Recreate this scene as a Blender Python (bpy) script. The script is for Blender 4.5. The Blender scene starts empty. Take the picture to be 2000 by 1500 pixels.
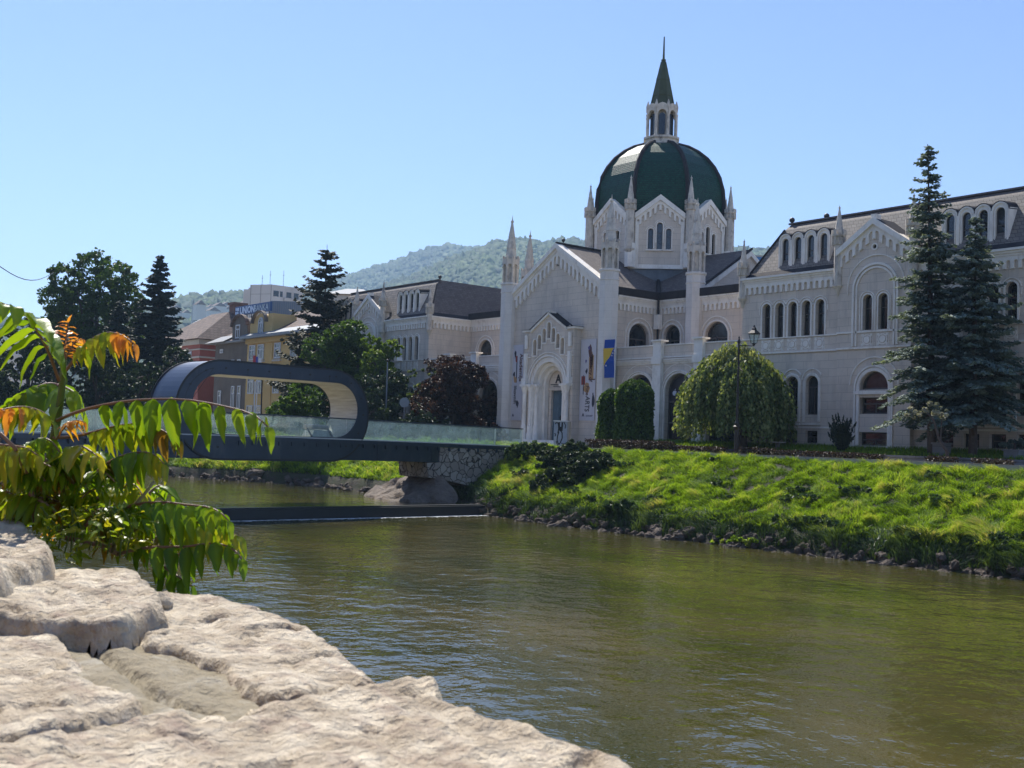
import bpy, math, random
import numpy as np
from mathutils import Vector
from mathutils.geometry import tessellate_polygon
random.seed(7); rng = np.random.default_rng(7)
S = bpy.context.scene; COL = S.collection
R_ = math.radians; PI = math.pi

# ---------------------------------------------------------------- camera
CAM = np.array([60.879, -62.733, -0.255]); YAW, PITCH, ROLL, FPX = -.898, .050, .035, 2169.
_F = np.array([math.sin(YAW), math.cos(YAW), 0.]); _R = np.array([math.cos(YAW), -math.sin(YAW), 0.]); _Z = np.array([0, 0, 1.])
_F2 = _F*math.cos(PITCH)+_Z*math.sin(PITCH); _U2 = -_F*math.sin(PITCH)+_Z*math.cos(PITCH)
_cr, _sr = math.cos(ROLL), math.sin(ROLL)
def ray(x, y):
    X = (x-1000)/FPX; Y = (750-y)/FPX
    return _F2+_R*(X*_cr-Y*_sr)+_U2*(X*_sr+Y*_cr)
def at(x, y, D): return CAM+ray(x, y)*D
def onz(x, y, z):
    r = ray(x, y); return CAM+r*((z-CAM[2])/r[2])
def onv(x, y, v):
    r = ray(x, y); return CAM+r*((v-CAM[1])/r[1])
cd = bpy.data.cameras.new('camera'); cam = bpy.data.objects.new('camera', cd); COL.objects.link(cam); S.camera = cam
xa = _R*_cr+_U2*_sr; ya = -_R*_sr+_U2*_cr; za = -_F2
from mathutils import Matrix
cam.matrix_world = Matrix(((xa[0], ya[0], za[0], CAM[0]), (xa[1], ya[1], za[1], CAM[1]), (xa[2], ya[2], za[2], CAM[2]), (0, 0, 0, 1)))
cd.sensor_width = 36; cd.lens = 36*FPX/2000; cd.clip_start = .05; cd.clip_end = 20000
cd.dof.use_dof = True; cd.dof.focus_distance = 40; cd.dof.aperture_fstop = 17

# ---------------------------------------------------------------- materials
def mat(name, base, rough=.7, var=0., vscale=2., bump=0., bscale=20., metal=0., spec=.5, trans=0., stain=None, stainscale=(1, 1, 1), col2=None, tile=None, tilecol=None, tint=None, coat=0., bdist=.02):
    m = bpy.data.materials.new(name); m.use_nodes = True; nt = m.node_tree; N = nt.nodes; L = nt.links
    b = N['Principled BSDF']; out = N['Material Output']
    def nd(t, **k):
        n = N.new(t)
        for a, v in k.items(): setattr(n, a, v)
        return n
    tc = nd('ShaderNodeTexCoord'); co = tc.outputs['Object']
    c = nd('ShaderNodeRGB'); c.outputs[0].default_value = (*base, 1); cur = c.outputs[0]
    def mix(f, a, bb, mode='MIX'):
        x = nd('ShaderNodeMix', data_type='RGBA', blend_type=mode)
        if isinstance(f, (int, float)): x.inputs[0].default_value = f
        else: L.new(f, x.inputs[0])
        for i, v in ((6, a), (7, bb)):
            if isinstance(v, tuple): x.inputs[i].default_value = (*v, 1)
            else: L.new(v, x.inputs[i])
        return x.outputs[2]
    def noise(sc, det=4, vec=None, rough_=.6):
        n = nd('ShaderNodeTexNoise'); n.inputs['Scale'].default_value = sc; n.inputs['Detail'].default_value = det; n.inputs['Roughness'].default_value = rough_
        L.new(vec if vec is not None else co, n.inputs['Vector']); return n.outputs['Fac']
    def ramp(f, p0, p1, c0=(0, 0, 0), c1=(1, 1, 1)):
        r = nd('ShaderNodeValToRGB'); r.color_ramp.elements[0].position = p0; r.color_ramp.elements[1].position = p1
        r.color_ramp.elements[0].color = (*c0, 1); r.color_ramp.elements[1].color = (*c1, 1); L.new(f, r.inputs[0]); return r.outputs[0]
    height = None
    if tint:
        at_ = nd('ShaderNodeAttribute', attribute_name='tint'); r = nd('ShaderNodeValToRGB'); L.new(at_.outputs['Fac'], r.inputs[0])
        els = r.color_ramp.elements
        for i, (p, cc) in enumerate(tint):
            e = els[i] if i < 2 else els.new(p)
            e.position = p; e.color = (*cc, 1)
        cur = r.outputs[0]
    if col2: cur = mix(ramp(noise(vscale, 5), .4, .6), cur, col2)
    if tile:
        sep = nd('ShaderNodeSeparateXYZ'); L.new(co, sep.inputs[0]); ad = nd('ShaderNodeMath', operation='ADD'); L.new(sep.outputs[0], ad.inputs[0]); L.new(sep.outputs[1], ad.inputs[1])
        cb = nd('ShaderNodeCombineXYZ'); L.new(ad.outputs[0], cb.inputs[0]); L.new(sep.outputs[2], cb.inputs[1])
        br = nd('ShaderNodeTexBrick'); L.new(cb.outputs[0], br.inputs['Vector'])
        br.inputs['Scale'].default_value = 1; br.inputs['Brick Width'].default_value = tile[0]; br.inputs['Row Height'].default_value = tile[1]; br.inputs['Mortar Size'].default_value = tile[2]
        br.inputs['Mortar Smooth'].default_value = .3; br.inputs['Bias'].default_value = 0
        br.inputs['Color1'].default_value = (1, 1, 1, 1); br.inputs['Color2'].default_value = (tile[3],)*3+(1,)
        mc = tilecol or (.5, .5, .5); br.inputs['Mortar'].default_value = (*mc, 1)
        cur = mix(1., cur, br.outputs['Color'], 'MULTIPLY'); height = br.outputs['Fac']
    if var: cur = mix(1., cur, ramp(noise(vscale, 6), .25, .75, (1-var,)*3, (1+var*.4,)*3), 'MULTIPLY')
    if stain:
        mp = nd('ShaderNodeMapping'); mp.inputs['Scale'].default_value = stainscale; L.new(co, mp.inputs[0])
        cur = mix(ramp(noise(1., 6, mp.outputs[0], .65), .52, .72), cur, stain)
    L.new(cur, b.inputs['Base Color']); b.inputs['Roughness'].default_value = rough; b.inputs['Metallic'].default_value = metal
    b.inputs['Specular IOR Level'].default_value = spec; b.inputs['Coat Weight'].default_value = coat
    if bump or tile:
        bp = nd('ShaderNodeBump'); bp.inputs['Distance'].default_value = bdist; bp.inputs['Strength'].default_value = max(bump, .3)
        if bump: L.new(noise(bscale, 6), bp.inputs['Height'])
        else: 
            iv = nd('ShaderNodeMath', operation='SUBTRACT'); iv.inputs[0].default_value = 1; L.new(height, iv.inputs[1]); L.new(iv.outputs[0], bp.inputs['Height'])
        L.new(bp.outputs[0], b.inputs['Normal'])
    if trans:
        t = nd('ShaderNodeBsdfTranslucent'); ms = nd('ShaderNodeMixShader'); ms.inputs[0].default_value = trans
        boost = mix(1., cur, (1.25, 1.2, .55), 'MULTIPLY'); L.new(boost, t.inputs[0])
        L.new(b.outputs[0], ms.inputs[1]); L.new(t.outputs[0], ms.inputs[2]); L.new(ms.outputs[0], out.inputs[0])
    return m
M = {}
M['wall'] = mat('plaster', (.75, .645, .525), .85, var=.17, vscale=.7, tile=(1.15, .46, .012, .95), tilecol=(.66, .66, .66), stain=(.50, .435, .365), stainscale=(1.1, 1.1, .22))
M['trim'] = mat('trim_plaster', (.92, .86, .76), .8, var=.12, vscale=2.5, stain=(.64, .57, .48), stainscale=(1.8, 1.8, .5))
M['spire'] = mat('weathered_spire', (.68, .61, .51), .85, var=.28, vscale=3., stain=(.23, .19, .16), stainscale=(2.5, 2.5, 1.2))
M['pane'] = mat('dark_glass', (.012, .015, .020), .05, spec=.7, bump=.08, bscale=.7)
M['pane2'] = mat('curtained_glass', (.045, .05, .055), .08, spec=.7, bump=.1, bscale=.9, col2=(.015, .018, .022), vscale=1.3)
M['wframe'] = mat('window_frame', (.095, .08, .07), .5)
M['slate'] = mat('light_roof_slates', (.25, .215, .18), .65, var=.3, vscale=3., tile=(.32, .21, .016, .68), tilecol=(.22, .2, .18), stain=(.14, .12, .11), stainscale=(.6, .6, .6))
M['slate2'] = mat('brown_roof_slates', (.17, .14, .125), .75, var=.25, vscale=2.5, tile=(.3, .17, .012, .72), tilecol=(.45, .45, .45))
M['dark'] = mat('dark_roof_metal', (.05, .047, .05), .85, spec=.12, var=.3, vscale=2.)
M['zinc'] = mat('zinc_panel', (.12, .14, .16), .45, var=.4, vscale=1.5, metal=.4)
M['steel'] = mat('blue_black_steel', (.05, .065, .095), .36, var=.3, vscale=.9, metal=.45, stain=(.09, .10, .12), stainscale=(.8, .8, .3))
M['white'] = mat('white_paint', (.7, .7, .69), .5)
M['black'] = mat('black_paint', (.02, .02, .022), .5)
M['asphalt'] = mat('asphalt', (.13, .125, .12), .9, var=.3, vscale=1.5)
M['paving'] = mat('paving', (.44, .41, .36), .85, var=.2, vscale=2, tile=(.8, .4, .01, .85))

# ---------------------------------------------------------------- mesh builder
ORG = {}
def tag(o, label=None, cat=None, group=None, kind=None):
    if label: o['label'] = label
    if cat: o['category'] = cat
    if group: o['group'] = group
    if kind: o['kind'] = kind
    return o
def empty(name, loc, label, cat, group=None):
    o = bpy.data.objects.new(name, None); COL.objects.link(o); o.location = loc; ORG[o] = np.array(loc, float); o.empty_display_size = .2
    return tag(o, label, cat, group)
class MB:
    def __init__(s): s.v = []; s.f = []
    def add(s, vs, fs):
        n = len(s.v); s.v += [tuple(map(float, p)) for p in vs]; s.f += [tuple(n+i for i in f) for f in fs]; return s
    def box(s, x0, x1, y0, y1, z0, z1):
        vs = [(x, y, z) for z in (z0, z1) for x, y in ((x0, y0), (x1, y0), (x1, y1), (x0, y1))]
        return s.add(vs, [(3, 2, 1, 0), (4, 5, 6, 7), (0, 1, 5, 4), (1, 2, 6, 5), (2, 3, 7, 6), (3, 0, 4, 7)])
    def obox(s, c, ax, ay, az, hx, hy, hz):
        c = np.array(c, float); ax, ay, az = (np.array(q, float) for q in (ax, ay, az))
        vs = [c+ax*hx*i+ay*hy*j+az*hz*k for k in (-1, 1) for i, j in ((-1, -1), (1, -1), (1, 1), (-1, 1))]
        return s.add(vs, [(3, 2, 1, 0), (4, 5, 6, 7), (0, 1, 5, 4), (1, 2, 6, 5), (2, 3, 7, 6), (3, 0, 4, 7)])
    def lathe(s, cx, cy, prof, n=8, rot=0., cap=True):
        vs = []; fs = []
        for r, z in prof:
            for i in range(n):
                a = rot+2*PI*i/n; vs.append((cx+r*math.cos(a), cy+r*math.sin(a), z))
        for k in range(len(prof)-1):
            for i in range(n): fs.append((k*n+i, k*n+(i+1) % n, (k+1)*n+(i+1) % n, (k+1)*n+i))
        if cap: fs.append(tuple(range(n))[::-1]); fs.append(tuple(range((len(prof)-1)*n, len(prof)*n)))
        return s.add(vs, fs)
    def tube(s, pts, r, n=6, r1=None):
        pts = [np.array(p, float) for p in pts]; vs = []; fs = []; m = len(pts)
        for i, p in enumerate(pts):
            t = pts[min(i+1, m-1)]-pts[max(i-1, 0)]; t /= (np.linalg.norm(t)+1e-9)
            a = np.cross(t, (0, 0, 1.)) if abs(t[2]) < .95 else np.cross(t, (1., 0, 0)); a /= np.linalg.norm(a); b = np.cross(t, a)
            rr = r if r1 is None else r+(r1-r)*i/(m-1)
            if isinstance(r, (list, tuple)): rr = r[i]
            for k in range(n):
                w = 2*PI*k/n; vs.append(p+(a*math.cos(w)+b*math.sin(w))*rr)
        for i in range(m-1):
            for k in range(n): fs.append((i*n+k, i*n+(k+1) % n, (i+1)*n+(k+1) % n, (i+1)*n+k))
        fs.append(tuple(range(n))[::-1]); fs.append(tuple(range((m-1)*n, m*n)))
        return s.add(vs, fs)
    def sphere(s, c, r, n=10, m=7):
        prof = [(r*math.sin(PI*(k+.001)/m) if 0 < k < m else .001, c[2]-r*math.cos(PI*k/m)) for k in range(m+1)]
        return s.lathe(c[0], c[1], prof, n)
    def prism(s, fr, outline, d0, d1, holes=(), back=False):
        """outline in (a,z) on frame fr, front face at depth d1, sides d0..d1"""
        polys = [[Vector((a, z, 0)) for a, z in outline]]+[[Vector((a, z, 0)) for a, z in h] for h in holes]
        tris = tessellate_polygon(polys); flat = [p for q in polys for p in q]
        s.add([fr(p.x, p.y, d1) for p in flat], tris)
        if back: s.add([fr(p.x, p.y, d0) for p in flat], [t[::-1] for t in tris])
        for q in polys:
            n = len(q)
            s.add([fr(p.x, p.y, d1) for p in q]+[fr(p.x, p.y, d0) for p in q], [(i, (i+1) % n, n+(i+1) % n, n+i) for i in range(n)])
        return s
    def build(s, name, m, parent=None, loc=None, smooth=False, label=None, kind=None):
        me = bpy.data.meshes.new(name); o = bpy.data.objects.new(name, me); COL.objects.link(o)
        if parent is not None: o.parent = parent; org = ORG[parent]; ORG[o] = org
        else: org = np.array(loc if loc is not None else (0, 0, 0), float); o.location = org; ORG[o] = org
        V = np.array(s.v)-org
        me.from_pydata([tuple(p) for p in V], [], s.f)
        for x in (m if isinstance(m, list) else [m]): me.materials.append(x)
        if smooth: me.polygons.foreach_set('use_smooth', [True]*len(me.polygons))
        me.update()
        if label: o['label'] = label
        if kind: o['kind'] = kind
        return o
def fast_mesh(name, V, F, m, parent=None, loc=None, tint=None, smooth=False):
    """V (n,3) F (k,3|4) numpy"""
    me = bpy.data.meshes.new(name); o = bpy.data.objects.new(name, me); COL.objects.link(o)
    if parent is not None: o.parent = parent; org = ORG[parent]
    else: org = np.array(loc if loc is not None else (0, 0, 0), float); o.location = org
    ORG[o] = org; V = (V-org).astype(np.float32); k = F.shape[1]
    me.vertices.add(len(V)); me.vertices.foreach_set('co', V.ravel())
    me.loops.add(F.size); me.loops.foreach_set('vertex_index', F.ravel().astype(np.int32))
    me.polygons.add(len(F)); me.polygons.foreach_set('loop_start', np.arange(0, F.size, k, dtype=np.int32)); me.polygons.foreach_set('loop_total', np.full(len(F), k, np.int32))
    if smooth: me.polygons.foreach_set('use_smooth', np.ones(len(F), bool))
    me.materials.append(m)
    if tint is not None:
        a = me.attributes.new('tint', 'FLOAT', 'POINT'); a.data.foreach_set('value', tint.astype(np.float32))
    me.update(); me.validate(); return o
def frame(org, U, D):
    org = np.array(org, float); U = np.array(U, float); D = np.array(D, float)
    return lambda a, z, d=0.: org+U*a+np.array([0, 0, z])+D*d
def circ(a, z, r, n=20, t0=0., t1=2*PI): return [(a+r*math.cos(t0+(t1-t0)*i/n), z+r*math.sin(t0+(t1-t0)*i/n)) for i in range(n+(0 if abs(t1-t0-2*PI) < 1e-6 else 1))]
def archpoly(a, z0, z1, w, n=12):
    """round-headed opening, width w, sill z0, crown z1"""
    r = w/2; return [(a-r, z0), (a+r, z0)]+circ(a, z1-r, r, n, 0, PI)
def rect(a0, a1, z0, z1): return [(a0, z0), (a1, z0), (a1, z1), (a0, z1)]
def ringpoly(a, z, r0, r1, n=20, t0=0., t1=PI, leg=0.):
    o = circ(a, z, r1, n, t0, t1); i = circ(a, z, r0, n, t0, t1)[::-1]
    if leg: o = [(a+r1, z-leg)]+o+[(a-r1, z-leg)]; i = [(a-r0, z-leg)]+i+[(a+r0, z-leg)]
    return o+i
def bandpoly(a0, a1, zt, z0, n, slope=0., aref=None, wfrac=.58, ah=None):
    """arcaded (Lombard) band: flat top zt, scalloped bottom at z0"""
    p = (a1-a0)/n; w = p*wfrac; r = w/2; ah = ah or (zt-z0)*.68; pts = [(a0, zt), (a0, z0)]
    for i in range(n):
        c = a0+p*(i+.5); pts += [(c-r, z0)]+[(c+r*math.cos(t), z0+ah-r+r*math.sin(t)) for t in (PI, .8*PI, .6*PI, .4*PI, .2*PI, 0)]+[(c+r, z0)]
    pts += [(a1, z0), (a1, zt)]
    ar = a0 if aref is None else aref
    return [(a, z+slope*(a-ar)) for a, z in pts]
def window(fr, a, z0, z1, w, parent, arched=True, depth=.3, transom=None, mull=True, mframe=None, mpane=None, fw=.045, name='window'):
    """window part (frame) with a pane sub-part, sitting at depth behind the wall plane"""
    b = MB(); o = archpoly(a, z0, z1, w) if arched else rect(a-w/2, a+w/2, z0, z1)
    i = archpoly(a, z0+fw, z1-fw, w-2*fw) if arched else rect(a-w/2+fw, a+w/2-fw, z0+fw, z1-fw)
    b.prism(fr, o, -depth-.03, -depth+.05, holes=[i])
    t = transom if transom is not None else z0+(z1-z0)*.62
    b.prism(fr, rect(a-w/2+fw, a+w/2-fw, t-fw*.5, t+fw*.5), -depth-.02, -depth+.035)
    if mull and w > .5:
        zt = z1-fw if not arched else z1-fw
        b.prism(fr, rect(a-fw*.4, a+fw*.4, z0+fw, t-fw*.5), -depth-.02, -depth+.03)
    f = b.build(name, mframe or M['wframe'], parent)
    p = MB(); p.prism(fr, i, -depth-.02, -depth-.005); p.build('pane', mpane or (M['pane2'] if random.random() < .3 else M['pane']), f); return f

_FB = {}
def fbm(x, y, s, o=4, seed=0, per=5):
    """smooth random field from many randomly turned waves (no visible repeat)"""
    x = np.asarray(x, float); y = np.asarray(y, float)
    k = (seed, o, per)
    if k not in _FB:
        rs = np.random.default_rng(seed+99); _FB[k] = [[(rs.uniform(0, 6.28), rs.uniform(.65, 1.45), rs.uniform(0, 6.28)) for _ in range(per)] for _ in range(o)]
    v = 0.; a = 1.
    for L_ in _FB[k]:
        for th, f, ph in L_:
            c, sn = math.cos(th)*f*s, math.sin(th)*f*s; v = v+a*np.sin(x*c+y*sn+ph+1.4*np.sin((x*sn-y*c)*.63+ph*2))/per*1.7
        s *= 2.05; a *= .55
    return v
# ---------------------------------------------------------------- the academy
ac = empty('academy_building', (0, 0, -.7), 'long pale grey academy with a green tiled dome, gabled portal and two arcaded wings', 'building')
def pinnacle(u, v, zc, zs, zk, zt, rs, rc, name='pinnacle', zsp=None, detail=True):
    """pendant corbel tip zc, shaft from zs to zk, arcaded crown, spire tip zt"""
    b = MB(); n = 8; ro = PI/8
    b.lathe(u, v, [(.03, zc), (rs*.5, zc+(zs-zc)*.35), (rs*.75, zc+(zs-zc)*.6), (rs*1.25, zs-.08), (rs*1.25, zs)], n, ro)
    b.lathe(u, v, [(rs, zs), (rs, zk), (rs*1.15, zk+.04), (rs*1.3, zk+.1)], n, ro)
    ch = zsp-zk if zsp else .62
    b.lathe(u, v, [(rc*.72, zk+.08), (rc*.72, zk+ch)], n, ro)
    for i in range(n):      # little corbels and merlons of the crown
        a = 2*PI*i/n; c, s_ = math.cos(a), math.sin(a)
        b.obox((u+c*rc*.82, v+s_*rc*.82, zk+ch*.34), (c, s_, 0), (-s_, c, 0), (0, 0, 1), rc*.16, rc*.09, ch*.3)
        b.obox((u+c*rc*.9, v+s_*rc*.9, zk+ch*.98), (c, s_, 0), (-s_, c, 0), (0, 0, 1), rc*.1, rc*.19, ch*.2)
    b.lathe(u, v, [(rc*.8, zk+ch*.62), (rc*1.02, zk+ch*.7), (rc*1.02, zk+ch*.84), (rc*.8, zk+ch*.86)], n, ro)
    zb = zk+ch
    b.lathe(u, v, [(rc*.66, zb), (rc*.6, zb+.06), (rc*.5, zb+(zt-zb)*.2), (rc*.52, zb+(zt-zb)*.21), (rc*.36, zb+(zt-zb)*.45), (rc*.38, zb+(zt-zb)*.46), (rc*.09, zb+(zt-zb)*.88)], n, ro)
    b.sphere((u, v, zb+(zt-zb)*.9), rc*.17, 8, 5); b.lathe(u, v, [(rc*.07, zb+(zt-zb)*.9), (.01, zt)], 6)
    return b.build(name, M['spire'], ac)
def column_turret(u, v, z0, zcap, zcr, zt, r=.69, m=None):
    n = 8; ro = PI/8
    b = MB(); b.lathe(u, v, [(r*1.2, z0), (r*1.2, z0+.7), (r*1.05, z0+.8), (r, z0+.9), (r, zcap-.75), (r*1.06, zcap-.72), (r*1.06, zcap-.66), (r, zcap-.63), (r, zcap-.15), (r*1.12, zcap-.1), (r*1.12, zcap+.03), (r*.95, zcap+.06)], n, ro)
    c = b.build('column_turret', M['trim2'], ac)
    b = MB(); rc = r*.97; h = zcr-zcap
    b.lathe(u, v, [(rc*.7, zcap), (rc*.7, zcr)], n, ro)
    for i in range(n):
        a = 2*PI*i/n+ro; cc, ss = math.cos(a), math.sin(a)
        b.tube([(u+cc*rc*.84, v+ss*rc*.84, zcap+.05), (u+cc*rc*.84, v+ss*rc*.84, zcap+h*.62)], rc*.13, 6)
        b.lathe(u+cc*rc*.84, v+ss*rc*.84, [(rc*.1, zcap+h*.56), (rc*.2, zcap+h*.64)], 6)
        a = 2*PI*i/n; cc, ss = math.cos(a), math.sin(a); T = (-ss, cc, 0)
        fr = frame((u+cc*rc*.86, v+ss*rc*.86, 0), T, (cc, ss, 0)); w = rc*.78
        o = [(-w/2, zcap+h*.62), (-w*.3, zcap+h*.62)]+[(w*.3*math.cos(t), zcap+h*.66+w*.3*math.sin(t)) for t in np.linspace(PI, 0, 7)]+[(w*.3, zcap+h*.62), (w/2, zcap+h*.62), (w/2, zcr-.12), (-w/2, zcr-.12)]
        b.prism(fr, o, -rc*.12, rc*.06)
        for q in (-.26, .26): b.prism(fr, [(q*rc-.09*rc, zcr-.12), (q*rc+.09*rc, zcr-.12), (q*rc+.09*rc, zcr+.02), (q*rc, zcr+.14), (q*rc-.09*rc, zcr+.02)], -rc*.1, rc*.08)
    hs = zt-zcr
    b.lathe(u, v, [(rc*.72, zcr-.05), (rc*.66, zcr), (rc*.53, zcr+hs*.21), (rc*.57, zcr+hs*.215), (rc*.57, zcr+hs*.235), (rc*.38, zcr+hs*.47), (rc*.41, zcr+hs*.475), (rc*.41, zcr+hs*.49), (rc*.11, zcr+hs*.84)], n, ro)
    b.sphere((u, v, zcr+hs*.86), rc*.19, 8, 5); b.lathe(u, v, [(rc*.08, zcr+hs*.86), (.012, zt)], 6)
    sp = b.build('spire', M['spire'], c); return c
M['trim2'] = mat('column_plaster', (.80, .745, .67), .8, var=.1, vscale=1.2, tile=(3., .45, .008, .97), tilecol=(.8, .8, .8), stain=(.58, .53, .46), stainscale=(1., 1., .3))

def wing(m):
    FW = frame((0, -9.93, 0), (m, 0, 0), (0, -1, 0)); FB = frame((0, -10.25, 0), (m, 0, 0), (0, -1, 0))
    U5 = [18.72, 19.67, 20.62, 21.57, 22.52]; G4 = [17.94, 19.32, 20.70, 22.08]; bc = 26.3
    wb = MB(); tb = MB(); cb = MB(); 
    for half in (0, 1):
        k = (lambda a: a) if half == 0 else (lambda a: 52.4-a)
        lo, hi = (16.9, 23.9) if half == 0 else (28.5, 35.5)
        holes = [archpoly(k(a), 6.3, 8.34, .6) for a in U5]+[archpoly(k(a), 1.76, 3.97, .85) for a in G4]+[rect(k(a)-.42, k(a)+.42, .14, .85) for a in G4]
        wb.prism(FW, rect(lo, hi, -.9, 9.97), -.4, 0, holes)
        for a in U5:
            window(FW, k(a), 6.3, 8.34, .6, ac, depth=.3, fw=.06, mull=False)
            tb.prism(FW, ringpoly(k(a), 8.04, .31, .40, 14, leg=1.74), 0, .045)
            # round medallion in its square panel
            tb.prism(FW, circ(k(a), 5.84, .19, 20), 0, .05); tb.prism(FW, circ(k(a), 5.84, .30, 20), 0, .035, [circ(k(a), 5.84, .235, 20)])
            for i in (-1, 1):
                for j in (-1, 1): tb.prism(FW, circ(k(a)+i*.25, 5.84+j*.25, .075, 8), 0, .03)
            tb.prism(FW, rect(k(a)-.35, k(a)+.35, 5.49, 6.19), 0, .015, [rect(k(a)-.325, k(a)+.325, 5.515, 6.165)])
        # scalloped hood over the five windows
        for a in U5: tb.prism(FW, ringpoly(k(a), 8.04, .475, .525, 14, .02*PI, .98*PI), 0, .05)
        for a in (U5[0]-.5, U5[-1]+.5): tb.prism(FW, rect(k(a)-.025, k(a)+.025, 7.7, 8.05), 0, .05)
        for i, a in enumerate(G4):
            window(FW, k(a), 1.76, 3.97, .85, ac, depth=.3, transom=3.35, fw=.06)
            tb.prism(FW, ringpoly(k(a), 3.545, .44, .60, 18, leg=2.2), 0, .06); tb.prism(FW, ringpoly(k(a), 3.545, .50, .53, 18, leg=2.2), .06, .075)
            tb.prism(FW, rect(k(a)-.62, k(a)+.62, 1.16, 1.26), 0, .1)
            tb.prism(FW, ringpoly(k(a), 3.70, .66+.0, .72, 18, .15*PI, .97*PI if i % 2 else .85*PI), 0, .05)
            window(FW, k(a), .14, .85, .84, ac, arched=False, depth=.3, transom=.5, fw=.06)
        # strings, cornice, band
        tb.prism(FW, rect(lo, hi, 5.35, 5.45), 0, .09); tb.prism(FW, rect(lo, hi, 6.23, 6.30), 0, .07); tb.prism(FW, rect(lo, hi, .98, 1.08), 0, .05)
        cb.prism(FW, bandpoly(lo+.2, hi-.2, 9.62, 8.98, 17, wfrac=.56, ah=.43), 0, .13)
        cb.prism(FW, rect(lo+.2, hi-.2, 9.62, 9.74), 0, .17); cb.prism(FW, rect(lo, hi, 9.74, 9.86), 0, .24); cb.prism(FW, rect(lo, hi, 9.86, 9.98), 0, .33)
    # gabled bay
    lo, hi = 23.9, 28.5; ap = 12.3
    outl = [(lo, -.9), (hi, -.9), (hi, 10.75), (26.2, ap), (lo, 10.75)]
    ws = [bc-.48, bc+.48]
    holes = [archpoly(a, 6.37, 8.31, .56) for a in ws]+[circ(26.2, 10.9, .12, 12)]
    holes.append([(bc-.85, 3.12), (bc+.85, 3.12)]+circ(bc, 3.25, .85, 16, 0, PI)); holes.append(rect(bc-.85, bc+.85, 1.8, 2.7)); holes.append(rect(bc-.85, bc+.85, .1, .82))
    wb.prism(FB, outl, -.72, 0, holes)
    tb.prism(FB, circ(26.2, 10.9, .2, 14), 0, .04, [circ(26.2, 10.9, .125, 12)])
    p = MB(); p.prism(FB, circ(26.2, 10.9, .12, 12), -.2, -.12); p.build('oculus_pane', M['pane'], ac)
    for a in ws:
        window(FB, a, 6.37, 8.31, .56, ac, depth=.28, fw=.045, mull=False)
        tb.prism(FB, ringpoly(a, 8.03, .29, .37, 14, leg=1.66), 0, .04); tb.prism(FB, ringpoly(a, 8.03, .43, .475, 14, leg=1.7), 0, .06)
        tb.prism(FB, circ(a, 5.84, .19, 20), 0, .05); tb.prism(FB, circ(a, 5.84, .30, 20), 0, .035, [circ(a, 5.84, .235, 20)])
        tb.prism(FB, rect(a-.37, a+.37, 5.49, 6.19), 0, .015, [rect(a-.345, a+.345, 5.515, 6.165)])
        for i in (-1, 1):
            for j in (-1, 1): tb.prism(FB, circ(a+i*.26, 5.84+j*.25, .075, 8), 0, .03)
    tb.prism(FB, ringpoly(bc, 8.60, 1.12, 1.22, 26, leg=3.1), 0, .07); tb.prism(FB, ringpoly(bc, 8.60, 1.30, 1.42, 26, leg=3.1), 0, .10); tb.prism(FB, ringpoly(bc, 8.70, 1.72, 1.78, 26, -.18, PI+.18), 0, .05)
    for z0, z1, d in ((5.35, 5.45, .09), (6.23, 6.33, .07)): tb.prism(FB, rect(lo, hi, z0, z1), 0, d)
    window(FB, bc, 3.12, 4.1, 1.7, ac, depth=.3, transom=3.2, fw=.07); window(FB, bc, 1.8, 2.7, 1.7, ac, arched=False, depth=.3, fw=.08); window(FB, bc, .1, .82, 1.7, ac, arched=False, depth=.3, transom=.42, fw=.06)
    tb.prism(FB, ringpoly(bc, 3.25, .88, 1.06, 22, leg=3.3), 0, .06); tb.prism(FB, ringpoly(bc, 3.25, 1.10, 1.20, 22, leg=3.3), 0, .09); tb.prism(FB, ringpoly(bc, 3.4, 1.45, 1.52, 22, 0, PI), 0, .05); tb.prism(FB, rect(bc-1.2, bc+1.2, 2.86, 3.04), 0, .12)
    # raking arcaded bands and coping
    for s_ in (1, -1):
        U = frame((m*26.2, -10.25, 0), (m*s_, 0, 0), (0, -1, 0)); sl = -(ap-10.75)/2.3
        cb.prism(U, bandpoly(.0, 2.1, ap-.18, ap-.95, 5, sl, 0, wfrac=.56, ah=.5), 0, .12)
        cb.prism(U, [(0, ap-.18), (2.3, 10.75-.18), (2.3, 10.9), (0, ap+.17)], -.3, .28)
    cb.prism(FB, rect(26.2-.16, 26.2+.16, ap, ap+.36), -.3, .2)
    wb.build('wall', M['wall'], ac); tb.build('window_trim', M['trim'], ac); cb.build('arcaded_cornice', M['trim'], ac)
    # bay roof (gable running back into the mansard)
    b = MB()
    for s_ in (1, -1): b.add([(m*26.2, -10.4, ap+.2), (m*(26.2+s_*2.45), -10.4, 10.78), (m*(26.2+s_*2.45), -8.6, 10.78), (m*26.2, -7.9, ap+.2)], [(0, 1, 2, 3)])
    b.build('gable_roof', M['dark'], ac)
    # body and side walls
    b = MB(); f = frame((m*16.9, 0, 0), (0, 1, 0), (-m, 0, 0))
    b.prism(f, rect(-9.53, 6, -.9, 9.97), -.3, 0); b.prism(frame((m*35.5, 0, 0), (0, 1, 0), (m, 0, 0)), rect(-9.53, 6, -.9, 9.97), -.3, 0)
    b.prism(frame((0, 6, 0), (m, 0, 0), (0, 1, 0)), rect(16.9, 35.5, -.9, 9.97), -.3, 0)
    b.build('side_wall', M['wall'], ac)
    b = MB(); b.prism(f, bandpoly(-9.6, -5.52, 9.62, 8.98, 10, wfrac=.56, ah=.43), 0, .13)
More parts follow.
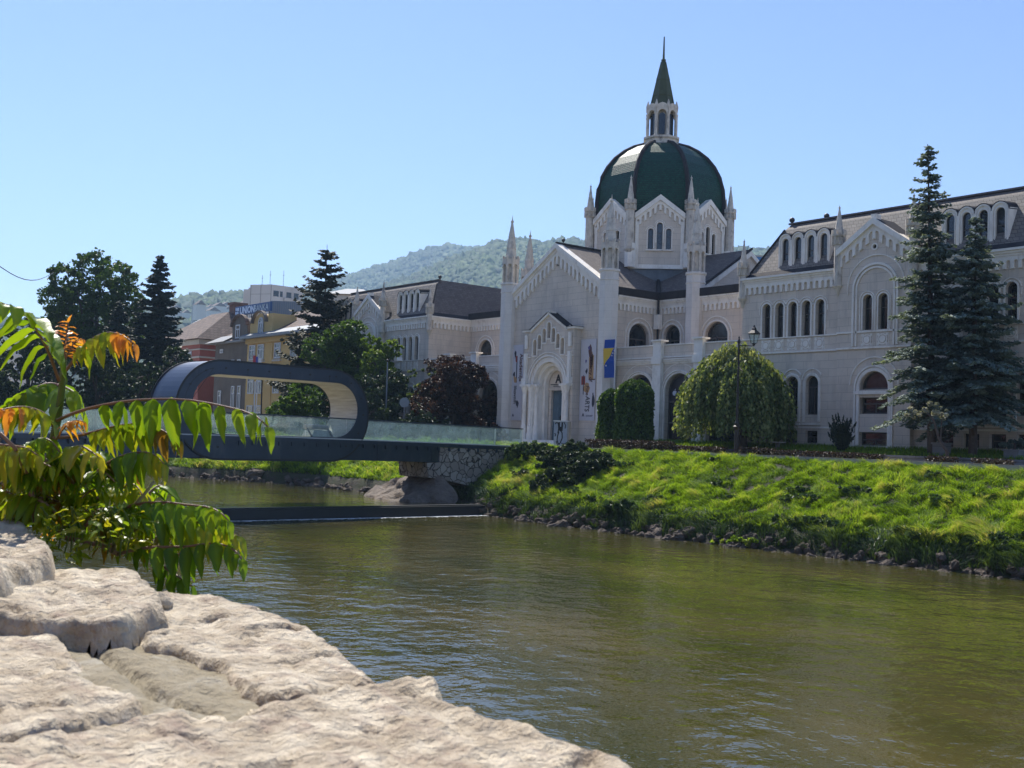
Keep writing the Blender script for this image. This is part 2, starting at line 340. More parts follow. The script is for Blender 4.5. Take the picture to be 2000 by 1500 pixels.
    b.prism(f, rect(-9.9, -5.5, 9.62, 9.74), 0, .17); b.prism(f, rect(-9.9, -5.5, 9.74, 9.86), 0, .24); b.prism(f, rect(-9.9, -5.5, 9.86, 9.98), 0, .33)
    b.build('arcaded_cornice', M['trim'], ac)
    # mansard
    b = MB(); o = [(17.15, -9.62), (35.25, -9.62), (35.25, 5.8), (17.15, 5.8)]; i_ = [(18.55, -8.15), (33.85, -8.15), (33.85, 4.3), (18.55, 4.3)]
    vs = [(m*x, y, 10.32) for x, y in o]+[(m*x, y, 13.05) for x, y in i_]
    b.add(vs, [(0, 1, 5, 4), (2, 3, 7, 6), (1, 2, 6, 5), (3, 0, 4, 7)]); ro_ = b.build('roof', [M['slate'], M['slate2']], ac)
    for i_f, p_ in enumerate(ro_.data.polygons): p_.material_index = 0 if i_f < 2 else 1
    b = MB(); t_ = [(18.75, -7.75), (33.65, -7.75), (33.65, 3.9), (18.75, 3.9)]; b.add([(m*x, y, 13.05) for x, y in i_]+[(m*x, y, 13.45) for x, y in t_], [(0, 1, 5, 4), (1, 2, 6, 5), (2, 3, 7, 6), (3, 0, 4, 7), (4, 5, 6, 7)])
    b.box(min(m*18.6, m*33.8), max(m*18.6, m*33.8), -7.9, -7.75, 13.42, 13.52)
    b.build('ridge_band', M['slate2'], ac)
    b = MB(); vs = [(m*x, y, 9.985) for x, y in ((16.75, -10.1), (35.65, -10.1), (35.65, 6.1), (16.75, 6.1))]+[(m*x, y, 10.34) for x, y in o]
    b.add(vs, [(0, 1, 5, 4), (1, 2, 6, 5), (2, 3, 7, 6), (3, 0, 4, 7), (0, 1, 2, 3)])
    for (p, q) in ((0, 0), (1, 1)): b.tube([(m*o[p][0], o[p][1]-.02, 10.34), (m*i_[q][0], i_[q][1]-.02, 13.08)], .06, 5)
    b.build('gutter_band', M['dark'], ac)
    for x, y in ((m*18.75, -7.75), (m*21.0, -7.4)):
        b = MB(); b.lathe(x, y, [(.05, 13.4), (.05, 13.6)], 8); b.sphere((x, y, 13.72), .17, 10, 7); b.build('roof_vent', M['black'], ac); 
        if m < 0: break
    # dormers
    for half in (0, 1):
        k = (lambda a: a) if half == 0 else (lambda a: 52.4-a)
        D4 = [19.6, 20.5, 21.4, 22.3]; fr = frame((0, -9.42, 0), (m, 0, 0), (0, -1, 0)); b = MB()
        top = []
        for a in D4: top += [(a+.44*math.cos(t), 12.08+.44*math.sin(t)) for t in np.linspace(PI, 0, 9)]
        o_ = [(19.12, 10.36), (22.78, 10.36)]+top[::-1]; b.prism(fr, [(k(a), z) for a, z in o_], -.28, 0, [archpoly(k(a), 10.46, 12.24, .5) for a in D4])
        for a in D4: b.prism(fr, ringpoly(k(a), 12.08, .36, .45, 12, leg=1.68), 0, .07); b.prism(fr, ringpoly(k(a), 11.99, .255, .31, 12, leg=1.5), 0, .04)
        b.prism(fr, rect(min(k(19.05), k(22.85)), max(k(19.05), k(22.85)), 10.3, 10.42), -.1, .1)
        for a in (19.14, 22.76): b.add([(m*k(a), -9.4, 10.36), (m*k(a), -9.4, 12.2), (m*k(a), -8.5, 12.3)], [(0, 1, 2)])
        d = b.build('dormer', M['trim'], ac)
        for a in D4: window(fr, k(a), 10.46, 12.24, .5, d, depth=.15, fw=.04, transom=11.35, mull=False)
        b = MB()
        for a in D4:
            pts = [(a+.47*math.cos(t), 12.1+.47*math.sin(t)) for t in np.linspace(PI, 0, 9)]
            vs = [(m*k(x), -9.52, z) for x, z in pts]+[(m*k(x), -8.1, z+.14) for x, z in pts]; b.add(vs, [(i, i+1, 10+i, 9+i) for i in range(8)])
        b.build('dormer_roof', M['dark'], ac)
    for u, zc, zs, zk, zt in ((16.9, 8.2, 8.85, 10.15, 12.46), (35.5, 8.2, 8.85, 10.15, 12.46)): pinnacle(m*u, -9.95, zc, zs, zk, zt, .26, .37, zsp=10.88)
    for u in (23.9, 28.5): pinnacle(m*u, -10.25, 8.35, 9.0, 11.2, 13.5, .25, .4, zsp=11.95)
wing(1); wing(-1)

# ---- church: arms, drum, dome
SL = .655; ZR = 14.05
FE = frame((0, -10.3, 0), (1, 0, 0), (0, -1, 0))
b = MB(); b.prism(FE, [(-5.5, -.9), (5.5, -.9), (5.5, 10.45), (0, 13.95), (-5.5, 10.45)], -.4, 0, [archpoly(0.1, -.3, 5.6, 4.3)]); b.build('entrance_wall', M['wall'], ac)
b = MB()
for s_ in (1, -1):
    U = frame((0, -10.3, 0), (s_, 0, 0), (0, -1, 0)); sl = -.62
    b.prism(U, bandpoly(0, 5.0, 13.55, 12.62, 11, sl, 0, wfrac=.56, ah=.66), 0, .16)
    for i in range(12): b.prism(U, rect(i*.4545-.05, i*.4545+.05, 12.62+sl*i*.4545-.12, 12.66+sl*i*.4545), 0, .13)
    b.prism(U, [(0, 13.55), (5.0, 13.55+sl*5), (5.0, 13.75+sl*5), (0, 13.75)], 0, .22); b.prism(U, [(0, 13.75), (5.05, 13.75+sl*5.05), (5.05, 14.1+sl*5.05), (0, 14.1)], -.35, .36)
b.build('arcaded_cornice', M['trim'], ac)
for m in (1, -1):
    W_ = MB(); T_ = MB(); Cn = MB()
    fu = frame((m*5.5, 0, 0), (0, 1, 0), (m, 0, 0)); h = [archpoly(-7.35, 5.7, 8.2, 1.95, 18)]
    W_.prism(fu, rect(-9.9, -5.5, -.9, 9.97), -.3, 0, h); window(fu, -7.35, 5.7, 8.2, 1.95, ac, depth=.3, transom=7.1, fw=.09)
    for r_ in ((1.02, 1.12, 1.5), (1.32, 1.40, 1.)): Tu = MB(); Tu.prism(fu, ringpoly(-7.35, 7.225, r_[0], r_[1], 24, leg=r_[2]), 0, .06); Tu.build('arch_moulding', M['trim'], ac)
    fv = frame((0, -5.5, 0), (m, 0, 0), (0, -1, 0))
    cs = [(6.9, 1.55), (10.98, 2.0), (14.8, 1.85)]
    W_.prism(fv, rect(5.5, 16.9, -.9, 9.97), -.3, 0, [archpoly(a, 5.7, 8.18, w, 18) for a, w in cs])
    for a, w in cs:
        window(fv, a, 5.7, 8.18, w, ac, depth=.3, transom=7.1, fw=.09); r = w/2
        [(lambda q_: (q_.prism(fv, ringpoly(a, 8.18-r, r+p_, r+p2, 24, leg=l_), 0, .06), q_.build('arch_moulding', M['trim'], ac)))(MB()) for p_, p2, l_ in ((.04, .14, 1.5), (.33, .41, .9))]
    for f, lo, hi, n in ((fu, -9.7, -5.52, 11), (fv, 5.52, 8.5, 8), (fv, 9.7, 16.88, 18)):
        Cn.prism(f, bandpoly(lo, hi, 9.62, 8.98, n, wfrac=.56, ah=.43), 0, .13); Cn.prism(f, rect(lo, hi, 9.62, 9.74), 0, .17); Cn.prism(f, rect(lo, hi, 9.74, 9.86), 0, .24); Cn.prism(f, rect(lo, hi, 9.86, 9.98), 0, .33)
    # arm end gable facing sideways
    fg = frame((m*9.1, 0, 0), (0, 1, 0), (m, 0, 0))
    W_.prism(fg, [(-5.5, 9.9), (5.5, 9.9), (5.5, 10.2), (0, 13.75), (-5.5, 10.2)], -.3, 0)
    for s_ in (1, -1):
        U = frame((m*9.1, 0, 0), (0, s_, 0), (m, 0, 0)); Cn.prism(U, [(0, 13.55), (5.6, 13.55-.64*5.6), (5.6, 13.9-.64*5.6), (0, 13.9)], -.2, .2)
    W_.build('wall', M['wall'], ac); Cn.build('arcaded_cornice', M['trim'], ac)
# ground-floor infill with arches, pilasters and terrace
def infill(m):
    f = frame((0, -9.93, 0), (m, 0, 0), (0, -1, 0)); b = MB(); t = MB(); cs = [8.3, 11.85, 15.4]
    b.prism(f, rect(6.0, 16.9, -.9, 6.24), -.3, 0, [archpoly(a, -.6, 4.37, 2.4, 22) for a in cs])
    b.add([(m*5.5, -9.93, 5.6), (m*16.9, -9.93, 5.6), (m*16.9, -5.5, 5.6), (m*5.5, -5.5, 5.6)], [(0, 1, 2, 3)]); b.build('wall', M['wall'], ac)
    t.prism(f, rect(6.0, 16.9, 6.22, 6.3), -.35, .06)
    for z0, z1, d in ((5.02, 5.14, .06), (5.14, 5.26, .14), (5.26, 5.34, .2), (5.42, 5.5, .1)): t.prism(f, rect(6.0, 16.9, z0, z1), 0, d)
    for a in (10.07, 13.63):
        t.prism(f, rect(a-.36, a+.36, -.9, 6.5), .0, .3); t.prism(f, rect(a-.46, a+.46, 6.5, 6.6), -.3, .42); t.prism(f, rect(a-.42, a+.42, 5.0, 5.5), .3, .38)
    for a in cs:
        t.prism(f, ringpoly(a, 3.17, 1.22, 1.34, 30, leg=4.), 0, .08); t.prism(f, ringpoly(a, 3.17, 1.36, 1.42, 30, leg=4.), 0, .14); t.prism(f, ringpoly(a, 3.2, 1.8, 1.84, 24), 0, .02)
        w = window(f, a, -.6, 4.33, 2.38, ac, depth=.34, transom=2.55, fw=.1, name='shopfront'); k = MB(); k.prism(f, rect(a-1.05, a+1.05, 1.15, 1.25), -.36, -.28); k.build('glazing_bar', M['wframe'], w); k = MB(); k.prism(f, rect(a-1.05, a+1.05, -.5, -.05), -.36, -.27); k.build('kick_panel', M['wframe'], w)
    t.build('terrace_trim', M['trim'], ac)
    return f
fi = infill(1); infill(-1)
# arm roofs and gutters
b = MB()
b.add([(0, -10.35, ZR), (5.75, -10.35, ZR-SL*5.75), (5.75, -5.75, ZR-SL*5.75), (0, 0, ZR), (-5.75, -5.75, ZR-SL*5.75), (-5.75, -10.35, ZR-SL*5.75)], [(0, 1, 2, 3), (0, 3, 4, 5)])
for m in (1, -1):
    for s_ in (1, -1): b.add([(m*9.15, 0, ZR), (m*9.15, s_*5.75, ZR-SL*5.75), (m*5.75, s_*5.75, ZR-SL*5.75), (0, 0, ZR)], [(0, 1, 2, 3)])
    b.add([(0, 9, ZR), (m*5.75, 9, ZR-SL*5.75), (m*5.75, 5.75, ZR-SL*5.75), (0, 0, ZR)], [(0, 1, 2, 3)])
b.build('arm_roof', M['slate2'], ac)
for m in (1, -1):
    b = MB()
    for (x0, y0), (x1, y1) in (((5.8, -10.2), (5.8, -5.8)), ((5.8, -5.8), (9.2, -5.8)), ((9.4, -5.82), (16.9, -5.82))):
        d = np.array([m*(x1-x0), y1-y0, 0]); l = np.linalg.norm(d); d /= l; nn = np.cross(d, (0, 0, 1.)); c = (m*(x0+x1)/2, (y0+y1)/2, 10.26)
        b.obox(c, d, nn, (0, 0, 1), l/2, .06, .27)
    b.tube([(m*5.8, -5.8, 10.42), (m*3.5, -3.5, 11.85)], .16, 6); b.tube([(m*5.95, -5.95, 10.), (m*5.95, -5.95, 6.)], .08, 6)
    b.box(min(m*9.3, m*17.2), max(m*9.3, m*17.2), -5.6, 6, 10.0, 10.3)
    b.tube([(m*9.35, -5.7, 10.45), (m*9.35, 0, 14.08)], .09, 6); b.build('gutter_band', M['dark'], ac)
b = MB(); b.tube([(0, -10.6, 14.14), (0, -5, 14.14)], .09, 6); b.build('ridge_cap', M['dark'], ac)
for x_ in (5.62, -6.05): b = MB(); b.box(x_, x_+.43, -6.05, -5.62, 7.9, 8.95); b.build('rain_hopper', M['trim'], ac)
b = MB(); b.sphere((0, -9.9, 14.42), .14); b.lathe(0, -9.9, [(.04, 14.1), (.04, 14.3)], 6); b.build('roof_vent', M['black'], ac)
for u, v in ((-5.5, -10.36), (5.5, -10.36), (9.1, -5.6), (-9.1, -5.6)): column_turret(u, v, -.9, 11.62, 13.62, 16.9)
# portal porch
FP = frame((.05, -11.0, 0), (1, 0, 0), (0, -1, 0)); b = MB()
niche = [(-1.53, 5.95, 7.1), (-1.02, 6.4, 7.42), (-.51, 6.85, 7.85), (0, 7.15, 8.3), (.51, 6.85, 7.85), (1.02, 6.4, 7.42), (1.53, 5.95, 7.1)]
outl = [(-2.7, -.9), (2.7, -.9), (2.7, 7.7), (2.0, 7.7), (0.05, 8.9), (-2.0, 7.7), (-2.7, 7.7)]
door_arch = archpoly(0, -.6, 5.75, 3.9, 26)
b.prism(FP, outl, -.75, 0, [door_arch]+[archpoly(a, z0, z1, .36, 8) for a, z0, z1 in niche]); 
b.prism(FP, rect(-2.0, 2.0, 5.85, 8.0), -.28, -.25, )
port = b.build('portal', M['wall'], ac)
b = MB()
for rr, d in ((1.94, 0), (1.66, -.35), (1.38, -.7)):   # stepped orders of the door arch
    b.prism(FP, ringpoly(0, 3.8, rr-.30, rr+.01, 28, leg=4.4), d-.35, d-.02)
    b.prism(FP, ringpoly(0, 3.8, rr-.12, rr-.06, 28, leg=.0), d-.02, d+.02)
b.prism(FP, ringpoly(0, 3.8, 2.02, 2.12, 28), 0, .07); b.prism(FP, ringpoly(0, 3.8, 2.28, 2.34, 28), 0, .05)
for s_ in (1, -1):
    for x, d in ((2.32, .2), (1.86, .0), (1.52, -.3)):
        px, py, pz = FP(s_*x, 0, d); b.lathe(px, py, [(.25, -.9), (.25, .25), (.21, .3), (.21, .78), (.17, .85), (.16, 3.15), (.19, 3.2), (.17, 3.25), (.27, 3.55), (.27, 3.66)], 10)
        px2 = FP(s_*x, 0, d); b.obox((px2[0], px2[1], 3.74), (1, 0, 0), (0, 1, 0), (0, 0, 1), .3, .3, .08)
    px, py, pz = FP(s_*2.42, 0, .12); b.obox((px, py, 5.0), (1, 0, 0), (0, 1, 0), (0, 0, 1), .13, .1, 1.1); b.obox((px, py, 4.05), (1, 0, 0), (0, 1, 0), (0, 0, 1), .24, .2, .22)
    b.obox((px, py, 6.95), (1, 0, 0), (0, 1, 0), (0, 0, 1), .13, .06, .5)
for z0, z1, d in ((3.74, 3.82, .06), (5.78, 5.85, .08)):
    for q in (rect(-2.72, -1.95, z0, z1), rect(1.95, 2.72, z0, z1)): b.prism(FP, q, 0, d)
for a, z0, z1 in niche:
    b.prism(FP, ringpoly(a, z1-.18, .19, .26, 10, leg=.1), 0, .06); b.prism(FP, rect(a-.26, a+.26, z0-.1, z0-.03), 0, .05)
    for e in (-.255, .255):
        px, py, _ = FP(a+e, 0, .03); b.lathe(px, py, [(.05, z0), (.045, z1-.3), (.07, z1-.22)], 6)
for s_ in (1, -1):
    b.prism(FP, rect(s_*2.02 if s_ < 0 else 1.98, s_*2.02+.0 if s_ < 0 else 2.9, 7.7, 7.84), -.75, .14) if s_ > 0 else b.prism(FP, rect(-2.9, -1.98, 7.7, 7.84), -.75, .14)
    b.prism(FP, [(0, 8.85), (s_*2.05, 7.62), (s_*2.05, 7.8), (0, 9.03)], -.75, .14)
b.prism(FP, rect(-.15, .15, 8.9, 9.12), -.5, .15)
b.build('portal_mouldings', M['trim'], port)
b = MB()
for s_ in (1, -1): b.add([FP(0, 9.06, .2), FP(s_*2.1, 7.82, .2), FP(s_*2.1, 7.82, -.7), FP(0, 9.06, -.7)], [(0, 1, 2, 3)]); b.add([FP(s_*2.0, 7.86, .2), FP(s_*2.95, 7.86, .2), FP(s_*2.95, 7.86, -.7), FP(s_*2.0, 7.86, -.7)], [(0, 1, 2, 3)])
b.build('portal_roof', M['dark'], port)
b = MB(); b.prism(FP, [(-1.3, 3.55), (1.3, 3.55)]+circ(0, 3.8, 1.3, 20, 0, PI), -1.35, -1.1); b.prism(FP, rect(-1.1, 1.1, 3.42, 3.62), -1.1, -1.0)
for s_ in (1, -1): b.prism(FP, rect(min(s_*.82, s_*1.3), max(s_*.82, s_*1.3), -.9, 3.6), -1.35, -1.1)
b.build('tympanum', M['wall'], port)
dm = mat('slate_blue_door', (.10, .155, .19), .45, var=.15)
b = MB(); 
for s_ in (1, -1):
    b.prism(FP, rect(min(s_*.02, s_*.82), max(s_*.02, s_*.82), -.6, 3.44), -1.4, -1.3)
    for z0, z1 in ((-.3, .7), (.9, 2.2), (2.4, 3.25)): b.prism(FP, rect(min(s_*.14, s_*.7), max(s_*.14, s_*.7), z0, z1), -1.3, -1.27)
dr = b.build('door', dm, port); b = MB(); b.prism(FP, rect(.06, .1, 1.2, 1.6), -1.3, -1.22); b.prism(FP, rect(.06, .22, 1.45, 1.5), -1.22, -1.18); b.build('handle', M['black'], dr)
def text(s, fr, a, z, d, size, m, parent, name='lettering', rot=0., align='LEFT', ext=.008, bold=0., sx=1., kind=None):
    cu = bpy.data.curves.new(name, 'FONT'); cu.body = s; cu.size = size; cu.extrude = ext; cu.align_x = align; cu.offset = bold*size
    tmp = bpy.data.objects.new(name, cu); COL.objects.link(tmp); dg = bpy.context.evaluated_depsgraph_get(); me = bpy.data.meshes.new_from_object(tmp.evaluated_get(dg))
    bpy.data.objects.remove(tmp); o = MB(); c, sn = math.cos(rot), math.sin(rot)
    o.v = [tuple(fr(a+(v.co.x*c*sx-v.co.y*sn), z+(v.co.x*sn*sx+v.co.y*c), d+v.co.z)) for v in me.vertices]; o.f = [tuple(p.vertices) for p in me.polygons]
    bpy.data.meshes.remove(me); return o.build(name, m, parent)
text('A', FP, -.36, 3.98, -1.08, .85, M['black'], port, bold=.03)
b = MB(); b.prism(FP, rect(-.9, .9, 3.83, 3.88), -1.1, -1.075); b.prism(FP, rect(-.62, .86, 3.72, 3.765), -1.1, -1.075); b.build('lettering_lines', M['black'], port)
b = MB(); b.box(-3.1, 3.2, -12.2, -10.9, -.9, -.42); b.box(-2.8, 2.9, -11.8, -10.9, -.42, -.2); b.build('entrance_step', M['trim'], ac)
# drum, dome, lantern
def oct(r, i): a = PI/8+i*PI/4; return np.array([r*math.cos(a), r*math.sin(a)])
RD = 5.5; ZE = 16.55; ZA = 18.15
wd = MB(); td = MB(); zb = MB(); wr = []
for i in range(8):
    p, q = oct(RD, i), oct(RD, i+1); c = (p+q)/2; L_ = np.linalg.norm(q-p); U = np.append((q-p)/L_, 0); D = np.append(c/np.linalg.norm(c), 0)
    f = frame((c[0], c[1], 0), U, D); h = L_/2
    hs = [archpoly(-.66, 14.2, 15.75, .38), archpoly(0, 14.2, 16.2, .42), archpoly(.66, 14.2, 15.75, .38)]
    wd.prism(f, [(-h, 12.75), (h, 12.75), (h, ZE), (0, ZA), (-h, ZE)], -.35, 0, hs)
    wr.append((f, [(-.66, 15.75, .38), (0, 16.2, .42), (.66, 15.75, .38)]))
    zb.prism(f, rect(-h, h, 10.6, 12.75), -.3, -.06)
    for x in (-1.2, -.6, 0, .6, 1.2): zb.prism(f, rect(x-.02, x+.02, 11.2, 12.7), -.06, -.02)
    td.prism(f, rect(-h, h, 12.72, 12.84), 0, .14); td.prism(f, rect(-h, h, 12.84, 13.05), 0, .06)
    for a0, a1 in ((-h+.3, -h+.56), (h-.56, h-.3)): td.prism(f, rect(a0, a1, 13.05, ZE-.3), 0, .09)
    td.prism(f, rect(-1.0, 1.0, 14.08, 14.16), 0, .14)
    for a, z, w in wr[-1][1]: td.prism(f, ringpoly(a, z-w/2, w/2+.02, w/2+.09, 12, leg=1.3), 0, .05); td.prism(f, ringpoly(a, z-w/2, w/2+.16, w/2+.2, 12, leg=.0), 0, .04)
    for s_ in (1, -1):
        g = frame((c[0], c[1], 0), U*s_, D); sl = -(ZA-ZE)/h
        td.prism(g, bandpoly(0, h-.3, ZA-.28, ZA-1.0, 5, sl, 0, wfrac=.56, ah=.5), 0, .13); td.prism(g, [(0, ZA-.28), (h-.25, ZA-.28+sl*(h-.25)), (h-.25, ZA+.12+sl*(h-.25)), (0, ZA+.12)], -.3, .26)
dd = wd.build('drum', M['wall'], ac); td.build('drum_mouldings', M['trim'], dd); zb.build('zinc_skirt', M['zinc'], ac)
for k_, (f, ws) in enumerate(wr):
    if k_ in (1, 2): continue
    for a, z, w in ws: window(f, a, 14.2, z, w, dd, depth=.2, fw=.03, mull=False)
for i in range(8):
    p = oct(RD+.28, i); pinnacle(p[0], p[1], 12.9 if i % 2 else 13.4, 14.2, 17.05, 19.7, .34, .45, name='drum_turret', zsp=17.72)
    q = oct(RD+.12, i); b = MB(); b.lathe(q[0], q[1], [(.42, 12.8), (.42, 14.6)], 8, PI/8); b.build('drum_buttress', M['trim'], ac)
DP = [(5.1, 16.3), (5.2, 17.3), (5.22, 18.3), (5.12, 19.35), (4.85, 20.3), (4.4, 21.15), (3.8, 21.9), (3.05, 22.52), (2.25, 22.98), (1.3, 23.3)]
def dpr(z): return float(np.interp(z, [q[1] for q in DP], [q[0] for q in DP]))
mg = bpy.data.materials.new('green_glazed_scales'); mg.use_nodes = True; nt = mg.node_tree; N = nt.nodes; L = nt.links; bs = N['Principled BSDF']
uv = N.new('ShaderNodeAttribute'); uv.attribute_name = 'scale_uv'
bt = N.new('ShaderNodeTexBrick'); L.new(uv.outputs['Vector'], bt.inputs['Vector']); bt.inputs['Scale'].default_value = 1; bt.inputs['Brick Width'].default_value = .2; bt.inputs['Row Height'].default_value = .17; bt.inputs['Mortar Size'].default_value = .022; bt.inputs['Mortar Smooth'].default_value = .6
bt.inputs['Color1'].default_value = (.006, .052, .036, 1); bt.inputs['Color2'].default_value = (.012, .09, .058, 1); bt.inputs['Mortar'].default_value = (.012, .03, .026, 1)
ns = N.new('ShaderNodeTexNoise'); ns.inputs['Scale'].default_value = .6; ns.inputs['Detail'].default_value = 5; mx = N.new('ShaderNodeMix'); mx.data_type = 'RGBA'; mx.blend_type = 'MULTIPLY'; mx.inputs[0].default_value = 1
rp = N.new('ShaderNodeValToRGB'); rp.color_ramp.elements[0].color = (.6, .6, .6, 1); rp.color_ramp.elements[1].color = (1.3, 1.3, 1.2, 1); L.new(ns.outputs[0], rp.inputs[0]); L.new(bt.outputs['Color'], mx.inputs[6]); L.new(rp.outputs[0], mx.inputs[7]); L.new(mx.outputs[2], bs.inputs['Base Color'])
bm_ = N.new('ShaderNodeBump'); bm_.invert = True; bm_.inputs['Distance'].default_value = .05; bm_.inputs['Strength'].default_value = .8; L.new(bt.outputs['Fac'], bm_.inputs['Height']); L.new(bm_.outputs[0], bs.inputs['Normal'])
bs.inputs['Roughness'].default_value = .5; bs.inputs['Specular IOR Level'].default_value = .3
vs = []; fs = []; uvs = []
for i in range(8):
    for j in range(len(DP)-1):
        (r0, z0), (r1, z1) = DP[j], DP[j+1]
        p = [np.append(oct(r0, i), z0), np.append(oct(r0, i+1), z0), np.append(oct(r1, i+1), z1), np.append(oct(r1, i), z1)]
        arc = sum(math.dist(DP[k], DP[k+1]) for k in range(j)); arc1 = arc+math.dist(DP[j], DP[j+1]); w0 = np.linalg.norm(p[1]-p[0])/2; w1 = np.linalg.norm(p[2]-p[3])/2
        n = len(vs); vs += p; fs.append((n, n+1, n+2, n+3)); uvs += [(-w0, arc, 0), (w0, arc, 0), (w1, arc1, 0), (-w1, arc1, 0)]
b = MB(); b.add(vs, fs); dome = b.build('dome', mg, ac); a_ = dome.data.attributes.new('scale_uv', 'FLOAT_VECTOR', 'POINT'); a_.data.foreach_set('vector', np.array(uvs, np.float32).ravel())
for i in range(8):
    b = MB(); b.tube([np.append(oct(r+.02, i), z) for r, z in DP], .17, 8); b.build('rib', M['dark'], dome)
b = MB(); b.lathe(0, 0, [(5.1, 16.2), (5.2, 16.5), (5.1, 16.55)], 8, PI/8); b.build('eaves_ring', M['dark'], dome)
b = MB(); b.lathe(0, 0, [(1.55, 23.1), (1.55, 23.35), (1.35, 23.4), (1.35, 23.65), (1.5, 23.7), (1.5, 23.85), (1.1, 23.92), (.8, 24.0), (.8, 26.2)], 8, PI/8)
for i in range(8):
    p = oct(1.2, i); b.lathe(p[0], p[1], [(.15, 23.9), (.12, 24.0), (.12, 25.5), (.17, 25.65)], 8)
    b.lathe(p[0], p[1], [(.14, 26.1), (.16, 26.3), (.02, 26.75)], 6)
    p, q = oct(1.22, i), oct(1.22, i+1); c = (p+q)/2; L_ = np.linalg.norm(q-p); f = frame((c[0], c[1], 0), np.append((q-p)/L_, 0), np.append(c/np.linalg.norm(c), 0)); h = L_/2
    b.prism(f, [(-h, 25.6), (-h*.7, 25.6)]+[(h*.7*math.cos(t), 25.62+h*.7*math.sin(t)) for t in np.linspace(PI, 0, 9)]+[(h*.7, 25.6), (h, 25.6), (h, 26.2), (h*.5, 26.42), (0, 26.5), (-h*.5, 26.42), (-h, 26.2)], -.2, .06)
lan = b.build('lantern', M['spire'], ac)
for i in range(8):
    p, q = oct(.98, i), oct(.98, i+1); c = (p+q)/2; L_ = np.linalg.norm(q-p); f = frame((c[0], c[1], 0), np.append((q-p)/L_, 0), np.append(c/np.linalg.norm(c), 0)); b = MB(); b.prism(f, archpoly(0, 24.05, 25.75, .5), -.1, 0); b.build('pane', M['pane'], lan)
mc = mat('green_copper_spire', (.075, .085, .04), .55, var=.3, vscale=2., metal=.35)
b = MB(); b.lathe(0, 0, [(1.15, 26.2), (.98, 26.45), (.80, 27.2), (.83, 27.24), (.56, 28.5), (.59, 28.54), (.37, 29.4), (.39, 29.43), (.16, 30.1), (.2, 30.15), (.2, 30.25), (.1, 30.3), (.09, 30.6)], 8, PI/8)
for i in range(8): b.tube([np.append(oct(1.0, i), 26.45), np.append(oct(.2, i), 30.05)], .035, 5)
b.tube([(0, 0, 30.5), (0, 0, 32.1)], .085, 6, .05); b.sphere((0, 0, 31.2), .07); b.build('steeple', mc, lan)

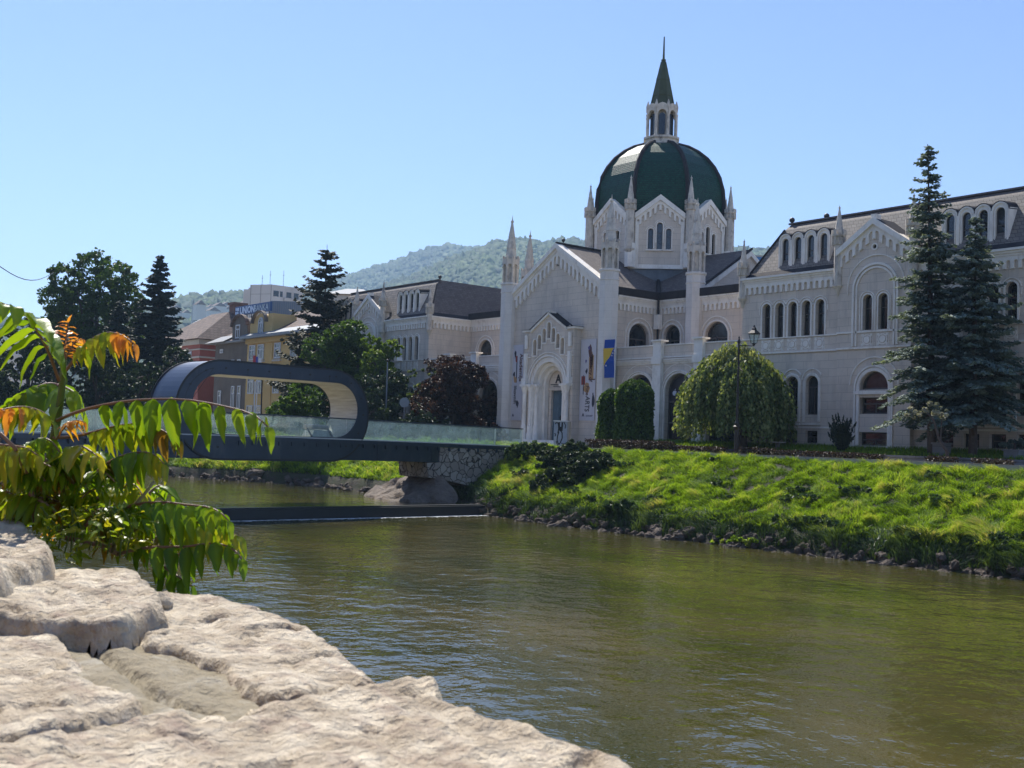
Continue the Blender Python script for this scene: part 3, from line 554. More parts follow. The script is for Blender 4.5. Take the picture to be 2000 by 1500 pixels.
# ---- banners, flag, shop sign
def blob(cx, cz, rx, rz, n=14, seed=0, j=.25):
    r = random.Random(seed); return [(cx+rx*math.cos(2*PI*i/n)*(1+r.uniform(-j, j)), cz+rz*math.sin(2*PI*i/n)*(1+r.uniform(-j, j))) for i in range(n)]
FBn = frame((0, -10.31, 0), (1, 0, 0), (0, -1, 0))
mb_ = mat('banner_cloth', (.62, .60, .62), .8, var=.06, vscale=1.5); mo = mat('ochre_print', (.45, .27, .13), .8); mbr = mat('brown_print', (.13, .06, .05), .8); mr = mat('red_print', (.30, .06, .05), .8); mp_ = mat('violet_print', (.13, .1, .25), .8); mk = mat('charcoal_print', (.04, .04, .055), .8)
def banner(a0, a1, z0, z1, label, flip):
    o = MB(); o.prism(FBn, rect(a0, a1, z0, z1), .02, .05, back=True); r_ = o.build('banner', mb_, None, loc=FBn((a0+a1)/2, z0, .03)); tag(r_, label, 'banner')
    w = a1-a0; X = lambda t: a0+t*w; d0, d1 = .05, .056
    def art(nm, ml, lst):
        for i, (dx, q) in enumerate(lst):
            b = MB(); b.prism(FBn, q, d0+dx, d1+dx); b.build(nm, ml, r_)
    if not flip:
        H = lambda t: z1-(z1-z0)*t
        art('guitar_print', mo, [(0, blob(X(.70), H(.26), .17, .62, 16, 1, .1)), (0, rect(X(.55), X(.86), H(.5), H(.2))), (0, blob(X(.45), H(.60), .3, .38, 14, 2, .15))])
        art('shape_print', mbr, [(.008, blob(X(.62), H(.145), .17, .42, 12, 3, .2)), (.008, rect(X(.58), X(.98), H(.505), H(.49)))])
        art('red_print', mr, [(.009, rect(X(.1), X(.34), H(.56), H(.455)))])
        art('ink_print', mk, [(.012, blob(X(.42), H(.40), .09, .18, 9, 5, .5)), (.012, blob(X(.90), H(.76), .14, .42, 10, 6, .2)), (.012, blob(X(.88), H(.68), .05, .15, 8, 8, .4)), (.012, rect(X(.22), X(.26), H(.68), H(.44)))])
        art('violet_print', mp_, [(.012, blob(X(.36), H(.27), .1, .13, 8, 7, .4)), (.012, blob(X(.55), H(.11), .12, .16, 8, 9, .4))])
        text('Academy of', FBn, X(.62), H(.17), .068, .42, mbr, r_, rot=-PI/2, bold=.01); text('Fine', FBn, X(.42), H(.57), .068, .42, mbr, r_, rot=-PI/2, bold=.01)
        text('ARTS', FBn, X(.42), H(.70), .07, .62, mk, r_, rot=-PI/2-.06, bold=.005, sx=.75)
        text('A', FBn, X(.2), H(.95), .06, .34, mk, r_, bold=.02)
        b = MB(); b.prism(FBn, rect(X(.45), X(.9), H(.938), H(.932)), d0, d1); b.prism(FBn, rect(X(.45), X(.86), H(.95), H(.945)), d0, d1); b.build('caption_lines', mk, r_)
    else:
        H = lambda t: z1-(z1-z0)*t
        art('figure_print', mk, [(0, blob(X(.3), H(.13), .12, .3, 9, 11, .5)), (0, blob(X(.62), H(.78), .16, .25, 9, 12, .5)), (0, blob(X(.25), H(.39), .13, .22, 8, 13, .4)), (0, rect(X(.42), X(.5), H(.5), H(.15)))])
        art('red_print', mr, [(.008, blob(X(.42), H(.19), .12, .3, 9, 14, .4))]); art('ochre_print', mo, [(.008, blob(X(.35), H(.46), .16, .3, 9, 15, .4))])
        text('Akademija', FBn, X(.72), H(.12), .066, .5, mbr, r_, rot=-PI/2, bold=.012); text('likovnih', FBn, X(.3), H(.54), .066, .44, mk, r_, rot=-PI/2, bold=.01)
        text('A', FBn, X(.2), H(.95), .06, .3, mk, r_, bold=.02)
banner(2.82, 4.40, 1.25, 6.95, 'tall white banner reading ARTS with brown print, on the wall between portal and right column', False)
banner(-4.97, -3.60, 1.2, 6.9, 'tall white banner with dark and red figures, on the wall left of the portal', True)
FFl = frame((0, -11.35, 0), (1, 0, 0), (0, -1, 0)); mblue = mat('flag_blue', (.012, .07, .38), .75, trans=.25); myel = mat('flag_yellow', (.72, .50, .07), .75, trans=.25)
fl = empty('flag', FFl(7.2, 3.4, 0), 'blue and yellow national flag with white stars hanging on its pole before the right column', 'flag')
x0, x1 = 6.3, 7.28; zt = 6.68; zb_ = 4.11
def wav(a, z, d=0): return FFl(a+.02*math.sin(z*3), z, d+.05*math.sin(a*7+z*1.3))
def cloth(poly, m_, nm, d=0., par=None):
    b = MB(); 
    for q in poly: b.prism(lambda a, z, dd: wav(a, z, dd+d), q, 0, .012)
    return b.build(nm, m_, par or fl)
g = [(x0, zt), (x1, zt)]
cells = []; ny = 14; nx = 6; yel = []
zy1 = zt-.58; zy0 = zy1-1.15
def strips(fa, fb, z0, z1, n=10):
    out = []
    for i in range(n):
        za, zb2 = z0+(z1-z0)*i/n, z0+(z1-z0)*(i+1)/n; out.append([(fa(za), za), (fb(za), za), (fb(zb2), zb2), (fa(zb2), zb2)])
    return out
diag = lambda z: x0+.02+(x1-x0-.05)*(z-zy0)/(zy1-zy0)
cl = cloth(strips(lambda z: x0, lambda z: x1, zy1, zt, 4)+strips(lambda z: diag(z), lambda z: x1, zy0, zy1, 8)+strips(lambda z: x0, lambda z: x1, zb_, zy0, 6), mblue, 'cloth')
cloth(strips(lambda z: x0-.06, lambda z: diag(z), zy0, zy1, 8), myel, 'yellow_triangle')
b = MB()
for i in range(7):
    t = (i+.5)/7; zc_ = zy0-.1+(zy1-zy0)*t; xc = diag(zc_+.1)+.13
    b.prism(lambda a, z, dd: wav(a, z, dd+.012), [(xc+(.085 if k % 2 == 0 else .036)*math.sin(k*PI/5), zc_+(.085 if k % 2 == 0 else .036)*math.cos(k*PI/5)) for k in range(10)], 0, .006)
b.build('star', M['white'], cl)
b = MB(); b.tube([FFl(7.33, 1.4), FFl(7.33, 7.25)], .035, 6); b.tube([FFl(6.3, 6.72), FFl(7.33, 6.72)], .02, 5); b.tube([FFl(7.33, 2.7), FFl(6.2, 2.7, -1.0)], .02, 5); b.tube([FFl(7.33, 6.9), FFl(6.2, 6.9, -.9)], .02, 5); b.build('pole', M['white'], fl)
# shop sign inside the second arch
fs_ = frame((0, -9.93, 0), (1, 0, 0), (0, -1, 0)); sg = MB(); sg.prism(fs_, [(10.72, 2.62), (12.98, 2.62)]+circ(11.85, 3.13, 1.1, 18, 0.05, PI-.05), -.33, -.30, back=True)
so = sg.build('shop_sign', mat('sign_black', (.012, .011, .02), .3), None, loc=fs_(11.85, 2.62, -.3)); tag(so, 'black half-round shop sign with white apple and two lines of lettering under the arch', 'sign')
mw = mat('sign_white', (.6, .62, .68), .6); b = MB(); ax, az = 11.2, 3.12
ap_ = []
for i in range(28):
    t = 2*PI*i/28; r = .165*(1+.10*abs(math.cos(t)))*(1-.16*math.exp(-((t-PI/2)/.28)**2)-.1*math.exp(-((t-3*PI/2)/.3)**2)); x, z = r*math.cos(t), r*1.02*math.sin(t)
    dx, dz = x-.235, z-.02
    if math.hypot(dx, dz) < .1: k = .1/math.hypot(dx, dz); x, z = .235+dx*k, .02+dz*k
    ap_.append((ax+x, az+z))
b.prism(fs_, ap_, -.3, -.285); b.prism(fs_, [(ax-.01, az+.17), (ax+.0, az+.22), (ax+.03, az+.27), (ax+.07, az+.29), (ax+.06, az+.22), (ax+.03, az+.18)], -.3, -.285); b.build('apple_mark', mw, so)
text('Authorised', fs_, 11.5, 3.14, -.292, .17, mw, so, bold=.01); text('Reseller', fs_, 11.5, 2.95, -.292, .17, mw, so, bold=.01)
# ---------------------------------------------------------------- terrain, water
ZW1, ZW0 = -4.45, -4.0
WLU = [-400, -120, -60, -38, -22.7, -9.8, 0.5, 5.97, 12, 16.8, 23.4, 29.2, 36.4, 42.1, 60, 120]
WLV = [-190, -62, -38, -33, -30.0, -24.7, -25.06, -23.3, -25.6, -26.3, -26.4, -26.0, -25.6, -25.2, -25, -25]
def vw(u): return float(np.interp(u, WLU, WLV))
def vt(u): return float(np.interp(u, [-400, -120, -60, -38, -22.7, -9.8, 0, 8, 60, 120], [-183, -55, -31, -26.5, -23.5, -18.9, -18.3, -18.5, -18.4, -18.4]))
def zt_(u): return -.62-.008*max(0., min(u, 45)-3)
def hsh(x, y, s): return math.sin(x*1.7*s+y*2.3*s+1.3)*.5+math.sin(x*3.1*s-y*1.9*s+.7)*.3+math.sin(x*5.3*s+y*4.7*s)*.2
def bank_z(u, t):
    """t 0 at the water .. 1 at the top edge"""
    z0 = (ZW1 if u > 12.5 else ZW0)-.35; z1 = zt_(u)
    prof = np.interp(t, [0, .05, .10, .15, .22, .6, .92, 1], [0, .03, .10, .25, .33, .66, .965, 1.])
    return z0+(z1-z0)*float(prof)
mg_ = mat('soil_under_grass', (.050, .060, .02), .95, var=.45, vscale=1.2, col2=(.055, .045, .03), bump=.8, bscale=8, bdist=.12)
us = np.concatenate([np.arange(-400, -60, 10), np.arange(-60, 60, .6), np.arange(60, 121, 10)]); ts = np.linspace(0, 1, 34)
V = []; 
for u in us:
    for t in ts:
        v = vw(u)-.3+(vt(u)-vw(u)+.3)*t; V.append((u, v, t))
V = np.array(V); tt_ = V[:, 2].copy()
def bank_off(u, t):
    a = 1-np.abs(2*t-1); s = t*8.; return fbm(u, s, .7, 3, 5)*.10*a, fbm(u, s, .55, 3, 6)*.07*a+fbm(u, s, 2.6, 2, 7)*.06*a
dv_, dz_ = bank_off(V[:, 0], tt_); V[:, 1] += dv_; V[:, 2] = [bank_z(u, t) for u, t in zip(V[:, 0], tt_)]; V[:, 2] += dz_
nt_ = len(ts); F = np.array([(i*nt_+j, (i+1)*nt_+j, (i+1)*nt_+j+1, i*nt_+j+1) for i in range(len(us)-1) for j in range(nt_-1)])
o = fast_mesh('river_bank', V, F, mg_, smooth=True); tag(o, kind='structure', label='steep far river bank of soil')
# ground behind the bank out to the horizon
V = []; F = []; vv = [None, -17.2, -13.6, -9, 10, 60, 300, 1200, 7000]
us2 = np.concatenate([[-7000, -1500], us, [400, 7000]])
for u in us2:
    uu = max(-400, min(120, u))
    for v in vv:
        y = (vt(uu)) if v is None else max(v, vt(uu)+.5+(vv.index(v))*.3); V.append((u, y, zt_(uu)+(.0 if v is None else .0)))
k = len(vv); F = np.array([(i*k+j, (i+1)*k+j, (i+1)*k+j+1, i*k+j+1) for i in range(len(us2)-1) for j in range(k-1)])
o = fast_mesh('street_ground', np.array(V, float), F, M['paving']); tag(o, kind='structure', label='paved riverside street in front of the academy')
# garden behind the low wall
mgar = mat('garden_soil', (.07, .10, .03), .95, var=.4, vscale=2.)
V = []; ug = np.arange(8, 48.1, .5); vg = np.linspace(-13.3, -9.7, 10)
for u in ug:
    for v in vg: t = (v+13.3)/3.6; V.append((u, v, -.42+.42*t+hsh(u, v, 1.5)*.04))
k = len(vg); F = np.array([(i*k+j, (i+1)*k+j, (i+1)*k+j+1, i*k+j+1) for i in range(len(ug)-1) for j in range(k-1)])
o = fast_mesh('garden_ground', np.array(V), F, mgar, smooth=True); tag(o, kind='structure', label='raised garden strip along the academy')
mst = mat('grey_stone_wall', (.20, .20, .205), .85, var=.3, vscale=1.5, tile=(1.6, .5, .015, .85))
def garden_wall(u0, u1, lab):
    b = MB(); b.box(u0, u1, -13.75, -13.42, -1.1, -.44); b.box(u0-.04, u1+.04, -13.82, -13.34, -.44, -.36)
    for x in np.arange(u0+1, u1, 3.): b.box(x-.2, x+.2, -13.80, -13.75, -1.1, -.44)
    tag(b.build('garden_wall', mst, None, loc=((u0+u1)/2, -13.6, -1.)), lab, 'wall', 'low stone walls of the garden')
garden_wall(8.2, 21.0, 'low grey stone garden wall behind the ivy mound and weeping tree'); garden_wall(23.2, 48, 'low grey stone garden wall running below the cone shrub and spruces')
b = MB(); b.box(8, 60, vt(20)+.05, vt(20)+.33, -1.3, -.58-.0); tag(b.build('kerb', M['paving'], None, loc=(30, -18, -.6)), kind='structure', label='stone kerb on top of the bank')
# river
mw_ = bpy.data.materials.new('river_water'); mw_.use_nodes = True; nt = mw_.node_tree; N = nt.nodes; L = nt.links; bs = N['Principled BSDF']
bs.inputs['Roughness'].default_value = .03; bs.inputs['IOR'].default_value = 1.40; bs.inputs['Specular IOR Level'].default_value = .5
tc = N.new('ShaderNodeTexCoord')
def nz(sc, det, sx, sy, rot=0., rough=.55):
    mp = N.new('ShaderNodeMapping'); mp.inputs['Scale'].default_value = (sx, sy, 1); mp.inputs['Rotation'].default_value = (0, 0, rot); L.new(tc.outputs['Object'], mp.inputs[0])
    n = N.new('ShaderNodeTexNoise'); n.inputs['Scale'].default_value = sc; n.inputs['Detail'].default_value = det; n.inputs['Roughness'].default_value = rough; L.new(mp.outputs[0], n.inputs['Vector']); return n.outputs['Fac']
def mth(op, a, bb):
    m = N.new('ShaderNodeMath'); m.operation = op
    for i, q in enumerate((a, bb)):
        if isinstance(q, (int, float)): m.inputs[i].default_value = q
        else: L.new(q, m.inputs[i])
    return m.outputs[0]
r = N.new('ShaderNodeValToRGB'); L.new(nz(.16, 6, 1, 1.6, .6), r.inputs[0]); e = r.color_ramp.elements; e[0].position = .35; e[0].color = (.038, .040, .009, 1); e[1].position = .68; e[1].color = (.088, .074, .024, 1); L.new(r.outputs[0], bs.inputs['Base Color'])
h = mth('ADD', mth('MULTIPLY', nz(1.1, 1, 1., 1., .75), .75), mth('ADD', mth('MULTIPLY', nz(3.2, 2, 1, 1, .3), .36), mth('MULTIPLY', nz(9., 1, 1, 1, .4), .05)))
bp = N.new('ShaderNodeBump'); bp.inputs['Distance'].default_value = .16; bp.inputs['Strength'].default_value = .42; L.new(h, bp.inputs['Height']); L.new(bp.outputs[0], bs.inputs['Normal'])
b = MB(); b.add([(12.2, -20, ZW1), (12.9, -62.4, ZW1), (300, -62.4, ZW1), (300, -20, ZW1)], [(0, 1, 2, 3)])
tag(b.build('river', mw_), kind='structure', label='murky olive green river below the weir')
b = MB(); b.add([(11.9, -20, ZW0), (12.6, -64, ZW0), (-60, -64, ZW0), (-400, -260, ZW0), (-420, -150, ZW0), (-60, -18, ZW0)], [(0, 1, 2, 3, 4, 5)])
tag(b.build('river_upstream', mw_), kind='structure', label='calmer river water above the weir')
b = MB(); b.add([(-500, -300, -7), (300, -300, -7), (300, -10, -7), (-500, -10, -7)], [(0, 1, 2, 3)]); tag(b.build('river_bed', mg_), kind='structure', label='river bed')
# weir
P0, P1 = np.array([11.7, -25.4, 0]), np.array([13.3, -63.5, 0]); d = (P1-P0)/np.linalg.norm(P1-P0); nn = np.array([-d[1], d[0], 0]); c = (P0+P1)/2
mwe = mat('dark_weir_rubber', (.016, .019, .024), .32, var=.3, vscale=1.); b = MB(); hl = np.linalg.norm(P1-P0)/2
b.obox((c[0], c[1], -4.5), d, nn, (0, 0, 1), hl, .35, .56); b.obox((c[0], c[1], -3.93), d, nn, (0, 0, 1), hl, .16, .05); b.tube([P0+np.array([0, 0, -4.0]), P1+np.array([0, 0, -4.0])], .12, 8)
tag(b.build('weir', mwe, None, loc=(12.5, -44, -5)), 'long low dark weir sill crossing the river below the bridge', 'weir')
V = []; F = []; n = 0
for i in range(3200):
    s_ = rng.uniform(0, 2*hl); w = .5+abs(rng.normal(0, .28)); 
    if rng.random() > (.25+.75*(1-s_/(2*hl))**1.2): continue
    p = P0+d*s_+nn*w*(1 if nn[0] > 0 else -1); l = rng.uniform(.03, .16); q = rng.uniform(.015, .04)
    V += [(p[0]-q, p[1]-l, ZW1+.015), (p[0]+q, p[1]-l*.6, ZW1+.02), (p[0]+q, p[1]+l, ZW1+.015), (p[0]-q*1.3, p[1]+l*.7, ZW1+.02)]; F.append((n, n+1, n+2, n+3)); n += 4
tag(fast_mesh('foam', np.array(V), np.array(F), mat('foam', (.75, .78, .78), .6)), kind='stuff', label='white foam flecks at the foot of the weir')
# ---------------------------------------------------------------- footbridge
bd = np.array([.11236, -.99367, 0.]); bn = np.array([-.99367, -.11236, 0.]); BR0 = np.array([6.635, -18.481, 0.])
br = empty('footbridge', (5.0, -36, -1), 'dark steel footbridge with a rounded loop over its deck and glass railings', 'bridge')
def FB_(s, z, w=0.): return BR0+bd*s+bn*w+np.array([0, 0, z])
def fw(w0): return lambda a, z, d=0.: FB_(a, z, w0-d)
BW = 2.5
def dz(s): return float(np.interp(s, [-1, 0, 6, 12, 18, 24, 32, 44], [-.64, -.64, -.58, -.53, -.50, -.52, -.68, -.75]))  # deck level
S0, S1 = 0., 43.
ss = np.linspace(S0, S1, 44)
b = MB(); f = fw(0)
b.prism(f, [(s, dz(s)-.22) for s in np.linspace(6.9, S1, 30)]+[(s, dz(s)-1.16) for s in np.linspace(S1, 6.9, 30)], -.12, -.02)
b.prism(f, [(s, dz(s)-.22) for s in np.linspace(6.9, S1, 30)]+[(s, dz(s)-1.16) for s in np.linspace(S1, 6.9, 30)], -BW+.05, -BW+.12)
b.prism(f, [(s, dz(s)-.06) for s in ss]+[(s, dz(s)-.27) for s in ss[::-1]], -.1, .1)
b.prism(f, [(s, dz(s)-.06) for s in ss]+[(s, dz(s)-.27) for s in ss[::-1]], -BW-.1, -BW+.1)
for zz in (-1.12,): 
    vs = [FB_(s, dz(s)+zz, w) for s in np.linspace(6.9, S1, 30) for w in (.02, BW-.02)]; b.add(vs, [(2*i, 2*i+2, 2*i+3, 2*i+1) for i in range(29)])
for s in np.arange(.8, S1, .78): b.obox(FB_(s, dz(s)-.38, -.02), bd, bn, (0, 0, 1), .06, .09, .1)
for s in np.arange(7.5, S1, 4.): b.obox(FB_(s, dz(s)-.7, .0), bd, bn, (0, 0, 1), .03, .03, .42)
b.build('girder', M['steel'], br)
b = MB(); vs = [FB_(s, dz(s)-.05, w) for s in ss for w in (.0, BW)]; b.add(vs, [(2*i, 2*i+2, 2*i+3, 2*i+1) for i in range(43)]); b.build('deck', mat('light_deck', (.42, .41, .38), .7, var=.15), br)
mcurb = mat('pale_curb', (.55, .56, .53), .6)
for w in (0., BW):
    b = MB(); b.prism(fw(w), [(s, dz(s)+.0) for s in ss]+[(s, dz(s)-.06) for s in ss[::-1]], -.06, .06, back=True); b.build('curb', mcurb, br)
# loop: stadium ring in the (s,z) plane
def stad(s0, s1, z0, z1, r, n=14):
    pts = []
    for cx, cz, t0 in ((s1-r, z1-r, PI/2), (s0+r, z1-r, PI), ):
        pass
    for cx, cz, a0 in ((s1-r, z1-r, 0), (s0+r, z1-r, PI/2), (s0+r, z0+r, PI), (s1-r, z0+r, 1.5*PI)):
        for i in range(n+1): a = a0+PI/2*i/n; pts.append((cx+r*math.cos(a), cz+r*math.sin(a)))
    return pts
out_ = stad(12.32, 23.85, -1.72, 3.14, 2.42); inn = stad(13.02, 22.98, -.47, 2.46, 1.46); mid = stad(12.67, 23.4, -1.1, 2.80, 1.94)
b = MB(); b.prism(fw(0), out_, -.02, .05, holes=[inn]); b.prism(fw(BW), out_, -.05, .02, holes=[inn])
n = len(out_); v0 = [FB_(s, z, 0) for s, z in out_]; v1 = [FB_(s, z, BW) for s, z in out_]; b.add(v0+v1, [(i, (i+1) % n, n+(i+1) % n, n+i) for i in range(n)])
lo_ = b.build('loop_frame', M['steel'], br)
b = MB(); o2 = stad(12.26, 23.91, -1.78, 3.2, 2.48); 
for w in (-.06, BW+.02): b.prism(fw(w), o2, -.04, .0, holes=[stad(12.36, 23.81, -1.68, 3.1, 2.38)])
b.build('edge_rim', M['black'], lo_)
mm = stad(12.66, 23.43, -1.12, 2.795, 1.93)
for s, z in [mm[i] for i in range(0, len(mm), 5)]+[(x, 2.79) for x in np.arange(15, 22.5, 1.25)]: b = MB(); b.prism(fw(0), circ(s, z, .055, 8), .05, .075); b.build('bolt', M['black'], lo_)
for x in np.arange(15, 22.5, 2.5): b = MB(); b.prism(fw(0), rect(x-.012, x+.012, 2.47, 2.79), .05, .056); b.build('panel_joint', M['black'], lo_)
i0 = [q for q in mm if q[0] > 21.9 and q[1] > .5]; b = MB()
for (s, z), (s2, z2) in zip(i0[:-1], i0[1:]): b.prism(fw(0), [(s, z-.018), (s2, z2-.018), (s2, z2+.018), (s, z+.018)], .05, .058)
b.build('panel_joint', M['black'], lo_)
ml = bpy.data.materials.new('pale_plank_lining'); ml.use_nodes = True; nt = ml.node_tree; N = nt.nodes; L = nt.links; bs2 = N['Principled BSDF']
an = N.new('ShaderNodeAttribute'); an.attribute_name = 'arc'; sp_ = N.new('ShaderNodeSeparateXYZ'); L.new(an.outputs['Vector'], sp_.inputs[0])
nz_ = N.new('ShaderNodeTexNoise'); nz_.inputs['Scale'].default_value = 1; nz_.inputs['Detail'].default_value = 5; mp = N.new('ShaderNodeMapping'); mp.inputs['Scale'].default_value = (9, .7, 1); L.new(an.outputs['Vector'], mp.inputs[0]); L.new(mp.outputs[0], nz_.inputs['Vector'])
rr = N.new('ShaderNodeValToRGB'); rr.color_ramp.elements[0].position = .3; rr.color_ramp.elements[1].position = .7; rr.color_ramp.elements[0].color = (.50, .44, .35, 1); rr.color_ramp.elements[1].color = (.72, .67, .57, 1); L.new(nz_.outputs[0], rr.inputs[0]); L.new(rr.outputs[0], bs2.inputs['Base Color']); bs2.inputs['Roughness'].default_value = .6
b = MB(); n = len(inn); arc = [0]
for i in range(1, n+1): arc.append(arc[-1]+math.dist(inn[i-1], inn[i % n]))
vs = [FB_(*inn[i % n], .0) for i in range(n+1)]+[FB_(*inn[i % n], BW) for i in range(n+1)]; b.add(vs, [(i, i+1, n+2+i, n+1+i) for i in range(n)])
lin = b.build('lining', ml, lo_); a_ = lin.data.attributes.new('arc', 'FLOAT_VECTOR', 'POINT'); a_.data.foreach_set('vector', np.array([(arc[i], 0, 0) for i in range(n+1)]+[(arc[i], BW, 0) for i in range(n+1)], np.float32).ravel())
# glass railing
mgl = bpy.data.materials.new('railing_glass'); mgl.use_nodes = True; nt = mgl.node_tree; N = nt.nodes; L = nt.links; N.remove(N['Principled BSDF'])
tr = N.new('ShaderNodeBsdfTransparent'); tr.inputs[0].default_value = (.84, .92, .90, 1); gl = N.new('ShaderNodeBsdfGlossy'); gl.inputs['Roughness'].default_value = .03; gl.inputs[0].default_value = (.9, .95, .95, 1); df = N.new('ShaderNodeBsdfDiffuse'); df.inputs[0].default_value = (.8, .86, .84, 1)
lw = N.new('ShaderNodeLayerWeight'); lw.inputs[0].default_value = .5; pw_ = N.new('ShaderNodeMath'); pw_.operation = 'POWER'; pw_.inputs[1].default_value = 3; L.new(lw.outputs['Facing'], pw_.inputs[0]); fr_ = N.new('ShaderNodeMath'); fr_.operation = 'MULTIPLY_ADD'; fr_.inputs[1].default_value = .6; fr_.inputs[2].default_value = .05; L.new(pw_.outputs[0], fr_.inputs[0]); m1 = N.new('ShaderNodeMixShader'); m2 = N.new('ShaderNodeMixShader')
tcg = N.new('ShaderNodeTexCoord'); ng = N.new('ShaderNodeTexNoise'); ng.inputs['Scale'].default_value = 1.5; ng.inputs['Detail'].default_value = 6; L.new(tcg.outputs['Object'], ng.inputs['Vector']); rg = N.new('ShaderNodeValToRGB'); rg.color_ramp.elements[0].position = .35; rg.color_ramp.elements[0].color = (.09, .09, .09, 1); rg.color_ramp.elements[1].position = .75; rg.color_ramp.elements[1].color = (.27, .27, .27, 1); L.new(ng.outputs[0], rg.inputs[0])
L.new(rg.outputs[0], m1.inputs[0]); L.new(tr.outputs[0], m1.inputs[1]); L.new(df.outputs[0], m1.inputs[2]); L.new(fr_.outputs[0], m2.inputs[0]); L.new(m1.outputs[0], m2.inputs[1]); L.new(gl.outputs[0], m2.inputs[2]); L.new(m2.outputs[0], N['Material Output'].inputs[0])
RH = 1.08
for w in (.02, BW-.02):
    segs = [(0.05, 12.4), (12.4, 24.2), (24.2, 42.5)]
    for a, z_ in segs:
        k = max(1, int(round((z_-a)/1.25))); e = np.linspace(a, z_, k+1)
        for i in range(k):
            b = MB(); s0, s1 = e[i]+.012, e[i+1]-.012; b.prism(fw(w), [(s0, dz(s0)), (s1, dz(s1)), (s1, dz(s1)+RH), (s0, dz(s0)+RH)], -.008, .008, back=True); b.build('glass_panel', mgl, br)
    b = MB(); b.prism(fw(w), [(s, dz(s)+RH+.03) for s in ss]+[(s, dz(s)+RH-.03) for s in ss[::-1]], -.04, .04, back=True); b.build('handrail', M['steel'], br)
    b = MB(); b.prism(fw(w), rect(-.03, .09, dz(0)-.05, dz(0)+RH+.0), -.012, .012, back=True); b.build('end_post', M['white'], br)
# abutment
mrub = bpy.data.materials.new('rubble_masonry'); mrub.use_nodes = True; nt = mrub.node_tree; N = nt.nodes; L = nt.links; bs3 = N['Principled BSDF']
tc = N.new('ShaderNodeTexCoord'); sep = N.new('ShaderNodeSeparateXYZ'); L.new(tc.outputs['Object'], sep.inputs[0]); ad = N.new('ShaderNodeMath'); ad.operation = 'ADD'; L.new(sep.outputs[0], ad.inputs[0]); L.new(sep.outputs[1], ad.inputs[1]); cb = N.new('ShaderNodeCombineXYZ'); L.new(ad.outputs[0], cb.inputs[0]); L.new(sep.outputs[2], cb.inputs[1])
vo = N.new('ShaderNodeTexVoronoi'); vo.feature = 'DISTANCE_TO_EDGE'; vo.inputs['Scale'].default_value = 2.7; nzz = N.new('ShaderNodeTexNoise'); nzz.inputs['Scale'].default_value = 2.; L.new(cb.outputs[0], nzz.inputs['Vector']); vm = N.new('ShaderNodeVectorMath'); vm.operation = 'MULTIPLY_ADD'; vm.inputs[1].default_value = (.5, .5, 0); L.new(nzz.outputs['Color'], vm.inputs[0]); L.new(cb.outputs[0], vm.inputs[2]); L.new(vm.outputs[0], vo.inputs['Vector']); r1 = N.new('ShaderNodeValToRGB'); r1.color_ramp.elements[0].position = .015; r1.color_ramp.elements[1].position = .06; r1.color_ramp.elements[0].color = (.16, .14, .12, 1); r1.color_ramp.elements[1].color = (1, 1, 1, 1); L.new(vo.outputs[0], r1.inputs[0])
vc = N.new('ShaderNodeTexVoronoi'); vc.inputs['Scale'].default_value = 2.7; L.new(vm.outputs[0], vc.inputs['Vector']); r2 = N.new('ShaderNodeValToRGB'); r2.color_ramp.elements[0].color = (.24, .20, .165, 1); r2.color_ramp.elements[1].color = (.42, .38, .33, 1); L.new(vc.outputs['Color'], r2.inputs[0])
mx = N.new('ShaderNodeMix'); mx.data_type = 'RGBA'; mx.blend_type = 'MULTIPLY'; mx.inputs[0].default_value = 1; L.new(r1.outputs[0], mx.inputs[6]); L.new(r2.outputs[0], mx.inputs[7]); L.new(mx.outputs[2], bs3.inputs['Base Color']); bs3.inputs['Roughness'].default_value = .85
bpn = N.new('ShaderNodeBump'); bpn.inputs['Distance'].default_value = .06; L.new(r1.outputs[0], bpn.inputs['Height']); L.new(bpn.outputs[0], bs3.inputs['Normal'])
ab = empty('bridge_abutment', FB_(5, -4, BW/2), 'rubble stone bridge abutment on a concrete skirt under the right end of the footbridge', 'abutment')
b = MB(); f = fw(-.05)
b.prism(f, [(-1, dz(0)-.28), (6.95, dz(6)-.28), (6.95, -1.74), (7.9, -1.77), (7.8, -2.6), (6.5, -2.75), (4, -3.2), (-1, -3.2)], -BW-.1, 0, back=True); b.build('masonry', mrub, ab)
mcn = mat('rough_concrete_skirt', (.19, .15, .115), .9, var=.5, vscale=1.5, bump=.9, bscale=3, bdist=.2)
V = []; m_ = 24; n_ = 18
for i in range(m_+1):
    for j in range(n_+1):
        w = -1.7+(BW+5.0)*i/m_; t = j/n_; s = 8.9-1.6*(1-t)*0+(-.0)+(t*5.2)-.9; s = 6.9+3.7*t+.35*hsh(w, t*5, 1.1)
        z = -2.5-1.0*t**.8*2.05+.12*hsh(w, t*8, 1.7)-(.9*max(0, -w-.2)**1.2)*.8-(.25*max(0, w-BW)); V.append(FB_(s, z, w))
V = np.array(V); F = np.array([(i*(n_+1)+j, (i+1)*(n_+1)+j, (i+1)*(n_+1)+j+1, i*(n_+1)+j+1) for i in range(m_) for j in range(n_)]); fast_mesh('skirt', V, F, mcn, ab, smooth=True)
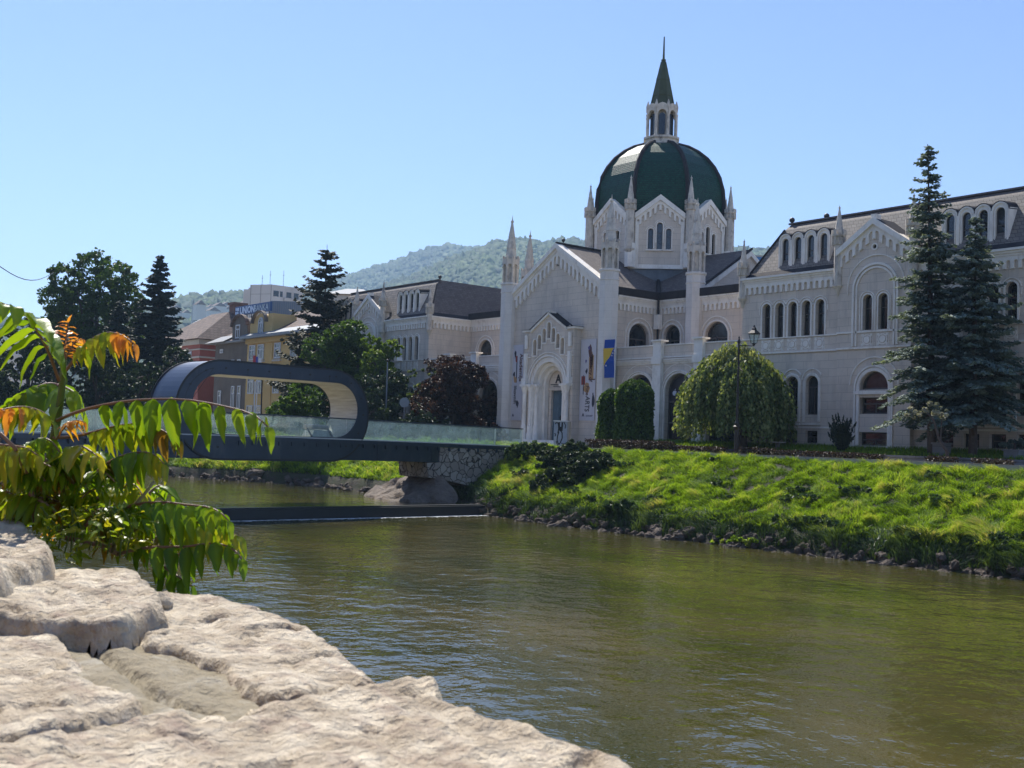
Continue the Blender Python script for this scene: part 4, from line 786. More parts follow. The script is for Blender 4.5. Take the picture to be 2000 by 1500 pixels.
# bench inside the loop
be = empty('bench', FB_(15, -.5, 1.2), 'small steel and pale bench inside the bridge loop at its right end', 'bench')
mbs = mat('brushed_steel', (.5, .45, .42), .3, metal=.8)
b = MB(); b.tube([FB_(14.45, .04, .75), FB_(15.9, .06, .75)], .13, 12); b.build('backrest', mbs, be)
b = MB(); b.prism(fw(.7), [(14.05, -.48), (15.5, -.48), (15.3, -.12), (14.2, -.12)], -.9, .0, back=True); b.build('seat', mcurb, be)
for x in (14.3, 15.65): b = MB(); b.tube([FB_(x-.15, -.48, .62), FB_(x+.1, -.1, .66), FB_(x+.15, .05, .74)], .05, 6); b.build('leg', M['steel'], be)
# ---------------------------------------------------------------- small things on the street
kx = onz(1097, 874, -.66); kx = np.array([9.2, -17.6, -.66])
kb = empty('utility_cabinet', kx, 'grey utility cabinet covered in dark graffiti between the bridge end and the ivy mound', 'cabinet')
U_ = np.array([.7, .5, 0]); U_ = _R.copy(); U_ = U_/np.linalg.norm(U_); D_ = np.array([U_[1], -U_[0], 0]); a30 = R_(-14); U_ = np.array([U_[0]*math.cos(a30)-U_[1]*math.sin(a30), U_[0]*math.sin(a30)+U_[1]*math.cos(a30), 0]); D_ = np.array([U_[1], -U_[0], 0])
fk = lambda a, z, d=0.: kx+U_*a+np.array([0, 0, z])+D_*d
mk1 = mat('grey_cabinet_paint', (.36, .40, .46), .6, var=.25, vscale=3); mk2 = mat('warm_grey_cabinet_side', (.34, .31, .27), .7, var=.2)
b = MB(); b.prism(fk, rect(-.42, .42, 0, 1.62), -.5, 0, back=True); cbn = b.build('body', mk1, kb)
b = MB(); b.prism(fk, rect(.42, .54, 0, 1.64), -.5, .02, back=True); b.build('side_post', mk2, kb)
b = MB(); b.prism(fk, rect(-.46, .46, 1.62, 1.69), -.54, .05, back=True); b.build('roof', M['white'], kb)
b = MB(); b.prism(fk, rect(-.5, .6, -.25, .0), -.6, .1, back=True); b.build('plinth', mk2, kb)
b = MB(); r = random.Random(4)
def stroke(pts, wd):
    for (x, z), (x2, z2) in zip(pts[:-1], pts[1:]):
        l = math.hypot(x2-x, z2-z)+1e-6; nx, nz2 = -(z2-z)/l*wd, (x2-x)/l*wd; b.prism(fk, [(x-nx, z-nz2), (x2-nx, z2-nz2), (x2+nx, z2+nz2), (x+nx, z+nz2)], 0, .004)
stroke([(-.34, 1.45), (-.3, 1.55), (-.16, 1.52), (-.12, 1.2), (-.16, .9)], .035); stroke([(-.1, 1.58), (-.08, 1.1), (.08, 1.05), (.1, 1.58)], .05); stroke([(.2, 1.58), (.3, 1.4), (.28, 1.2)], .025)
stroke([(-.1, 1.0), (-.18, .7), (-.2, .45), (-.08, .2), (.0, .3), (.12, .6), (.1, .95), (.0, 1.05)], .035); stroke([(-.02, 1.3), (-.02, 1.1)], .09); stroke([(.1, .32), (.2, .12), (.24, .3), (.32, .1), (.36, .34)], .03); stroke([(-.36, .9), (-.3, .8), (-.34, .7)], .03); stroke([(-.25, .4), (-.15, .12), (-.05, .1)], .03)
b.build('graffiti', M['black'], cbn)
def lamp_post(base, h, arm, lab, side=1, group=None):
    t = empty('street_lamp', base, lab, 'street lamp', group); x, y, z = base; b = MB()
    b.lathe(x, y, [(.17, z-.2), (.17, z+.12), (.13, z+.2), (.12, z+1.45), (.16, z+1.5), (.21, z+1.62), (.12, z+1.68), (.13, z+1.8), (.075, z+1.95), (.06, z+3.4), (.08, z+3.43), (.055, z+3.5), (.05, z+h-.15), (.08, z+h-.1), (.08, z+h), (.03, z+h+.1), (.05, z+h+.16), (.01, z+h+.24)], 12); b.build('post', M['iron'], t)
    e = np.array([x, y, z+h-.25]); q = e+arm; b = MB(); b.tube([e, q], .025, 6); b.tube([e+[0, 0, -.9], e+arm*.35+[0, 0, -.75], e+arm*.62+[0, 0, -.1]], .018, 5); 
    for k in (0, 1): c = e+arm*(.3+.25*k)+np.array([0, 0, -.28]); b.tube([c+np.array([0, 0, .17])*math.sin(w)+arm/np.linalg.norm(arm)*.17*math.cos(w) for w in np.linspace(0, 5.2, 12)], .014, 5)
    b.build('arm', M['iron'], t); b = MB(); lx, ly = q[0], q[1]; lz = q[2]
    b.lathe(lx, ly, [(.03, lz), (.1, lz+.12), (.16, lz+.14)], 4, PI/4)
    for i in range(4):
        a = PI/4+i*PI/2; b.tube([(lx+.15*math.cos(a), ly+.15*math.sin(a), lz+.14), (lx+.27*math.cos(a), ly+.27*math.sin(a), lz+.62)], .017, 4)
    b.lathe(lx, ly, [(.31, lz+.62), (.33, lz+.66), (.12, lz+.86), (.12, lz+.92), (.07, lz+.98), (.02, lz+1.1)], 4, PI/4); ln = b.build('lantern', M['iron'], t)
    b = MB(); b.lathe(lx, ly, [(.14, lz+.15), (.25, lz+.61)], 4, PI/4, cap=False); b.build('glass', M['lglass'], ln); return t
M['iron'] = mat('dark_brown_iron', (.035, .028, .025), .5, var=.3, metal=.3); M['lglass'] = mgl
lamp_post((22.84, -17.3, -.78), 6.12, _R*.78, 'tall dark iron street lamp with one lantern arm in front of the weeping tree')
def pole(base, top, r, lab, cat, m=None, extra=None, name='pole'):
    t = empty(name, base, lab, cat); b = MB(); b.tube([base, top], r, 8, r*.7); b.build('post', m or M['iron'], t)
    if extra: extra(t)
    return t
def ex1(t):
    b = MB(); p = np.array([-13.6, -16, 5.0]); b.tube([p+[0, 0, -.7], p+_R*.5+[0, 0, -.45], p+_R*.9+[0, 0, -.15]], .03, 5); b.sphere(p+[0, 0, .62], .12); b.build('arm', M['iron'], t)
    b = MB(); b.obox(p+_R*.95+[0, 0, .75], _R, (0, 0, 1), np.cross(_R, (0, 0, 1.)), .2, .14, .3); b.build('camera_box', M['white'], t)
pole((-13.5, -16, -.7), (-13.6, -16, 5.6), .07, 'thin grey lamp pole with bent arm between the green tree and purple tree', 'pole', mat('grey_pole', (.2, .22, .25), .5), ex1, 'lamp_pole')
def ex2(t):
    c = np.array([-10.94, -16, 2.3]); b = MB(); fr = frame(c-[0, 0, 0], _R, np.cross(_R, (0, 0, 1.))); b.prism(fr, circ(0, 0, .38, 18), -.02, .02, back=True); b.build('disc', mat('grey_sign_back', (.3, .33, .35), .5), t)
pole((-10.94, -16, -.7), (-10.94, -16, 2.3), .04, 'round traffic sign seen from behind, on a thin post before the purple tree', 'sign', mat('galvanised', (.35, .35, .35), .5), ex2, 'traffic_sign')
pt = at(323, 735, 82)
# bust on a pedestal between the spruces
bp_ = np.array([31.55, -12.4, -.35]); bu = empty('bust_statue', bp_, 'dark bronze bust on a low pedestal between the two spruce trunks', 'statue')
b = MB(); b.box(bp_[0]-.32, bp_[0]+.32, bp_[1]-.3, bp_[1]+.3, -.4, .25); b.box(bp_[0]-.37, bp_[0]+.37, bp_[1]-.35, bp_[1]+.35, .25, .33); b.build('pedestal', mst, bu)
b = MB(); x, y = bp_[0], bp_[1]; b.lathe(x, y, [(.16, .33), (.14, .4), (.27, .52), (.29, .62), (.2, .72), (.09, .78), (.085, .84), (.13, .9), (.155, 1.0), (.15, 1.1), (.09, 1.2), (.01, 1.23)], 14); b.obox((x, y-.15, 1.0), (1, 0, 0), (0, 1, 0), (0, 0, 1), .025, .04, .05); b.obox((x, y, .6), (1, 0, 0), (0, 1, 0), (0, 0, 1), .36, .13, .09); b.build('figure', mat('dark_bronze', (.05, .045, .035), .45, metal=.6), bu, smooth=True)
pp = np.array([35.2, -12.4, -.33]); po = empty('planter', pp, 'square stone planter with a small spreading conifer beyond the right spruce', 'planter')
b = MB(); b.box(pp[0]-.35, pp[0]+.35, pp[1]-.35, pp[1]+.35, -.4, .02); b.box(pp[0]-.4, pp[0]+.4, pp[1]-.4, pp[1]+.4, .02, .1); b.build('pot', mst, po)
# trestle seat / low stone table under the weeping tree
for x in (21.6,):
    t = empty('stone_table', (x, -12.3, -.35), 'low round stone table beside the weeping tree', 'table'); b = MB(); b.lathe(x, -12.3, [(.14, -.4), (.12, .08)], 8); b.build('foot', mst, t); b = MB(); b.lathe(x, -12.3, [(.45, .08), (.47, .15)], 16); b.build('tabletop', M['paving'], t)
# ---------------------------------------------------------------- foliage helpers
def unit(n): 
    v = rng.normal(size=(n, 3)); return v/np.linalg.norm(v, axis=1)[:, None]
def cards(P, size, asp=.6, N=None, up=0., A=None, bend=True):
    """leaf-shaped cards (4-vertex diamonds) at P"""
    n = len(P); size = np.broadcast_to(size, (n,))[:, None]
    if A is None: A = unit(n); A[:, 2] -= up; A /= np.linalg.norm(A, axis=1)[:, None]
    B = np.cross(A, unit(n) if N is None else N); B /= (np.linalg.norm(B, axis=1)[:, None]+1e-9)
    C_ = np.cross(A, B); a = A*size; b = B*size*asp*.5; c = C_*size*.12
    V = np.stack([P-a*.5, P+b+c, P+a*.5, P-b+c], 1).reshape(-1, 3)
    return V, np.arange(4*n).reshape(n, 4)
def lumpy(clumps, n, sub=26, fill=.45, squash=.85):
    """points spread through lumpy crowns: sub-clumps near each clump's skin, leaves round each sub-clump"""
    tot = sum(r[3]**2 for r in clumps); out = []; tin = []
    for (x, y, z, r) in clumps:
        k = int(n*r*r/tot); ns = max(6, int(sub*r**1.2)); d = unit(ns); rad = r*(fill+(1-fill)*rng.random(ns)**.45); sc = np.array([x, y, z])+d*rad[:, None]*[1, 1, squash]
        idx = rng.integers(0, ns, k); sr = r*rng.uniform(.16, .32, ns); tt = rng.random(ns)
        p = sc[idx]+unit(k)*(sr[idx]*rng.random(k)**.5)[:, None]*[1, 1, .75]; out.append(p); tin.append(tt[idx]*.55+rng.random(k)*.45)
    return np.concatenate(out), np.concatenate(tin)
def leafmat(name, dark, mid, light, trans=.35, rough=.55):
    return mat(name, mid, rough, tint=[(0., dark), (1., light), (.55, mid)], trans=trans, spec=.35)
LM = dict(green=leafmat('green_leaves', (.030, .062, .012), (.060, .118, .018), (.11, .19, .03), .42), lime=leafmat('lime_leaves', (.07, .13, .015), (.13, .21, .025), (.21, .29, .05), .45),
          dark=leafmat('dark_green_leaves', (.016, .032, .013), (.028, .052, .020), (.055, .085, .03), .22), purple=leafmat('purple_leaves', (.018, .009, .008), (.042, .017, .012), (.13, .055, .027), .3),
          spruce=leafmat('blue_green_needles', (.055, .088, .078), (.13, .18, .155), (.27, .32, .27), .28, .7), fir=leafmat('dark_fir_needles', (.010, .022, .014), (.020, .036, .024), (.045, .062, .035), .1, .7),
          pine=leafmat('pine_needles', (.020, .028, .018), (.036, .046, .027), (.075, .078, .04), .12, .7), weep=leafmat('variegated_leaves', (.04, .07, .02), (.13, .185, .055), (.38, .41, .17), .45), ivy=leafmat('ivy_leaves', (.03, .065, .012), (.065, .125, .02), (.14, .22, .045), .35),
          hedge=leafmat('barberry_leaves', (.03, .018, .014), (.055, .032, .022), (.08, .085, .03), .2), white=leafmat('white_blossom', (.06, .09, .04), (.30, .30, .24), (.62, .60, .52), .3), grass=mat('grass_blades', (.2, .3, .02), .6, tint=[(0., (.07, .12, .012)), (1., (.46, .42, .16)), (.45, (.175, .30, .018)), (.85, (.36, .48, .06))], trans=.5, spec=.3), cone=leafmat('yew_needles', (.008, .018, .011), (.014, .028, .017), (.03, .045, .024), .08, .7), weed=leafmat('weed_leaves', (.025, .055, .018), (.055, .10, .03), (.12, .18, .06), .3))
bark = mat('brown_bark', (.085, .062, .048), .9, var=.4, vscale=5, bump=.8, bscale=14, bdist=.05)
bark2 = mat('grey_bark', (.12, .11, .095), .9, var=.4, vscale=4, bump=.8, bscale=12, bdist=.05)
def tree(name, base, clumps, n, size, m, label, cat='tree', trunk=.2, group=None, asp=.65, fill=.45, sub=26, bk=None, up=.2, tb=0., limbs=7):
    """clumps relative to base"""
    base = np.array(base, float); t = empty(name, base, label, cat, group); cl = [(base[0]+c[0], base[1]+c[1], base[2]+c[2], c[3]) for c in clumps]
    P, ti = lumpy(cl, n, sub, fill); V, F = cards(P, size*rng.uniform(.7, 1.3, len(P)), asp, up=up)
    fast_mesh('crown', V, F, m, t, tint=np.clip(np.repeat(ti+tb, 4), 0, 1))
    b = MB(); cz = np.mean([c[2] for c in clumps]); top = base+np.array([np.mean([c[0] for c in clumps])*.6, np.mean([c[1] for c in clumps])*.6, cz])
    k0 = base+(top-base)*.55+[random.uniform(-.1, .1), 0, 0]; b.tube([base-[0, 0, .3], base+(top-base)*.25, k0, top], [trunk*1.25, trunk, trunk*.8, trunk*.35], 8)
    for c in sorted(cl, key=lambda c: -c[3])[:limbs]:
        e = np.array(c[:3]); s_ = base+(top-base)*random.uniform(.4, .75); b.tube([s_, (s_+e)/2+[0, 0, -.05*c[3]], e+[0, 0, c[3]*.3]], [trunk*.5, trunk*.32, trunk*.1], 6)
        for q in range(3): d = unit(1)[0]*c[3]*.7; b.tube([e, e+d*.6, e+d], [trunk*.2, trunk*.12, trunk*.04], 5)
    b.build('trunk', bk or bark, t); return t
def clumpset(w, h, zc, n, r0, r1, seed, dome=.6):
    r = random.Random(seed); o = []
    for i in range(n):
        a = r.uniform(0, 2*PI); q = math.sqrt(r.random()); z = r.uniform(-1, 1); k = math.sqrt(max(.05, 1-(z*.9)**2)); o.append((w*q*k*math.cos(a), w*q*k*math.sin(a), zc+h*z, r.uniform(r0, r1)))
    return o
def conifer(name, base, H, R, m, label, group=None, whorls=32, droop=.35, h0=.08, per=7, prof=None, cs=.26, trunk=.2, lean=(0, 0), twigs=13, cpt=3, rag=.25, seed=1, tb=0.):
    rr = np.random.default_rng(seed); base = np.array(base, float); t = empty(name, base, label, 'conifer', group); P = []; A = []; T = []; b = MB()
    tip = base+np.array([lean[0], lean[1], H]); ax = lambda f: base+(tip-base)*f+np.array([lean[0], lean[1], 0])*.25*(f*f-f)
    b.tube([base-[0, 0, .3]]+[ax(f) for f in (.0, .25, .5, .75, 1)], [trunk*1.3, trunk*1.1, trunk*.85, trunk*.6, trunk*.3, .02], 8)
    for w in range(whorls):
        f = h0+(1-h0)*(max(0., w+rr.uniform(-.3, .3))/whorls)**.93; f = min(.985, max(h0, f)); L0 = R*(prof(f) if prof else (1-f)**.85)
        nb = per if f < .8 else max(4, per-2); ph = rr.uniform(0, 6.28)
        for k in range(nb):
            a = ph+2*PI*k/nb+rr.uniform(-.25, .25); L_ = L0*rr.uniform(1-rag, 1.05)+.12; d = np.array([math.cos(a), math.sin(a), 0]); s0 = ax(min(.99, max(h0*.7, f+rr.uniform(-.8, .8)/whorls))); dr = droop*(1.15-f*.9)*rr.uniform(.45, 1.35)
            pt_ = lambda q: s0+d*L_*q+np.array([0, 0, L_*(.10*q-dr*q*q+.12*max(0, q-.7)*3*q)])
            b.tube([pt_(0), pt_(.5), pt_(.95)], [max(.012, trunk*.16*(1-f)), .018, .006], 4)
            k_ = max(3, int(twigs*L_/R)+2); side = np.array([-d[1], d[0], 0]); tt = rr.random()
            for q in np.linspace(.12, 1, k_):
                p = pt_(q); lt = L_*.34*(1.05-q)**.7+.07
                for sg_ in (-1, 1):
                    dd = d*.62+side*sg_*.78; n_ = max(1, int(cpt*lt/.35)+1)
                    for j in range(n_):
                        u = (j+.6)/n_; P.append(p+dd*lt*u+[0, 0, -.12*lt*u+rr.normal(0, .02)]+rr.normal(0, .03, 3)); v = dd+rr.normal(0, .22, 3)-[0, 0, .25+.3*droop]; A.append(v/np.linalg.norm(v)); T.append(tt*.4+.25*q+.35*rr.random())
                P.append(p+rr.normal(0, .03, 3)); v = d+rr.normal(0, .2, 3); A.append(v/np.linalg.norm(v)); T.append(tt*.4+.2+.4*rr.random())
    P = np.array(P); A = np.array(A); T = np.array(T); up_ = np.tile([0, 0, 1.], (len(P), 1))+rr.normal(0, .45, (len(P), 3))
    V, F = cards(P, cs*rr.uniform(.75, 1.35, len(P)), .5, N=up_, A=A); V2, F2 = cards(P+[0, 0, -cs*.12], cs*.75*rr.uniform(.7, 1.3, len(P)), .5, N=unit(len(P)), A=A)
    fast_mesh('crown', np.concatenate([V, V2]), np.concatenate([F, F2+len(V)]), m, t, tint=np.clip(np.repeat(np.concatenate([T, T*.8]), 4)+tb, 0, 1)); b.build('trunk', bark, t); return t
# ---------------------------------------------------------------- grass on the bank (stuff)
def grass(name, n, u0, u1, t0, t1, h0, h1, w, m, label, seed=1, tb=0.):
    r = np.random.default_rng(seed); N_ = int(n*2.2); u = r.uniform(u0, u1, N_); t = r.uniform(t0, t1, N_); s = t*8.
    keep = r.random(N_) < np.clip(.62+.3*fbm(u, s, 3.2, 3, 11), .3, 1); u, t, s = u[keep][:n], t[keep][:n], s[keep][:n]
    v0 = np.interp(u, WLU, WLV)-.3; v1 = np.array([vt(a) for a in u]); dv, dz0 = bank_off(u, t); v = v0+(v1-v0)*t+dv; z = np.array([bank_z(a, b) for a, b in zip(u, t)])+dz0
    big = fbm(u, s, .55, 2, 12); mid_ = fbm(u, s, 2.8, 2, 13); fine = fbm(u, s, 7.5, 2, 14); h = (h0+(h1-h0)*r.random(len(u)))*np.clip(1+.15*big+.3*mid_+.45*fine, .15, 2.2)
    a = r.uniform(0, 2*PI, len(u)); d = np.stack([np.cos(a), np.sin(a), np.zeros(len(u))], 1); lean = r.normal(0, .45, (len(u), 3)); lean[:, 1] -= .35+.6*fbm(u, s, 2.6, 2, 16); lean[:, 0] += .8*fbm(u, s, 2.4, 2, 15); lean[:, 2] = 0
    B = np.stack([u, v, z-.04], 1); Z_ = np.array([0, 0, 1.]); mid = B+Z_*(h*.62)[:, None]+lean*(h*.28)[:, None]; tip = B+Z_*(h*.9)[:, None]+lean*(h*.9)[:, None]; W = d*(w*r.uniform(.6, 1.5, len(u)))[:, None]
    V = np.stack([B-W, B+W, mid+W*.7, mid-W*.7, mid-W*.7, mid+W*.7, tip+W*.08, tip-W*.08], 1).reshape(-1, 3); i = np.arange(len(u))*8
    F = np.concatenate([np.stack([i, i+1, i+2, i+3], 1), np.stack([i+4, i+5, i+6, i+7], 1)]); tn = np.clip(.45+.15*big+.22*mid_+.20*fine+r.normal(0, .16, len(u))+tb, 0, 1)
    tag(fast_mesh(name, V, F, m, tint=np.repeat(tn, 8)), kind='stuff', label=label)
grass('bank_grass', 270000, 2, 50, .19, 1.02, .12, .28, .015, LM['grass'], 'long bright green grass covering the steep river bank', seed=3)
grass('far_bank_grass', 80000, -50, 3, .19, 1.02, .16, .36, .03, LM['grass'], 'green grass on the bank beyond the footbridge', seed=4)
grass('waterside_weeds', 26000, 4, 48, .10, .27, .12, .34, .022, LM['weed'], 'weeds at the foot of the bank', seed=5, tb=-.05)
# garden grass
def lawn(n, u0, u1, v0, v1, zf, h, label, m, seed, tb=0):
    r = np.random.default_rng(seed); u = r.uniform(u0, u1, n); v = r.uniform(v0, v1, n); z = zf(u, v); hh = h*r.uniform(.4, 1.5, n); a = r.uniform(0, 6.28, n); d = np.stack([np.cos(a), np.sin(a), 0*a], 1)*.02; B = np.stack([u, v, z], 1); T_ = B+np.stack([r.normal(0, .4, n), r.normal(0, .4, n), np.ones(n)], 1)*hh[:, None]
    V = np.stack([B-d, B+d, T_+d*.2, T_-d*.2], 1).reshape(-1, 3); tag(fast_mesh('garden_grass', V, np.arange(4*n).reshape(n, 4), m, tint=np.repeat(np.clip(r.normal(.4+tb, .2, n), 0, 1), 4)), kind='stuff', label=label)
lawn(26000, 8.5, 47, -13.2, -9.95, lambda u, v: -.42+.42*(v+13.3)/3.6, .16, 'unmown grass in the garden strip', LM['grass'], 8)
# boulders at the waterline
mrk = mat('bank_rock', (.17, .125, .092), .9, var=.5, vscale=2.2, bump=.8, bscale=6, bdist=.08, col2=(.08, .065, .05)); BM = []
for k in range(7):
    r = np.random.default_rng(50+k); b = MB(); b.sphere((0, 0, 0), 1., 16, 11); V = np.array(b.v); fq = r.uniform(1.2, 2.6, (5, 3)); ph = r.uniform(0, 6, 5)
    V = V*(1+sum(.15*np.sin(V@fq[i]+ph[i]) for i in range(5))+.05*np.sin(V@[7, 5, 9.]+k)+r.normal(0, .035, len(V)))[:, None]; V = np.sign(V)*np.abs(V)**.72*[1., .8, .75]; V += .10*np.sign(np.sin(V@[5., 3., 4.]+k))[:, None]*V; b.v = [tuple(p) for p in V]; BM.append(b)
proto = []
for k, b in enumerate(BM):
    o = b.build('boulder', mrk, None); proto.append(o.data); 
    if k: bpy.data.objects.remove(o)
    else: first = o
r = random.Random(9); cnt = 0; u = -24.
while u < 48 and cnt < 292:
    near = u > 9.5; sc = r.uniform(.16, .29)*(1.6 if r.random() < .1 else 1)*(1 if near else 1.5)
    if not 6.8 < u < 9.3:
        for row in range(2):
            s2 = sc*r.uniform(.7, 1.15)*(1, .95)[row]; tt = (.055, .110)[row]+r.uniform(-.02, .02)
            if row and r.random() < (.12 if near else .5): continue
            if cnt == 0: o = first
            else: o = first.copy(); o.data = proto[cnt % 7]; COL.objects.link(o)
            uu = u+r.uniform(-.25, .25); v = vw(uu)-.3+(vt(uu)-vw(uu)+.3)*tt
            o.location = (uu, v, bank_z(uu, tt)+s2*.12); o.scale = (s2*1.25, s2*.85, s2*1.05); o.rotation_euler = (r.uniform(-.5, .5), r.uniform(-.5, .5), r.uniform(0, 6.28)); cnt += 1
            tag(o, 'brown grey boulder among the others where the grassy bank meets the water', 'rock', 'boulders along the foot of the far bank')
    u += sc*1.3 if near else sc*2.0
# ---------------------------------------------------------------- shrubs and trees near the academy
GZ = lambda v: -.42+.42*(v+13.3)/3.6
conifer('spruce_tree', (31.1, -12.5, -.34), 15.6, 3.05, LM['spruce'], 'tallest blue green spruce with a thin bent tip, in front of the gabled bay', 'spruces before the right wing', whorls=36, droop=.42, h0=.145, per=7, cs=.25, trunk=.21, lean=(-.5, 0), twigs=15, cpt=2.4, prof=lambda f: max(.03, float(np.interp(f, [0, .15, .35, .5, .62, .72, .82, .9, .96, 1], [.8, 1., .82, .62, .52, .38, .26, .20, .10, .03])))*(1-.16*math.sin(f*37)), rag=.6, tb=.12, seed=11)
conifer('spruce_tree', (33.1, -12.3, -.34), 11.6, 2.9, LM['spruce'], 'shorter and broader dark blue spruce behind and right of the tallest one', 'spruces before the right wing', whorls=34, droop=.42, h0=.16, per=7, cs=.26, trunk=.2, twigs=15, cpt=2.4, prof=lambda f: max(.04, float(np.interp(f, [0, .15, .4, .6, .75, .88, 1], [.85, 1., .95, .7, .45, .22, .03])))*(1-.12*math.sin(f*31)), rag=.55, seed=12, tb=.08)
# potted small conifer in the planter
P, ti = lumpy([(35.2, -12.4, .35, .45), (34.9, -12.5, .3, .35), (35.6, -12.3, .45, .35)], 1600, 30, .5, .5); V, F = cards(P, .16, .4); t = empty('potted_conifer', (35.2, -12.4, .1), 'small spreading conifer growing in the square stone planter', 'shrub'); fast_mesh('crown', V, F, LM['spruce'], t, tint=np.repeat(ti, 4)); b = MB(); b.tube([(35.2, -12.4, .0), (35.2, -12.4, .4)], .05); b.build('stem', bark, t)
# white flowering bush
c = onv(1808, 803, -16.3); bx = onv(1852, 880, -16.2)[0]
t = empty('flowering_bush', (bx, -16.2, -.86), 'small crooked tree with pale cream blossom in front of the tallest spruce', 'bush')
P, ti = lumpy([(c[0]-.35, -16.3, c[2]+.05, .45), (c[0]+.25, -16.2, c[2]+.1, .45), (c[0]+.7, -16.1, c[2]-.1, .38), (c[0]-.7, -16.4, c[2]-.15, .3)], 3600, 26, .4, .6); V, F = cards(P, .10, .75); fast_mesh('crown', V, F, LM['white'], t, tint=np.repeat(np.clip(ti+.12, 0, 1), 4))
b = MB(); b.tube([(bx, -16.2, -1.0), (bx-.05, -16.2, -.1), (bx-.4, -16.25, .4), (c[0]+.4, -16.3, c[2]-.4), (c[0], -16.3, c[2])], [.09, .08, .07, .05, .03], 6); b.tube([(bx-.35, -16.25, .4), (c[0]+.75, -16.2, c[2]-.05)], .035, 5, .02); b.build('trunk', bark, t)
# dark cone shrub made of upright flame-shaped lobes
t = empty('upright_yew', (25.95, -12.6, -.32), 'small dark upright shrub with flame-shaped lobes, narrow at its foot, before the gabled bay', 'shrub'); r = random.Random(3); P = []; A = []
for k in range(30):
    a = r.uniform(0, 6.28); out = r.uniform(.15, .8); h = r.uniform(1.1, 2.15)-out*.35
    for j in range(130):
        q = (j+r.random())/130; wd = .17*math.sin(PI*min(1, q*.9+.12))**.8; x = out*q**1.1*math.cos(a); y = out*q**1.1*math.sin(a)*.9; P.append((25.95+x+r.gauss(0, wd*.5), -12.6+y+r.gauss(0, wd*.5), -.3+h*q)); A.append((math.cos(a)*.35+r.gauss(0, .25), math.sin(a)*.35+r.gauss(0, .25), 1.))
A = np.array(A); A /= np.linalg.norm(A, axis=1)[:, None]; V, F = cards(np.array(P), .15, .45, A=A); fast_mesh('crown', V, F, LM['cone'], t, tint=np.repeat(rng.random(len(P)), 4)); b = MB(); b.tube([(25.95, -12.6, -.5), (25.95, -12.6, .6)], .09, 6, .04); b.build('stem', bark, t)
# weeping tree
wc = np.array([19.0, -13.0, 0]); t = empty('weeping_tree', (19.6, -12.9, -.38), 'round weeping tree with pale green leaves hanging low behind the street lamp', 'tree'); P = []; A = []; T = []; r = np.random.default_rng(21)
for k in range(950):
    a = r.uniform(0, 2*PI); q = math.sqrt(r.random()); R0 = 2.6*q; ztop = 5.35-1.95*q**1.9+r.normal(0, .16)+.25*math.sin(a*3+1); L_ = r.uniform(.7, 1.)*(1.3+2.9*q**1.1) if r.random() < .75 else r.uniform(.4, 1.2)
    lump = .25*math.sin(a*7+k % 5)+r.normal(0, .12)
    n_ = int(L_*13); out = .35+.72*q; tt = r.random()
    for j in range(n_):
        s_ = j/13; rr_ = R0+out*(1-math.exp(-s_*1.1))*.9*(q > .3)-.05*s_+lump*(q); zz = ztop-s_; 
        if zz < .25+.3*math.sin(a*5): break
        P.append((wc[0]+rr_*math.cos(a)+r.normal(0, .07), wc[1]+rr_*math.sin(a)*.9+r.normal(0, .07), zz+r.normal(0, .04))); A.append((math.cos(a)*.5+r.normal(0, .35), math.sin(a)*.5+r.normal(0, .35), -.9)); T.append(.25+.25*tt+.45*r.random()+.2*(zz > 4.6))
A = np.array(A); A /= np.linalg.norm(A, axis=1)[:, None]; V, F = cards(np.array(P), .24*r.uniform(.7, 1.3, len(P)), .6, A=A); fast_mesh('crown', V, F, LM['weep'], t, tint=np.clip(np.repeat(T, 4), 0, 1))
b = MB(); b.tube([(19.7, -12.9, -.6), (19.6, -12.9, .3), (19.9, -12.9, 1.4), (19.2, -13, 3.0), (18.7, -13, 4.9)], [.3, .24, .2, .17, .06], 9)
for k in range(9): a = k*.7; b.tube([(19.2, -13, 2.8+k*.15), (18.7+1.4*math.cos(a), -13+1.3*math.sin(a), 4.4), (18.7+2.7*math.cos(a), -13+2.4*math.sin(a), 4.0)], [.09, .06, .02], 5)
b.build('trunk', bark, t)
# ivy-clad mound: two columns grown together
def ivy(cx, cy, rx, ry, h, n, label, seed):
    r = np.random.default_rng(seed); t = empty('ivy_mound', (cx, cy, -.42), label, 'shrub', 'ivy mounds'); a = r.uniform(0, 2*PI, n); q = r.random(n)
    z = np.where(q < .7, r.random(n)*.72, .72+.28*np.sin(r.random(n)*PI/2)); k = np.where(z < .72, 1+.05*np.sin(z*9), np.sqrt(np.maximum(0, 1-((z-.72)/.29)**2))); lump = 1+.05*np.sin(a*5+z*7)+.04*np.sin(a*11-z*13)+r.normal(0, .025, n)-.12*(r.random(n) < .25)
    P = np.stack([cx+rx*k*lump*np.cos(a), cy+ry*k*lump*np.sin(a), -.42+h*z*(1+.02*np.sin(a*3))], 1); A = np.stack([np.cos(a)*.5, np.sin(a)*.5, -np.ones(n)*.8], 1)+r.normal(0, .4, (n, 3)); A /= np.linalg.norm(A, axis=1)[:, None]
    V, F = cards(P, .17*r.uniform(.7, 1.3, n), .85, A=A); fast_mesh('foliage', V, F, LM['ivy'], t, tint=np.repeat(np.clip(r.normal(.5, .22, n)+.1*np.sin(a*9), 0, 1), 4))
    b = MB(); b.lathe(cx, cy, [(.8*rx, -.5), (.85*rx, 1), (.8*rx, h*.6), (.5*rx, h*.8), (.1, h*.9)], 10); b.build('core', mat('ivy_core', (.02, .035, .012), 1.), t)
q_ = onv(1238, 800, -14.6); ivy(q_[0], -14.6, 1.12, 1.15, 4.0, 9500, 'taller ivy mound, leaves hanging in a rounded column by the first arch', 31)
